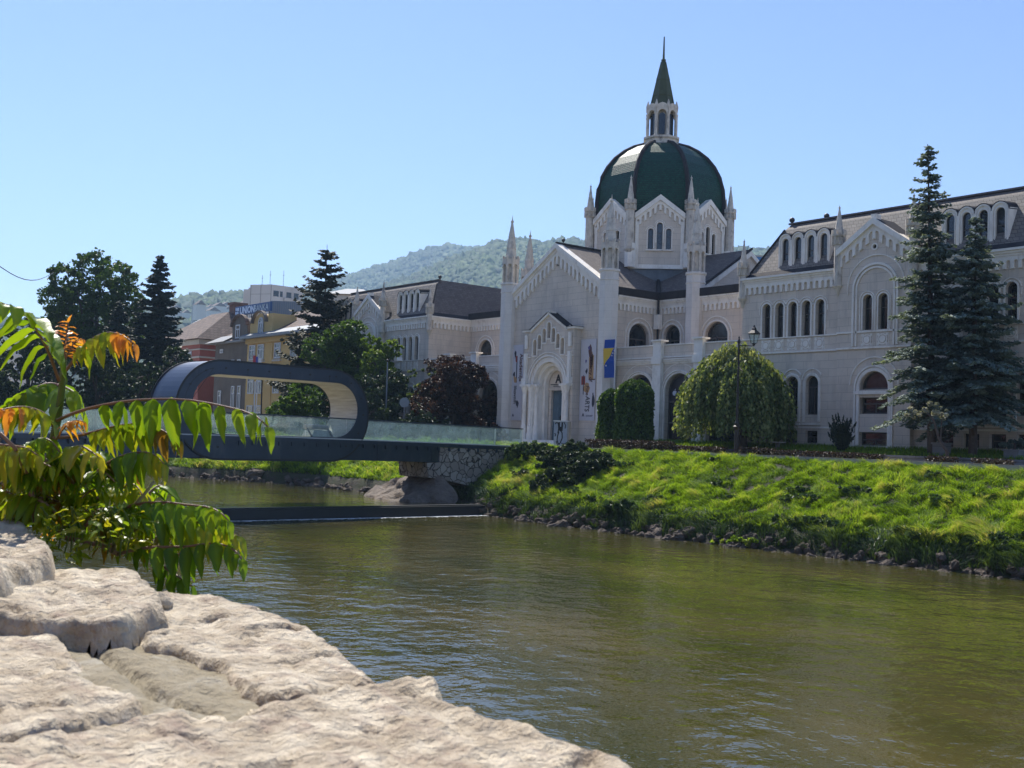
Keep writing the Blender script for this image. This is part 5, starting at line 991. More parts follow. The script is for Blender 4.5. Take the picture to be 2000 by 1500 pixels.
q_ = onv(1197, 800, -14.7); ivy(q_[0], -14.7, .85, .95, 3.45, 7000, 'lower ivy mound grown against the left side of the taller one', 32)
# clipped barberry hedges on the top of the bank
def hedge(x0, x1, ytop, v, hgt, label, n=2600):
    p0, p1 = onv(x0, ytop, v), onv(x1, ytop, v); u0, u1 = p0[0], p1[0]; n = int(n*(u1-u0)/3)+300; t = empty('hedge', ((u0+u1)/2, v, zt_(u0)), label, 'hedge', 'clipped red brown hedges'); r = np.random.default_rng(int(x0)); top = (p0[2]+p1[2])/2
    P = np.stack([r.uniform(u0, u1, n), v+r.uniform(-.4, .4, n), top-hgt*r.random(n)**1.6+r.normal(0, .03, n)], 1); V, F = cards(P, .1, .7); fast_mesh('foliage', V, F, LM['hedge'], t, tint=np.repeat(r.random(n)*np.where(P[:, 2] > top-.12, .75, 1), 4))
    b = MB()
    for x in np.linspace(u0+.2, u1-.2, 5): b.tube([(x, v, top-hgt-.2), (x, v, top-.1)], .02, 4)
    b.build('stems', bark, t)
hedge(1150, 1311, 861, -17.6, .5, 'long low red brown hedge below the ivy mounds'); hedge(1276, 1416, 872, -17.0, .5, 'low red brown hedge left of the street lamp'); hedge(1450, 1508, 876, -17.4, .45, 'ragged reddish hedge clump just right of the street lamp foot')
hedge(1514, 1553, 881, -17.3, .5, 'short block of clipped red brown hedge between two longer ones'); hedge(1565, 1688, 884, -17.2, .5, 'longest clipped red brown hedge below the dark upright shrub'); hedge(1696, 1720, 889, -17.3, .5, 'smallest cube of clipped red brown hedge')
hedge(1812, 1868, 893, -17.5, .7, 'overgrown greyish hedge clump below the spruces'); hedge(1905, 1975, 898, -17.7, .9, 'overgrown hedge clump near the right edge of the bank')
# dark juniper and burdock on the bank
def bankpt(x, t):
    lo, hi = -10, 60
    for _ in range(40):
        u = (lo+hi)/2; v = vw(u)-.3+(vt(u)-vw(u)+.3)*t; z = bank_z(u, t); d = np.array([u, v, z])-CAM; X = d@_R; Y = d@_U2; Zf = d@_F2; px = 1000+FPX*(X*_cr+Y*_sr)/Zf
        if px < x: lo = u
        else: hi = u
    return np.array([u, v, z])
def bush(name, p, cl, n, size, m, label, cat='bush', asp=.5, squash=.6, up=.3, tb=0., group=None, A=None):
    t = empty(name, p, label, cat, group); P, ti = lumpy([(p[0]+a, p[1]+b_, p[2]+c_, r_) for a, b_, c_, r_ in cl], n, 26, .35, squash); V, F = cards(P, size*rng.uniform(.7, 1.3, len(P)), asp, up=up); fast_mesh('foliage', V, F, m, t, tint=np.clip(np.repeat(ti+tb, 4), 0, 1)); b = MB()
    for a, b_, c_, r_ in cl[:5]: b.tube([p-[0, 0, .1], p+[a, b_, c_]], .025, 4)
    b.build('stems', bark, t); return t
p = bankpt(1085, .55); r = random.Random(6); bush('juniper_bush', p, [(q1, q2, q2*.62+r.uniform(.15, .7), r.uniform(.55, .9)) for q1, q2 in [(r.uniform(-2.6, 2.9), r.uniform(-1.9, 2.2)) for _ in range(26)] if abs(q1-.2)/2.8+abs(q2)/3. < 1.15], 34000, .22, LM['dark'], 'large dark spreading juniper on the bank below the utility cabinet', asp=.35, tb=.32)
p = bankpt(1045, .82); r = random.Random(61); bush('leafy_bush', p, [(r.uniform(-1.6, 1.2), r.uniform(-1.2, .6), r.uniform(-.1, .75), r.uniform(.45, .7)) for _ in range(14)], 12000, .16, LM['weed'], 'pale green leafy bush growing over the bank top between bridge end and cabinet', tb=.1)
p = bankpt(1215, .2); bush('burdock_plant', p, [(-.5, 0, .35, .45), (.2, -.1, .3, .5), (.7, 0, .15, .4)], 420, .36, LM['weed'], 'broad leaved weed clump hanging at the foot of the bank', asp=.75, tb=.1)
p = bankpt(935, .8); bush('leafy_bush', p, [(0, 0, .25, .6), (.6, .2, .2, .5), (-.6, 0, .1, .45)], 3200, .16, LM['ivy'], 'small darker green bush beside the bridge abutment', tb=-.15)
for x, t_, n_ in ((1440, .10, 'bright green water plants in the shallow below the bank'), (1930, .22, 'tall weed clump above the rocks at the right'), (1560, .26, 'pale weeds above the boulders in the middle of the bank')):
    p = bankpt(x, t_); bush('weed_clump', p, [(q*.6-1.0, 0, .12, .35) for q in range(4)], 1500, .18, LM['grass'] if x == 1440 else LM['weed'], n_, cat='weeds', tb=.2 if x == 1440 else .1)
for x, t_, lb in ((1345, .8, 'rounded tuft'), (1620, .7, 'x'), ):
    pass
rw = np.random.default_rng(93)
for k in range(34):
    u_ = rw.uniform(8, 46); t_ = rw.uniform(.22, .97); s_ = t_*8; dv_, dz_ = bank_off(u_, t_); p = np.array([u_, vw(u_)-.3+(vt(u_)-vw(u_)+.3)*t_+float(dv_), bank_z(u_, t_)+float(dz_)])
    w_ = rw.uniform(.25, .5); bush('weed_patch', p, [(a*w_, b_*w_, .16, w_) for a, b_ in ((0, 0), (1.1, .1), (-.9, .2))], 420, .15, LM['weed'] if k % 3 else LM['ivy'], 'low broad leaved weed patch scattered in the bank grass', cat='weeds', asp=.7, squash=.4, tb=rw.uniform(-.1, .25), group='broad leaved weed patches in the bank grass')
# bushes on the bank beyond the bridge
t = at(565, 915, 84); bush('leafy_bush', np.array([-14.5, -22.5, -3.0]), [(0, 0, .3, 1.0), (1.2, -.6, 0, .9), (-1, .4, .4, .9), (.6, .8, .8, .9)], 6000, .24, LM['dark'], 'dark bush hanging over the bank beyond the middle of the footbridge', tb=.1)
# ---------------------------------------------------------------- trees beyond the bridge
def tr(x, y, D, zb=-.7): p = at(x, y, D); return np.array([p[0], p[1], zb])
pb = tr(888, 760, 85); s = 85/FPX
r = random.Random(2); cl = []
for i in range(40):
    a = r.uniform(0, 6.28); q = math.sqrt(r.random()); z = r.random(); rad = 3.3*math.sqrt(max(.1, 1-z**3*.8)); cl.append((rad*q*math.cos(a), rad*q*math.sin(a), .5+5.6*z, r.uniform(.8, 1.2)))
tree('purple_tree', pb, cl, 70000, .17, LM['purple'], 'dense round tree with dark purple red leaves between green tree and portal column', trunk=.25, fill=.6, sub=34, asp=.55)
g = tr(665, 700, 97); r = random.Random(5); cl = []
for i in range(44): a = r.uniform(0, 6.28); q = math.sqrt(r.random()); z = r.random(); rad = 3.5*math.sqrt(max(.12, 1-(z*.9)**2)); cl.append((rad*q*math.cos(a), rad*q*math.sin(a), 1.2+8.2*z, r.uniform(1.0, 1.5)))
tree('leafy_tree', g, cl, 60000, .24, LM['green'], 'large dense green tree seen through and right of the bridge loop', trunk=.3, fill=.55, sub=26)
g = tr(752, 700, 93); r = random.Random(8); cl = [(r.uniform(-1.7, 1.7), r.uniform(-1.2, 1.2), r.uniform(3.2, 8.2), r.uniform(.8, 1.2)) for i in range(24)]
tree('leafy_tree', g, cl, 26000, .23, LM['lime'], 'bright yellow green tree standing behind the grey lamp pole', trunk=.2, fill=.5)
g = tr(745, 780, 90); r = random.Random(18); cl = [(r.uniform(-2.4, 2.4), r.uniform(-1.0, 1.), r.uniform(.6, 4.8), r.uniform(.9, 1.3)) for i in range(30)]
tree('leafy_tree', g, cl, 34000, .23, LM['dark'], 'darker low tree at the foot of the yellow green one, behind the lamp pole', trunk=.2, fill=.5, tb=.2)
g = tr(835, 720, 88); r = random.Random(28); cl = [(r.uniform(-1.3, 1.3), r.uniform(-1, 1), r.uniform(3.0, 6.9), r.uniform(.4, .75)) for i in range(15)]
tree('young_tree', g, cl, 4200, .2, LM['weep'], 'sparse young tree with pale olive leaves behind the purple tree', trunk=.08, fill=.3, sub=16)
g = tr(585, 745, 84); r = random.Random(38); cl = [(r.uniform(-2.4, 2.0), r.uniform(-1.2, 1.2), r.uniform(.5, 3.3), r.uniform(.8, 1.2)) for i in range(15)]
tree('leafy_tree', g, cl, 17000, .2, LM['green'], 'low bushy green tree framed inside the bridge loop', trunk=.15, fill=.5, tb=.1)
g = tr(632, 640, 106, -.6)
conifer('pine_tree', g, 18.4, 6.2, LM['pine'], 'tall dark pine rising beyond the bridge loop against the sky', whorls=24, droop=.05, h0=.2, per=7, cs=.5, trunk=.26, twigs=13, cpt=2, prof=lambda f: (1-f)**.75*(1+.18*math.sin(f*31))+.03, rag=.5, seed=41)
conifer('pine_tree', tr(585, 700, 100), 8.5, 2.6, LM['pine'], 'lower grey brown conifer in front of the yellow house', whorls=16, droop=.3, h0=.1, per=7, cs=.45, trunk=.18, twigs=11, cpt=2, seed=45, rag=.5)
conifer('fir_tree', tr(306, 640, 118), 18.8, 5.4, LM['fir'], 'tall dark narrow fir left of the red house', whorls=36, droop=.30, h0=.04, per=8, cs=.55, trunk=.3, twigs=14, cpt=2, prof=lambda f: (1-f)**.8*(1+.1*math.sin(f*40)), rag=.3, seed=42)
conifer('fir_tree', tr(232, 640, 112), 13.2, 4.2, LM['fir'], 'lower dark fir standing in front of the broad tree', whorls=26, droop=.25, h0=.04, per=8, cs=.5, trunk=.25, twigs=12, cpt=2, rag=.35, seed=43)
conifer('fir_tree', tr(345, 700, 108), 7.5, 3.0, LM['fir'], 'small dark fir before the red house', whorls=18, droop=.3, h0=.04, per=8, cs=.45, trunk=.2, twigs=11, cpt=2, rag=.35, seed=44)
g = tr(180, 640, 122); r = random.Random(52); cl = []
for x, y, rr_ in ((175, 525, 44), (120, 545, 42), (230, 545, 40), (105, 580, 40), (150, 585, 50), (205, 580, 50), (255, 590, 40), (135, 625, 50), (190, 630, 55), (250, 640, 50), (165, 670, 50), (225, 690, 50), (120, 680, 45)):
    for k in range(2): q = at(x+r.uniform(-8, 8), y+r.uniform(-8, 8), 122+r.uniform(-3, 3)); cl.append((q[0]-g[0], q[1]-g[1], q[2]-g[2], rr_*.056*r.uniform(.7, .95)))
tree('broadleaf_tree', g, cl, 30000, .36, LM['green'], 'big rounded broadleaf tree against the sky at the far left', trunk=.5, fill=.5, sub=18, tb=-.25, limbs=14)
def bigbush(x, y, D, w, h, seed, label, m='dark', n=9000, size=.3, tb=0., name='background_tree'):
    g = tr(x, y, D); r = random.Random(seed); tree(name, g, [(r.uniform(-w, w), r.uniform(-w, w)*.6, h*(.08+.85*r.random()), r.uniform(.22, .33)*max(w, 2.)) for i in range(18)], n, size, LM[m], label, trunk=.25, fill=.5, sub=16, tb=tb)
bigbush(60, 660, 108, 4.5, 12.5, 61, 'dark tree with small rounded top at the far left edge', tb=.15, n=12000)
bigbush(15, 730, 100, 4, 7, 62, 'dark bushy tree low at the left edge of the picture')
bigbush(110, 740, 100, 4, 8.5, 63, 'dark bushy tree behind the stem of the leafy plant')
bigbush(190, 740, 100, 4, 7.5, 64, 'dark bushy tree left of the bridge loop', tb=.05)
bigbush(270, 750, 98, 4, 7, 65, 'dark bushy tree touching the left curve of the bridge loop')
bigbush(330, 770, 100, 3.2, 4.2, 66, 'low dark bush seen through the left part of the bridge loop', n=6000)
bigbush(700, 790, 88, 3.5, 3.6, 67, 'low dark hedge tree behind the glass railing', n=9000)
bigbush(800, 812, 84, 3.0, 2.0, 68, 'low dark shrubbery at the foot of the traffic sign', n=6000, size=.2)
# ---------------------------------------------------------------- town beyond the trees
mred = mat('brick_red_plaster', (.42, .13, .095), .85, var=.2, vscale=.6); mgry = mat('soot_grey_plaster', (.17, .145, .12), .9, var=.4, vscale=.5, stain=(.17, .13, .09), stainscale=(.3, .3, .3)); myl = mat('ochre_plaster', (.66, .46, .18), .85, var=.15, vscale=.6); mcr = mat('cream_trim', (.62, .57, .48), .8, var=.15)
mtile = mat('old_clay_tiles', (.20, .13, .10), .85, var=.4, vscale=1.5, tile=(.5, .35, .03, .6), tilecol=(.35, .35, .35)); mfr = mat('white_window_frame', (.6, .62, .64), .6); mconc = mat('grey_concrete_block', (.50, .47, .44), .85, var=.15, vscale=.12, stain=(.36, .33, .30), stainscale=(.15, .15, .08)); mmet = mat('pale_sheet_metal', (.26, .27, .28), .75)
def hwin(f, a, z0, z1, w, parent, arched=False, proud=.06):
    window(f, a, z0, z1, w, parent, arched=arched, depth=-.05, mframe=mfr, fw=.13, transom=z0+(z1-z0)*.66)
def gableroof(b, u0, u1, v0, v1, z0, z1, oh=.5, hip=0.):
    vm = (v0+v1)/2; b.add([(u0-oh, v0-oh, z0), (u1+oh, v0-oh, z0), (u1+oh, v1+oh, z0), (u0-oh, v1+oh, z0), (u0-oh+hip, vm, z1), (u1+oh-hip, vm, z1)], [(0, 1, 5, 4), (2, 3, 4, 5), (1, 2, 5), (3, 0, 4), (3, 2, 1, 0)])
FH = frame((0, -7, 0), (1, 0, 0), (0, -1, 0))
def house(name, u0, u1, v1, zt, m, lab): 
    h = empty(name, ((u0+u1)/2, -7, -1), lab, 'house'); b = MB(); b.box(u0, u1, -7, v1, -1, zt); b.build('wall', m, h); return h
h = house('red_house', -86, -71.9, 4, 10.6, mred, 'dark red corner house with cream bands and brown hipped roof')
b = MB(); gableroof(b, -86, -71.9, -7, 4, 10.95, 15.2, .9, 5.); b.build('roof', mtile, h)
b = MB(); b.box(-86.2, -71.6, -7.3, 4.3, 10.3, 10.9); b.box(-86.1, -71.75, -7.15, 4.1, 9.6, 9.75); b.box(-86.1, -71.75, -7.15, 4.1, 8.6, 8.8); b.build('cornice', mcr, h)
for a in (-83.5, -80.5, -77.6, -75.2): hwin(FH, a, 4.9, 8.3, 1.7, h); hwin(FH, a, 8.95, 9.5, 1.7, h); hwin(FH, a, 1.0, 3.9, 1.7, h)
fsd = frame((-71.9, 0, 0), (0, 1, 0), (1, 0, 0)); hwin(fsd, -3.2, 4.9, 7.6, 1.4, h)
b = MB(); b.box(-77.2, -75.6, -1, .6, 13.5, 16.2); b.box(-77.4, -75.4, -1.2, .8, 16.2, 16.5); b.build('chimney', mat('brick_chimney', (.22, .12, .09), .9, var=.3), h)
h = house('grey_house', -67.2, -58.35, 4, 10.2, mgry, 'soot grey plain house with a round-topped dormer between the red and yellow houses')
b = MB(); gableroof(b, -67.2, -58.35, -7, 5, 10.25, 13.8, .35, 1.); b.build('roof', mtile, h)
b = MB(); b.add([(-68.2, -8., 10.1), (-62.9, -8., 10.15), (-62.9, -6.2, 11.1), (-67.4, -6.2, 11.05)], [(0, 1, 2, 3)]); b.box(-68, -58.4, -7.6, -7, 10.0, 10.2); b.build('eaves_sheet', mmet, h)
b = MB(); top = [(-60.45+2.0*math.cos(t), 11.75+1.2*math.sin(t)) for t in np.linspace(0, PI, 12)]; b.prism(FH, [(-62.5, 10.1), (-58.4, 10.1)]+top, -3, .05); dm_ = b.build('dormer', mgry, h); hwin(FH, -61.0, 10.5, 12.1, 1.15, dm_); b = MB(); b.prism(FH, [(-60.45+2.2*math.cos(t), 11.9+1.4*math.sin(t)) for t in np.linspace(0, PI, 12)]+[(-60.45+1.95*math.cos(t), 11.9+1.2*math.sin(t)) for t in np.linspace(PI, 0, 12)], -.1, .35); b.build('dormer_roof', mtile, dm_)
for a, z0, z1 in ((-65.2, 7.1, 7.9), (-62.0, 6.9, 8.0), (-60.3, 6.9, 8.0), (-65.3, 2.6, 4.4), (-61.6, 2.2, 4.9), (-59.9, 2.2, 4.9), (-65.3, 8.9, 9.4)): hwin(FH, a, z0, z1, .85, h)
h = house('yellow_house', -58.3, -38, 5, 9.9, myl, 'ochre yellow house with white framed windows and a curved gable under the blue roof sign')
b = MB(); gableroof(b, -58.3, -38, -7, 5, 10.6, 14.0, .3, 1.); b.build('roof', mtile, h)
b = MB(); b.box(-58.8, -37.8, -7.9, -6.5, 10.2, 10.5); b.add([(-58.8, -7.9, 10.5), (-37.8, -7.9, 10.5), (-37.8, -6.2, 11.2), (-58.8, -6.2, 11.2)], [(0, 1, 2, 3)]); b.build('eaves', mat('blue_grey_eaves', (.16, .19, .22), .5), h)
b = MB(); b.box(-58.4, -37.9, -7.25, -7, 9.65, 10.2); b.box(-58.4, -37.9, -7.12, -7, 6.9, 7.1); b.box(-52.4, -51.8, -7.1, -7, -1, 9.6); b.build('string_course', myl, h)
b = MB(); top = [(-55.3+1.75*math.cos(t), 11.85+1.2*math.sin(t)) for t in np.linspace(0, PI, 12)]; b.prism(FH, [(-57.9, 10.5), (-52.3, 10.5), (-52.3, 12.9), (-53.4, 12.9), (-53.5, 12.1)]+top[1:-1]+[(-57.2, 12.1), (-57.9, 12.0)], -3, -.05); dm_ = b.build('dormer', myl, h); hwin(FH, -55.0, 10.7, 12.6, 1.2, dm_, True); b = MB(); b.prism(FH, [(-55.3+1.9*math.cos(t), 12.+1.38*math.sin(t)) for t in np.linspace(0, PI, 12)]+[(-55.3+1.7*math.cos(t), 12.+1.22*math.sin(t)) for t in np.linspace(PI, 0, 12)], -.1, .3); b.build('dormer_moulding', mgry, dm_)
for a in (-56.9, -54.7, -50.6, -46.8, -43.5, -40.6):
    hwin(FH, a, 7.75, 9.5, 1.5, h); hwin(FH, a, 3.9, 6.0, 1.5, h); hwin(FH, a, .3, 2.6, 1.5, h); b = MB(); b.box(a-1., a+1., -7.2, -7, 7.45, 7.65); b.build('sill', mcr, h)
# roof sign on its own frame
p0 = onv(459, 617, -3.); p1 = onv(527, 607, -3.); zb0, zt0 = 13.45, 14.45; q0 = onv(459, 600, -3.); zs0 = p0[2]; zs1 = q0[2]
FS = frame((0, -3., 0), (1, 0, 0), (0, -1, 0)); sg = empty('roof_sign', ((p0[0]+p1[0])/2, -3, zs0), 'long blue rooftop sign reading UNION BANKA above the yellow house', 'sign'); b = MB(); b.prism(FS, rect(p0[0], p1[0], zs0, zs1), -.3, 0, back=True); sb_ = b.build('board', mat('sign_blue', (.012, .07, .20), .5), sg)
wS = p1[0]-p0[0]; hS = zs1-zs0; mws = mat('sign_letters', (.62, .72, .85), .6); mws2 = mat('sign_letters_thin', (.50, .60, .66), .6)
text('UNION', FS, p0[0]+wS*.15, zs0+hS*.14, .03, hS*1.0, mws, sb_, bold=.035, sx=wS*.40/(hS*1.0*3.15)); text('BANKA', FS, p0[0]+wS*.56, zs0+hS*.14, .03, hS*1.0, mws2, sb_, sx=wS*.41/(hS*1.0*3.4))
b = MB()
for i, (x, z, w, hh) in enumerate(((.02, .12, .03, .28), (.02, .55, .03, .28), (.07, .12, .03, .3), (.065, .5, .05, .34))): b.prism(FS, rect(p0[0]+wS*x, p0[0]+wS*(x+w), zs0+hS*z, zs0+hS*(z+hh)), .0, .05)
b.build('square_mark', mws, sb_)
b = MB()
for k in range(8): x = p0[0]+wS*(k+.5)/8; b.tube([(x, -2.6, 11.5), (x, -2.8, zs0+.2)], .06, 4)
b.build('frame', M['iron'], sg)
# long glazed roof behind the sign, and the concrete apartment block
a0, a1 = at(527, 606, 150), at(590, 600, 150); gb = empty('glass_roof_building', a0, 'grey blue glass roofed building between the roof sign and the pine', 'building'); d = a1-a0; d[2] = 0; l = np.linalg.norm(d); d /= l; nn = np.array([-d[1], d[0], 0])
b = MB(); fr = lambda a, z, dd=0.: a0+d*a+np.array([0, 0, z])-nn*dd; b.prism(fr, rect(0, l, -16, 1.3), -12, 0, back=True); b.build('wall', mat('blue_grey_cladding', (.20, .25, .28), .4, var=.1), gb)
b = MB(); [b.prism(fr, rect(x-.05, x+.05, -.4, 1.25), 0, .06) for x in np.linspace(.3, l-.3, 14)]; b.build('glazing_bar', mmet, gb)
bt_ = MB()
q = at(528, 620, 255); ap = empty('apartment_block', q, 'pale grey concrete apartment tower block rising behind the roof sign', 'building')
dl = -_R*math.cos(.35)+_F*math.sin(.35); dr_ = _R*math.cos(.75)+_F*math.sin(.75)
FA = lambda a, z, dd=0.: q+dl*a+np.array([0, 0, z])-dr_*0*dd+np.cross(dl, (0, 0, 1.))*(-dd)
FR = lambda a, z, dd=0.: q+dr_*a+np.array([0, 0, z])+np.cross(dr_, (0, 0, 1.))*dd
def tower(x0, x1, y0, off, depth): 
    b = MB(); z1 = (620-y0)*255/FPX; a = (528-x1)*255/FPX/math.cos(.35); c = (528-x0)*255/FPX/math.cos(.35)
    P = [q+dl*a+dr_*off, q+dl*c+dr_*off, q+dl*c+dr_*(off+depth), q+dl*a+dr_*(off+depth)]
    b.add([p+[0, 0, -30] for p in P]+[p+[0, 0, z1] for p in P], [(0, 1, 5, 4), (1, 2, 6, 5), (2, 3, 7, 6), (3, 0, 4, 7), (4, 5, 6, 7)]); return b
tower(482, 528, 555, 0, 8.2).build('main_block', mconc, ap); tower(466, 482, 559, 1.5, 6).build('middle_block', mconc, ap); tower(447, 465, 561, 2.5, 6).build('left_block', mconc, ap)
b = MB(); 
for z in np.arange(-5, 7.5, 2.6): b.prism(FA, rect(.1, 5.6, z, z+.08), 0, .03)
for a in (.05, 2.8, 5.5): b.prism(FA, rect(a, a+.12, -8, 7.6), 0, .04)
b.build('panel_joints', mat('joint_grey', (.2, .19, .18), .9), ap)
b = MB()
for z in np.arange(-6, 5.5, 2.6): b.prism(FR, rect(3.2, 8.0, z-.2, z+.5), 0, .5)
b.build('balcony', mconc, ap)
for z in np.arange(-6, 5.5, 2.6):
    for a, w in ((1.2, 1.4), (2.6, .7), (4.6, 1.3), (6.6, 1.3)): b = MB(); b.prism(FR, rect(a-w/2, a+w/2, z+.6, z+1.9), -.1, .03); b.build('window', M['pane'], ap)
for k, z in enumerate(np.arange(-6, 5.5, 2.6)): b = MB(); fr2 = lambda a, zz, dd=0.: FA(a, zz, dd)+dr_*2.5; b.prism(fr2, rect(7.6, 8.3, z, z+1.4), 0, .05); b.build('window', M['pane'], ap)
b = MB()
for a, hh in ((.5, 3.2), (2.6, 2.2), (-3.0, 3.6)): p = q+dl*max(a, 0)+dr_*max(-a, 0); b.tube([p+[0, 0, 7.5], p+[0, 0, 7.6+hh]], .05, 4); b.tube([p+[-.5, 0, 7.6+hh*.7], p+[.5, 0, 7.6+hh*.7]], .03, 4)
b.build('antenna', M['iron'], ap)
# more roofs behind the pine, and the old chimneys left of them
def block(x0, x1, yt, D, dep, m, mr, rise, label, name='background_house'):
    a0, a1 = at(x0, yt, D), at(x1, yt, D); z = (a0[2]+a1[2])/2; d = np.array([a1[0]-a0[0], a1[1]-a0[1], 0]); l = np.linalg.norm(d); d /= l; n_ = np.array([-d[1], d[0], 0]); c = a0.copy(); c[2] = -1
    h = empty(name, c, label, 'house'); b = MB(); f = lambda a, zz, dd=0.: np.array([a0[0], a0[1], 0])+d*a+n_*(-dd)+np.array([0, 0, zz]); b.prism(f, rect(0, l, -1, z), -dep, 0, back=True); b.build('wall', m, h)
    b = MB(); b.add([f(-.4, z, .5), f(l+.4, z, .5), f(l+.4, z, -dep-.5), f(-.4, z, -dep-.5), f(.1 if rise > 3 else 1.5, z+rise, -dep/2), f(l-1.5, z+rise, -dep/2)], [(0, 1, 5, 4), (2, 3, 4, 5), (1, 2, 5), (3, 0, 4)]); b.build('roof', mr, h)
    for a in np.arange(1.5, l-1, 3.): 
        for zz in (z-2.6, z-6.2): hwin(f, a, zz, zz+1.7, 1.1, h)
    return h
block(560, 640, 652, 135, 10, mcr, mtile, 3.2, 'cream house with pale clay tile roof showing behind the pine')
block(640, 720, 575, 140, 12, mcr, mmet, 1.5, 'grey topped building between the pine and the academy left wing')
block(20, 75, 664, 190, 10, mcr, mmet, 2.0, 'pale low house with metal roof at the far left between leaves')
block(352, 400, 650, 165, 9, mgry, mmet, 2.5, 'old grey house with sheet metal roof between fir and red house')
block(400, 470, 640, 200, 9, mgry, mtile, 3., 'distant brown roofed house behind the red house')
q = at(1478, 520, 120); t = empty('blue_glass_building', q, 'small blue glazed building just visible behind the gable left of the right wing', 'building'); b = MB(); u_ = _R; b.obox(q+[0, 0, -6], u_, _F, (0, 0, 1), 1.6, 3, 6.5); b.build('wall', mat('blue_glass_cladding', (.03, .13, .33), .25), t); b = MB(); b.obox(q+[0, 0, .58], u_, _F, (0, 0, 1), 1.7, 3.1, .08); b.build('roof', mmet, t)
# red white flag on the street by the yellow house, and street poles seen through the loop
q = at(505, 700, 100); t = empty('hanging_flag', (q[0], q[1], -.7), 'small red blue and white flag hanging on a pole before the yellow house', 'flag'); b = MB(); w = 100/FPX
b.tube([(q[0], q[1], -.7), (q[0], q[1], q[2]+.4)], .04, 6); b.build('pole', M['white'], t)
for i, (c_, nm) in enumerate((((.45, .05, .06), 'red_stripe'), ((.08, .10, .35), 'blue_stripe'), ((.75, .75, .75), 'white_stripe'))):
    b = MB(); c = q+_R*((-8+i*5.5)*w)+[0, 0, .0]; b.obox(c+[0, 0, -.7], _R, _F, (0, 0, 1), 2.75*w, .02, .95-.1*i); b.build(nm, mat(nm, c_, .8), t)
for x, y0, y1, D, lb in ((496, 745, 830, 72, 'white thin pole seen through the bridge loop'), (510, 735, 830, 74, 'black thin pole seen through the bridge loop beside the white one')):
    p, q_ = at(x, y1, D), at(x+2, y0, D); pole(p-[0, 0, 1], q_, .06, lb, 'pole', M['white'] if x == 496 else M['black'])
# houses on the near bank behind the viewer: they show mirrored in the academy windows
FN = frame((0, -84, 0), (1, 0, 0), (0, 1, 0))
for k, (u0, u1, hh, m_, lb) in enumerate(((-130, -96, 15, mgry, 'farthest grey'), (-95, -61, 17, mgry, 'second grey'), (-60, -30, 14, mgry, 'sooty'), (-29, -4, 17, mred, 'brick red'), (-3, 24, 15, myl, 'ochre'), (25, 50, 18, mgry, 'plain grey'), (51, 76, 16, mred, 'second brick red'), (77, 110, 14, mcr, 'second cream'))):
    h = empty('near_bank_house', ((u0+u1)/2, -90, -1.5), lb+' house standing on the near bank behind the viewpoint', 'house'); b = MB(); b.box(u0, u1, -98, -84, -1.5, hh); b.build('wall', m_, h); b = MB(); gableroof(b, u0, u1, -98, -84, hh, hh+4, .5, 3.); b.build('roof', mtile, h)
    for zz in np.arange(1, hh-2.4, 3.4):
        for a in np.arange(u0+2.5, u1-1.5, 5.): b = MB(); b.prism(FN, rect(a-.7, a+.7, zz, zz+1.9), 0, .04); b.build('window', M['pane'], h)
# overhead wire
q0, q1 = at(-40, 490, 60), at(105, 532, 118); b = MB(); b.tube([q0+(q1-q0)*t-[0, 0, 1.2*math.sin(PI*t)] for t in np.linspace(0, 1, 12)], .035, 4); tag(b.build('overhead_wire', M['black'], None, loc=tuple(q1)), 'thin black wire running from the upper left edge to the broad tree', 'wire')
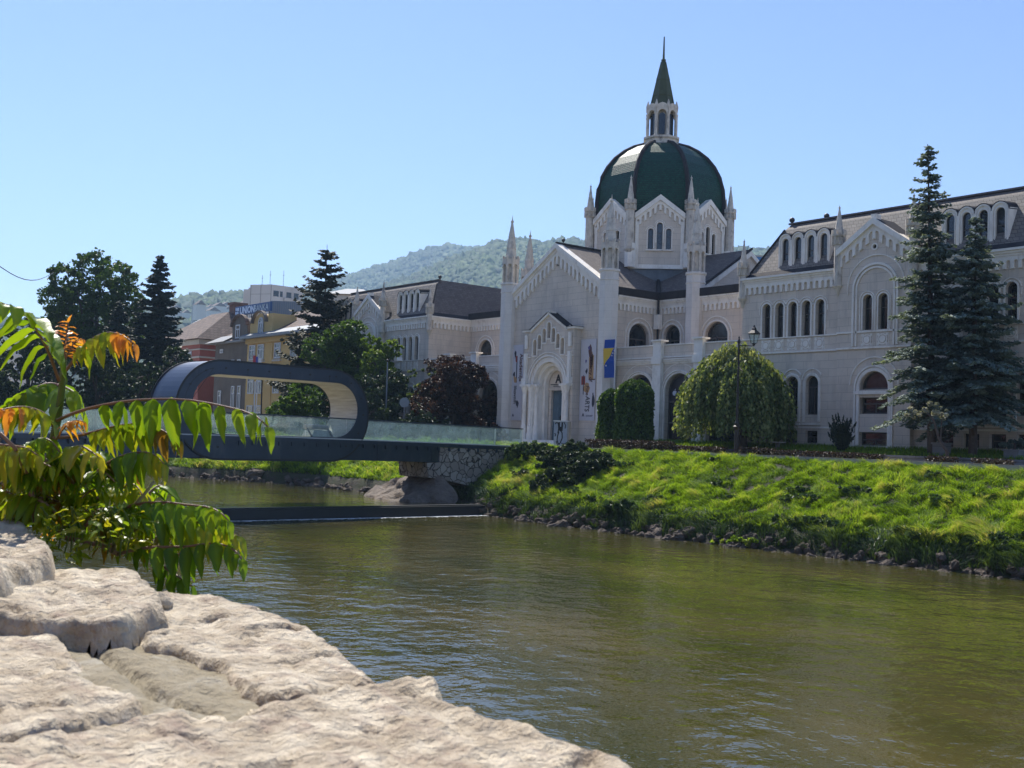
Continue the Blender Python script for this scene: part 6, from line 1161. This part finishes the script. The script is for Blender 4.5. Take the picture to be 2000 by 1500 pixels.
# ---------------------------------------------------------------- hills
mhill = mat('forest_floor', (.045, .075, .028), .95, var=.4, vscale=.01)
mhl = mat('hill_trees', (.035, .065, .022), .9, tint=[(0., (.018, .038, .018)), (1., (.10, .14, .05)), (.5, (.04, .075, .026))])
def hill(name, pts, D, foot, zf, label, seed, ntree, tsz, zback=.6):
    r = np.random.default_rng(seed); xs = np.linspace(pts[0][0], pts[-1][0], 90); ys = np.interp(xs, [p[0] for p in pts], [p[1] for p in pts]); K = 16; G = np.zeros((len(xs), K+4, 3))
    for i, (x, y) in enumerate(zip(xs, ys)):
        top = at(x, y, D); f = at(x, y, foot); f[2] = zf
        for k in range(K+1):
            t = k/K; s_ = t**1.25; g = f+(top-f)*t; g[2] = zf+(top[2]-zf)*(.5*s_+.5*(3*t*t-2*t**3)); g[2] += (top[2]-zf)*.05*hsh(x*.02, t*3.3, 1.2)*math.sin(PI*t); G[i, k] = g
        for k in range(1, 4): g = top+(top-f)/np.linalg.norm(top-f)*D*.12*k; g[2] = top[2]*(1-.3*k); G[i, K+k] = g
    n1 = K+4; F = np.array([(i*n1+j, (i+1)*n1+j, (i+1)*n1+j+1, i*n1+j+1) for i in range(len(xs)-1) for j in range(n1-1)])
    tag(fast_mesh(name, G.reshape(-1, 3), F, mhill, smooth=True), kind='structure', label=label)
    a = r.uniform(0, len(xs)-1.001, ntree); c = K*r.random(ntree)**.55; c[:ntree//7] = K-r.random(ntree//7)*.25; i = a.astype(int); j = np.minimum(c.astype(int), K-1); fa = (a-i)[:, None]; fc = (c-j)[:, None]
    P = (G[i, j]*(1-fa)+G[i+1, j]*fa)*(1-fc)+(G[i, j+1]*(1-fa)+G[i+1, j+1]*fa)*fc
    base = np.array([(0, 0, 1), (1, 0, .1), (.3, .95, 0), (-.8, .6, .1), (-.8, -.6, 0), (.3, -.95, .1), (0, 0, -.6), (.5, .4, .75), (-.5, .3, .7), (0, -.6, .72)], float)
    fc_ = [(0, 7, 8), (0, 8, 9), (0, 9, 7), (7, 1, 2), (7, 2, 8), (8, 2, 3), (8, 3, 4), (8, 4, 9), (9, 4, 5), (9, 5, 1), (9, 1, 7)]
    sz = tsz*r.uniform(.5, 1.5, ntree)*(1+.5*(r.random(ntree) < .08)); V = P[:, None, :]+(base[None]*(1+r.normal(0, .18, (ntree, 10, 1))))*sz[:, None, None]*np.array([1, 1, 1.15])+np.array([0, 0, 1.])*sz[:, None, None]*.35
    F = (np.array(fc_)[None]+np.arange(ntree)[:, None, None]*10).reshape(-1, 3); patch = np.array([hsh(p[0]*.006, p[1]*.006, 1.) for p in P]); tn = np.clip(.45+.3*patch+r.normal(0, .2, ntree), 0, 1)
    tag(fast_mesh('hill_forest', V.reshape(-1, 3), F, mhl, tint=np.repeat(tn, 10), smooth=True), kind='stuff', label='forest covering '+label)
hill('distant_hill', [(560, 590), (640, 560), (690, 542), (740, 528), (790, 510), (830, 497), (880, 488), (930, 492), (1010, 500), (1100, 505), (1300, 510), (1500, 515), (1700, 540)], 2600, 1500, 20, 'highest faint blue hill behind the academy', 71, 15000, 6.)
hill('wooded_hill', [(620, 640), (700, 600), (760, 566), (820, 545), (870, 520), (930, 496), (970, 482), (1010, 481), (1060, 486), (1095, 478), (1140, 481), (1250, 485), (1400, 490), (1462, 496), (1500, 498), (1560, 520)], 1700, 700, 5, 'wooded hill rising behind the left wing and dome', 72, 24000, 4.2)
hill('lower_hill', [(-300, 655), (-100, 640), (60, 640), (200, 625), (300, 605), (345, 597), (380, 590), (420, 588), (450, 582), (520, 585), (600, 580), (700, 585), (800, 600)], 1500, 500, 0, 'lower blue green hill beyond the houses on the left', 73, 16000, 4.2)
q = at(377, 617, 900); t = empty('minaret', q, 'thin distant stone minaret on the lower hill beside the fir', 'tower'); b = MB(); b.lathe(q[0], q[1], [(1.3, q[2]-20), (1.2, q[2]+6.5), (1.7, q[2]+6.8), (1.7, q[2]+7.6), (1.0, q[2]+7.7), (1.0, q[2]+9)], 10); b.build('shaft', mat('minaret_stone', (.4, .38, .36), .8), t); b = MB(); b.lathe(q[0], q[1], [(1.2, q[2]+9), (.05, q[2]+14)], 10); b.build('roof', M['zinc'], t)
r = random.Random(80); mh = [mat('far_house_wall', (.6, .57, .52), .8), mtile]
for k in range(16):
    x = r.uniform(330, 560); y = r.uniform(600, 625); D = r.uniform(800, 1150); q = at(x, y+4, D); w = r.uniform(3.5, 6); t = empty('hillside_house', q, 'tiny pale house on the lower hill beyond the red house', 'house', 'tiny houses on the lower hill'); b = MB(); b.box(q[0]-w, q[0]+w, q[1]-w, q[1]+w, q[2]-8, q[2]+4); b.build('wall', mh[0], t); b = MB(); gableroof(b, q[0]-w, q[0]+w, q[1]-w, q[1]+w, q[2]+4, q[2]+7.5, .4, 1.5); b.build('roof', mtile, t)
# ---------------------------------------------------------------- foreground parapet
ZP = -.575
mpst = mat('parapet_limestone', (.53, .425, .295), .9, var=.38, vscale=14., col2=(.66, .565, .42), bump=1., bscale=38, bdist=.03, stain=(.36, .27, .20), stainscale=(9, 30, 9)); mmort = mat('grey_mortar', (.40, .335, .22), .95, var=.5, vscale=30, bump=1., bscale=55, bdist=.012, col2=(.28, .235, .155), stain=(.42, .38, .30), stainscale=(16, 16, 16))
pw = empty('stone_parapet', (59.5, -62.3, -1.5), 'sunlit rough limestone parapet with mortar joints filling the lower left corner', 'wall')
def imgpoly(pts, z): return [tuple(onz(x, y, z)[:2]) for x, y in pts]
def sdist(px, py, poly):
    """signed distance, + inside"""
    P = np.array(poly); n = len(P); d = np.full(px.shape, 1e9); ins = np.zeros(px.shape, bool)
    for i in range(n):
        a, b = P[i], P[(i+1) % n]; e = b-a; wx, wy = px-a[0], py-a[1]; t = np.clip((wx*e[0]+wy*e[1])/(e@e+1e-12), 0, 1); d = np.minimum(d, np.hypot(wx-e[0]*t, wy-e[1]*t))
        c = ((a[1] > py) != (b[1] > py)) & (px < (b[0]-a[0])*(py-a[1])/(b[1]-a[1]+1e-12)+a[0]); ins ^= c
    return np.where(ins, d, -d)
def stone(poly, ztop, h, seed, cell=.009, er=.018, rough=.0035, skirt=.014, tilt=(0, 0), strat=.0022, label=None, m=None, rim=None):
    P = np.array(poly); x0, y0 = P.min(0)-skirt; x1, y1 = P.max(0)+skirt; nx, ny = int((x1-x0)/cell)+2, int((y1-y0)/cell)+2; X, Y = np.meshgrid(np.linspace(x0, x1, nx), np.linspace(y0, y1, ny), indexing='ij')
    D = sdist(X, Y, poly)+fbm(X, Y, 22, 4, seed+3)*.006; e = np.clip((D+skirt*.6)/er, 0, 1); prof = 1-(1-e)**2.3
    Z = ztop-h+h*prof+fbm(X, Y, 9, 6, seed)*rough*np.clip(e*1.2, .2, 1)+(X-P[:, 0].mean())*tilt[0]+(Y-P[:, 1].mean())*tilt[1]
    st = fbm(X*.35+Y*1.2, Y*.5-X*.15, 30, 3, seed+9); Z += strat*1.5*np.clip(st*2.2, -1, .7)*np.clip(e, 0, 1)+fbm(X*.5+Y*1.2, Y*.6-X*.3, 95, 3, seed+21)*.0028*np.clip(e, .3, 1); Z -= .010*np.clip(fbm(X, Y, 46, 2, seed+5)-.75, 0, 1)*e*3
    V = np.stack([X, Y, Z], 2).reshape(-1, 3); idx = np.arange(nx*ny).reshape(nx, ny); F = np.stack([idx[:-1, :-1], idx[1:, :-1], idx[1:, 1:], idx[:-1, 1:]], 2).reshape(-1, 4); k = (D > -skirt)
    kk = (k[:-1, :-1] & k[1:, :-1] & k[1:, 1:] & k[:-1, 1:]).ravel(); o = fast_mesh('stone', V, F[kk], m or mpst, pw, smooth=True)
    if label: o['label'] = label
    return o
S1 = imgpoly([(-260, 1500), (-200, 1475), (0, 1468), (180, 1432), (300, 1402), (440, 1398), (600, 1372), (720, 1350), (800, 1336), (845, 1342), (880, 1385), (985, 1420), (1090, 1462), (1210, 1500), (1420, 1640), (1300, 1800), (-300, 1800)], ZP)
S2 = imgpoly([(215, 1188), (300, 1166), (400, 1168), (470, 1182), (560, 1210), (650, 1262), (715, 1315), (748, 1338), (650, 1358), (545, 1370), (470, 1352), (430, 1300), (360, 1278), (285, 1262), (262, 1220)], ZP)
S3 = imgpoly([(-200, 1225), (0, 1212), (75, 1222), (112, 1262), (155, 1290), (165, 1325), (225, 1352), (283, 1383), (262, 1402), (120, 1430), (0, 1452), (-200, 1470)], ZP)
S4 = imgpoly([(-150, 1120), (0, 1108), (60, 1092), (120, 1086), (210, 1088), (275, 1104), (318, 1136), (322, 1160), (250, 1180), (120, 1176), (0, 1168), (-150, 1160)], ZP+.06)
S5 = imgpoly([(-150, 1000), (0, 988), (48, 1000), (78, 1024), (120, 1048), (112, 1070), (0, 1098), (-150, 1105)], ZP+.10)
stone(S1, ZP+.010, .045, 1, .008, label='long pale stone filling the bottom of the picture'); stone(S2, ZP+.008, .04, 2, .007, label='sloping pinkish stone along the water side'); stone(S3, ZP+.008, .04, 3, .008, label='flat stone at the left edge')
stone(S4, ZP+.042, .065, 4, .008, er=.024, rough=.005, label='raised thick stone with pebbly side'); stone(S5, ZP+.085, .115, 5, .010, er=.035, rough=.008, label='upper rough stone below the leafy plant')
# pebbly rubble packed under the raised stones
r = random.Random(12); b = MB(); 
def pebble(b, c, s, seed):
    q = MB(); q.sphere((0, 0, 0), 1, 9, 6); V = np.array(q.v)*[1.15, .9, .75]; V = V*(1+.12*np.sin(V@[2.1, 1.3, 1.7]+seed))[:, None]*s+c; b.add([tuple(v) for v in V], q.f)
for k in range(120):
    x = r.uniform(-60, 325); y = 1166+(x/330)*6+r.uniform(-4, 22); p = onz(x, y, ZP+.005); pebble(b, np.array([p[0], p[1], ZP+r.uniform(-.012, .014)]), r.uniform(.012, .024), k)
b.build('rubble_fill', mpst, pw, smooth=True)
# mortar bed with a trough crack
x0, x1, y0, y1 = 55.0, 60.6, -62.85, -61.86; nx, ny = 500, 110; X, Y = np.meshgrid(np.linspace(x0, x1, nx), np.linspace(y0, y1, ny), indexing='ij')
Z = ZP-.006+fbm(X, Y, 14, 6, 31)*.004+fbm(X, Y, 120, 2, 32)*.0012; tr_ = imgpoly([(95, 1215), (170, 1255), (250, 1310), (330, 1365), (410, 1385)], ZP); P = np.array(tr_); d = np.full(X.shape, 9.)
for i in range(len(P)-1): e = P[i+1]-P[i]; t = np.clip(((X-P[i][0])*e[0]+(Y-P[i][1])*e[1])/(e@e), 0, 1); d = np.minimum(d, np.hypot(X-P[i][0]-e[0]*t, Y-P[i][1]-e[1]*t))
Z -= .022*np.exp(-(d/.007)**2); Z += .005*np.exp(-((d-.03)/.02)**2)+fbm(X, Y, 60, 3, 33)*.0022
edge = -61.955+.012*fbm(X, X*0, 9, 3, 2); Z -= np.clip(Y-edge, 0, 1)*2.2+.02*np.clip((Y-edge+.03)/.03, 0, 1)**2
V = np.stack([X, Y, Z], 2).reshape(-1, 3); idx = np.arange(nx*ny).reshape(nx, ny); F = np.stack([idx[:-1, :-1], idx[1:, :-1], idx[1:, 1:], idx[:-1, 1:]], 2).reshape(-1, 4); fast_mesh('mortar', V, F, mmort, pw, smooth=True)
b = MB(); b.box(-60, 68, -62.85, -61.99, -6, ZP-.04); b.box(-60, 55.0, -62.87, -61.95, ZP-.05, ZP+.02); b.build('masonry', mrub, pw)
b = MB(); b.box(-400, 300, -400, -62.9, -8, -1.5); tag(b.build('near_bank_ground', M['asphalt']), kind='structure', label='street on the near bank')
# ---------------------------------------------------------------- ailanthus sprouting over the parapet
def rgb(*c): return c
def leafm(n, a, b_, c, tr=.55): return mat(n, b_, .34, tint=[(0., a), (1., c), (.5, b_)], trans=tr, spec=.5, bump=.25, bscale=60, bdist=.004)
LG = leafm('ailanthus_green', (.07, .15, .012), (.15, .27, .014), (.27, .38, .02)); LO = leafm('ailanthus_bronze', (.34, .28, .02), (.58, .32, .03), (.72, .28, .06)); LY = leafm('ailanthus_yellow', (.13, .22, .012), (.25, .34, .018), (.46, .42, .03)); LB = leafm('ailanthus_dusky', (.09, .10, .018), (.18, .15, .025), (.34, .17, .03), .45)
mstem = mat('green_stem', (.11, .16, .04), .5, var=.3, vscale=30); mrach = mat('reddish_rachis', (.24, .13, .08), .5, var=.2, vscale=30)
ail = empty('tree_of_heaven', (57.6, -61.8, -1.4), 'bushy young sapling with long drooping feather-shaped green and orange leaves over the parapet', 'plant')
def leaflet(V, F, T, base, dirv, nrm, L_, W_, tint, fold=.35, cur=.25):
    """one pointed leaflet with folded blade: 7 stations x 3 (edge, midrib, edge)"""
    dirv = dirv/np.linalg.norm(dirv); side = np.cross(dirv, nrm); side /= np.linalg.norm(side)+1e-9; nrm = np.cross(side, dirv); n0 = len(V)
    ws = (.0, .62, .95, 1., .84, .58, .28, .0); ts_ = (0, .06, .18, .35, .55, .74, .89, 1.)
    for w, t in zip(ws, ts_):
        c = base+dirv*L_*t-nrm*L_*cur*t*t+np.array([0, 0, -1.])*L_*.10*t*t; wob = 1+.09*math.sin(t*19+tint*9); c = c+nrm*W_*.07*math.sin(t*13+tint*7)
        hh = W_*.5*w*wob; V.append(c+side*hh+nrm*hh*fold); V.append(c); V.append(c-side*hh+nrm*hh*fold); T += [tint-.08, min(1., tint+.38), tint-.08]
    for i in range(7):
        a = n0+3*i; F.append((a, a+1, a+4, a+3)); F.append((a+1, a+2, a+5, a+4))
def compound(path, D0, D1, n, L_, W_, m, seed, start=.18, tint=(.3, .7), droop=1., spread=.5, rr=.0045, tiplen=.55, m2=None, flat=False):
    r = random.Random(seed); D = np.linspace(D0, D1, len(path)); pts = np.array([at(x, y, d) for (x, y), d in zip(path, D)]); seg = np.r_[0, np.cumsum(np.linalg.norm(np.diff(pts, axis=0), axis=1))]; tot = seg[-1]
    P = lambda t: np.array([np.interp(t*tot, seg, pts[:, k]) for k in range(3)]); lf = MB(); dense = [P(t) for t in np.linspace(0, 1, 14)]
    sm = [dense[0]]+[(dense[i-1]+2*dense[i]+dense[i+1])/4 for i in range(1, 13)]+[dense[-1]]; lf.tube(sm, rr, 6, rr*.35); rc = lf.build('leaf', mrach, ail, smooth=True)
    for half, mm in ((0, m), (1, m2)):
        if mm is None: continue
        V = []; F = []; T = []
        for i in range(n):
            t = start+(1-start)*(i+.4)/n; 
            if m2 is not None and ((t > .74) != (half == 1)): continue
            p = P(t); tg = P(min(1, t+.03))-P(max(0, t-.03)); tg /= np.linalg.norm(tg); sd = np.cross(tg, (0, 0, 1.)); sd /= np.linalg.norm(sd)+1e-9; k = math.sin(PI*(.18+.72*(t-start)/(1-start)))**.6*(1-.42*max(0, t-.55))
            for s_ in (-1, 1):
                jit = np.array([r.gauss(0, .18) for _ in range(3)]); d = sd*s_*spread+tg*(.28+.3*t)+np.array([0, 0, -1.])*droop*(.9+.25*r.random())+jit; nrm = sd*s_*(.75 if not flat else .15)+np.array([0, 0, 1.])*(.55 if not flat else 1.)+tg*.15+jit
                leaflet(V, F, T, p+sd*s_*.004+tg*s_*.006, d, nrm, L_*k*r.uniform(.7, 1.15), W_*k*r.uniform(.7, 1.08), tint[0]+(tint[1]-tint[0])*t+r.uniform(-.35, .3), .3+.25*r.random(), r.uniform(.1, .35))
        if half == (1 if m2 is not None else 0) or m2 is None:
            p = P(1.); leaflet(V, F, T, p, (P(1)-P(.94))+np.array([0, 0, -.02*droop]), np.array([0, 0, 1.]), L_*tiplen, W_*tiplen, tint[1], .3, .2)
        if V: fast_mesh('leaflets', np.array(V), np.array(F), mm, rc, tint=np.clip(T, 0, 1), smooth=True)
d0 = 2.75
def stem(path, D, r0, r1, m=mstem): 
    b = MB(); D = np.linspace(*D, len(path)); b.tube([at(x, y, d) for (x, y), d in zip(path, D)], r0, 8, r1); b.build('stem', m, ail, smooth=True)
stem([(222, 1085), (225, 1000), (240, 910), (255, 850), (268, 790), (276, 735), (289, 655), (294, 640)], (2.9, 2.75), .013, .006) if False else None
X = lambda x, y: (x/2.343, 560+y/2.343)
stem([X(205, 1090), X(215, 900), X(240, 720), X(265, 600), X(282, 480), X(292, 350), X(296, 310)], (2.95, 2.75), .014, .006)
stem([X(165, 1080), X(150, 980), X(118, 850), X(70, 740), X(0, 670)], (2.6, 2.5), .007, .004, mrach)
stem([X(515, 1215), X(545, 1110), X(600, 1020), X(660, 950), X(705, 890)], (2.6, 2.6), .0075, .003, mat('dry_stem', (.30, .26, .14), .7))
stem([X(540, 1225), X(480, 1190), X(380, 1165), X(300, 1150)], (2.6, 2.6), .006, .006, mrach)
C = lambda pts: [X(*p) for p in pts]
compound(C([(262, 612), (340, 572), (450, 545), (560, 525), (650, 516), (760, 512), (870, 516), (970, 535), (1060, 555), (1140, 572), (1200, 592), (1225, 640)]), 2.75, 2.45, 11, .108, .045, LG, 1, start=.2, tint=(.3, .8), droop=1.15, spread=.3)
compound(C([(245, 690), (330, 690), (430, 665), (520, 640), (620, 622), (700, 638), (770, 668), (812, 700)]), 2.8, 2.6, 11, .085, .036, LY, 2, start=.3, tint=(.1, .5), droop=1.1, spread=.35, m2=LB)
compound(C([(270, 430), (235, 330), (205, 260), (165, 190), (120, 130), (60, 85), (-40, 70)]), 2.72, 2.45, 9, .105, .055, LG, 3, start=.2, tint=(.5, .9), droop=.85, spread=.95)
compound(C([(290, 400), (330, 345), (370, 292), (420, 240), (470, 212), (520, 206), (570, 225), (615, 262)]), 2.75, 2.6, 11, .075, .03, LY, 4, start=.25, tint=(.2, .9), droop=1.05, spread=.5, m2=LO)
compound(C([(296, 330), (300, 270), (305, 215), (312, 165)]), 2.75, 2.75, 9, .045, .016, LO, 5, start=.1, tint=(.5, .9), droop=.15, spread=1.1, rr=.003)
compound(C([(300, 330), (330, 270), (350, 245), (380, 240)]), 2.74, 2.7, 6, .04, .014, LO, 6, start=.1, tint=(.4, .9), droop=.4, spread=.9, rr=.0025)
compound(C([(268, 450), (225, 440), (180, 455), (130, 480), (80, 510), (30, 545)]), 2.95, 2.85, 8, .11, .05, LG, 7, start=.15, tint=(.5, .95), droop=.95, spread=.8)
compound(C([(268, 450), (285, 455), (320, 470), (350, 490)]), 2.92, 2.85, 3, .11, .045, LG, 8, start=.1, tint=(.5, .9), droop=.9, spread=.6)
compound(C([(245, 640), (215, 590), (170, 562), (110, 548), (50, 552), (-20, 570)]), 2.8, 2.6, 9, .075, .032, LY, 9, start=.12, tint=(.6, 1.), droop=1.1, spread=.45, m2=LO)
compound(C([(255, 700), (290, 650), (320, 620), (350, 610), (385, 618)]), 2.72, 2.65, 8, .045, .016, LO, 10, start=.3, tint=(.3, .8), droop=.6, spread=.7, rr=.003)
compound(C([(275, 880), (300, 800), (330, 745), (360, 725), (400, 740), (450, 780)]), 2.65, 2.5, 8, .095, .035, LY, 11, start=.25, tint=(.5, 1.), droop=.75, spread=.8)
compound(C([(430, 860), (500, 800), (580, 765), (650, 755), (710, 765), (748, 810)]), 2.6, 2.5, 9, .085, .036, LG, 12, start=.15, tint=(.1, .6), droop=1.1, spread=.4, m2=LY)
compound(C([(520, 1060), (560, 1010), (640, 990), (760, 985), (860, 1000), (950, 1005), (1010, 1025), (1045, 1070)]), 2.6, 2.45, 11, .09, .034, LG, 13, start=.12, tint=(.15, .7), droop=1.1, spread=.45)
compound(C([(540, 1225), (620, 1200), (720, 1190), (850, 1192), (960, 1172), (1040, 1178), (1085, 1210), (1105, 1245)]), 2.55, 2.4, 8, .085, .04, LG, 14, start=.15, tint=(.1, .45), droop=1.1, spread=.45)
compound(C([(600, 1120), (700, 1080), (800, 1060), (900, 1075), (1000, 1110), (1090, 1140)]), 2.62, 2.45, 10, .095, .04, LY, 15, start=.1, tint=(.1, .5), droop=1., spread=.5)
compound(C([(700, 1230), (760, 1290), (820, 1330), (880, 1370)]), 2.6, 2.5, 5, .07, .028, LG, 16, start=.1, tint=(0, .3), droop=.9, spread=.6)
compound(C([(0, 700), (-30, 720), (60, 730), (120, 735), (170, 770)]), 2.6, 2.5, 7, .09, .04, LY, 17, start=.25, tint=(.3, .9), droop=.8, spread=.5)
r = random.Random(77)
for k in range(120):
    x, y = r.uniform(-40, 720), r.uniform(770, 1200)
    if (y > 1030 and x < 110) or (x > 480 and y < 930) or y > 1050+x*.3 or (x > 560 and r.random() < .5): continue
    dx = r.uniform(110, 240)*(1 if r.random() < .62 else -1); rise = r.uniform(30, 90); m_ = r.choice([LG, LG, LG, LY, LY, LY, LB]); D = r.uniform(2.55, 3.1)
    compound(C([(x, y), (x+dx*.25, y-rise*.6), (x+dx*.55, y-rise), (x+dx*.8, y-rise*.8), (x+dx, y-rise*.2)]), D, D+r.uniform(-.15, .1), r.randint(7, 11), r.uniform(.045, .08), r.uniform(.02, .031), m_, 100+k, start=.1, tint=(r.uniform(0, .3), r.uniform(.4, 1)), droop=r.uniform(.35, .95), spread=r.uniform(.7, 1.2), m2=LO if r.random() < .08 else None)
# small yellow-green nettle-like plant at the wall joint
nt_ = empty('joint_weed', tuple(onz(150, 1065, ZP)), 'small yellow green weed growing from the parapet joint below the feathery leaves', 'plant'); V = []; F = []; T = []
for k in range(190):
    x, y = r.uniform(70, 300), r.uniform(985, 1100); 
    if y > 1075 and x > 160: continue
    p = at(x, y, r.uniform(2.35, 2.6)); a = r.uniform(0, 6.28); leaflet(V, F, T, p, np.array([math.cos(a), math.sin(a), r.uniform(-.4, .3)]), np.array([0, 0, 1.])+np.random.default_rng(k).normal(0, .3, 3), r.uniform(.016, .034), r.uniform(.010, .02), r.random())
fast_mesh('leaves', np.array(V), np.array(F), LY, nt_, tint=np.clip(T, 0, 1), smooth=True); b = MB()
for k in range(14): x = 90+k*12; b.tube([at(x, 1080+r.uniform(-20, 10), 2.5), at(x+r.uniform(-15, 15), 1030, 2.48), at(x+r.uniform(-25, 25), 990, 2.45)], .002, 4)
b.build('stem', mstem, nt_)
# ---------------------------------------------------------------- light, air, render settings
SUN_EL, SUN_D = R_(50), R_(20)
sdir = np.array([-math.cos(SUN_EL)*math.cos(SUN_D), math.cos(SUN_EL)*math.sin(SUN_D), math.sin(SUN_EL)])
ld = bpy.data.lights.new('sun', 'SUN'); ld.energy = 4.9; ld.angle = R_(.53); ld.color = (1., .95, .87); lo = bpy.data.objects.new('sun', ld); COL.objects.link(lo); lo.rotation_euler = Vector(sdir).to_track_quat('Z', 'Y').to_euler(); lo.location = (0, 0, 60)
w = bpy.data.worlds.new('World'); S.world = w; w.use_nodes = True; N = w.node_tree.nodes; L = w.node_tree.links
sk = N.new('ShaderNodeTexSky'); sk.sky_type = 'NISHITA'; sk.sun_disc = False; sk.sun_elevation = SUN_EL
sk.sun_rotation = math.atan2(sdir[0], sdir[1]); sk.altitude = 500; sk.air_density = 1.0; sk.dust_density = .15; sk.ozone_density = 2.2
tn_ = N.new('ShaderNodeMix'); tn_.data_type = 'RGBA'; tn_.blend_type = 'MULTIPLY'; tn_.inputs[0].default_value = 1; tn_.inputs[7].default_value = (.87, .885, 1.06, 1); L.new(sk.outputs[0], tn_.inputs[6]); L.new(tn_.outputs[2], N['Background'].inputs[0]); N['Background'].inputs[1].default_value = .114
# haze box
b = MB(); b.box(-3600, 420, -420, 3600, -9, 480); hz = b.build('haze', (mh_ := bpy.data.materials.new('haze'))); tag(hz, kind='stuff', label='thin blue morning haze')
mh_.use_nodes = True; nn_ = mh_.node_tree.nodes; nn_.remove(nn_['Principled BSDF']); pv = nn_.new('ShaderNodeVolumePrincipled'); pv.inputs['Color'].default_value = (.50, .74, 1., 1); pv.inputs['Density'].default_value = .00021; pv.inputs['Anisotropy'].default_value = .2; mh_.node_tree.links.new(pv.outputs[0], nn_['Material Output'].inputs['Volume'])
S.view_settings.view_transform = 'Standard'; S.view_settings.look = 'None'; S.view_settings.exposure = 0.55; S.view_settings.gamma = 1
S.render.engine = 'CYCLES'; c = S.cycles; c.use_denoising = True; c.max_bounces = 6; c.diffuse_bounces = 3; c.glossy_bounces = 3; c.transmission_bounces = 3; c.transparent_max_bounces = 8; c.volume_bounces = 0; c.use_adaptive_sampling = True; c.adaptive_threshold = .02; c.sample_clamp_indirect = 4; c.caustics_reflective = False; c.caustics_refractive = False
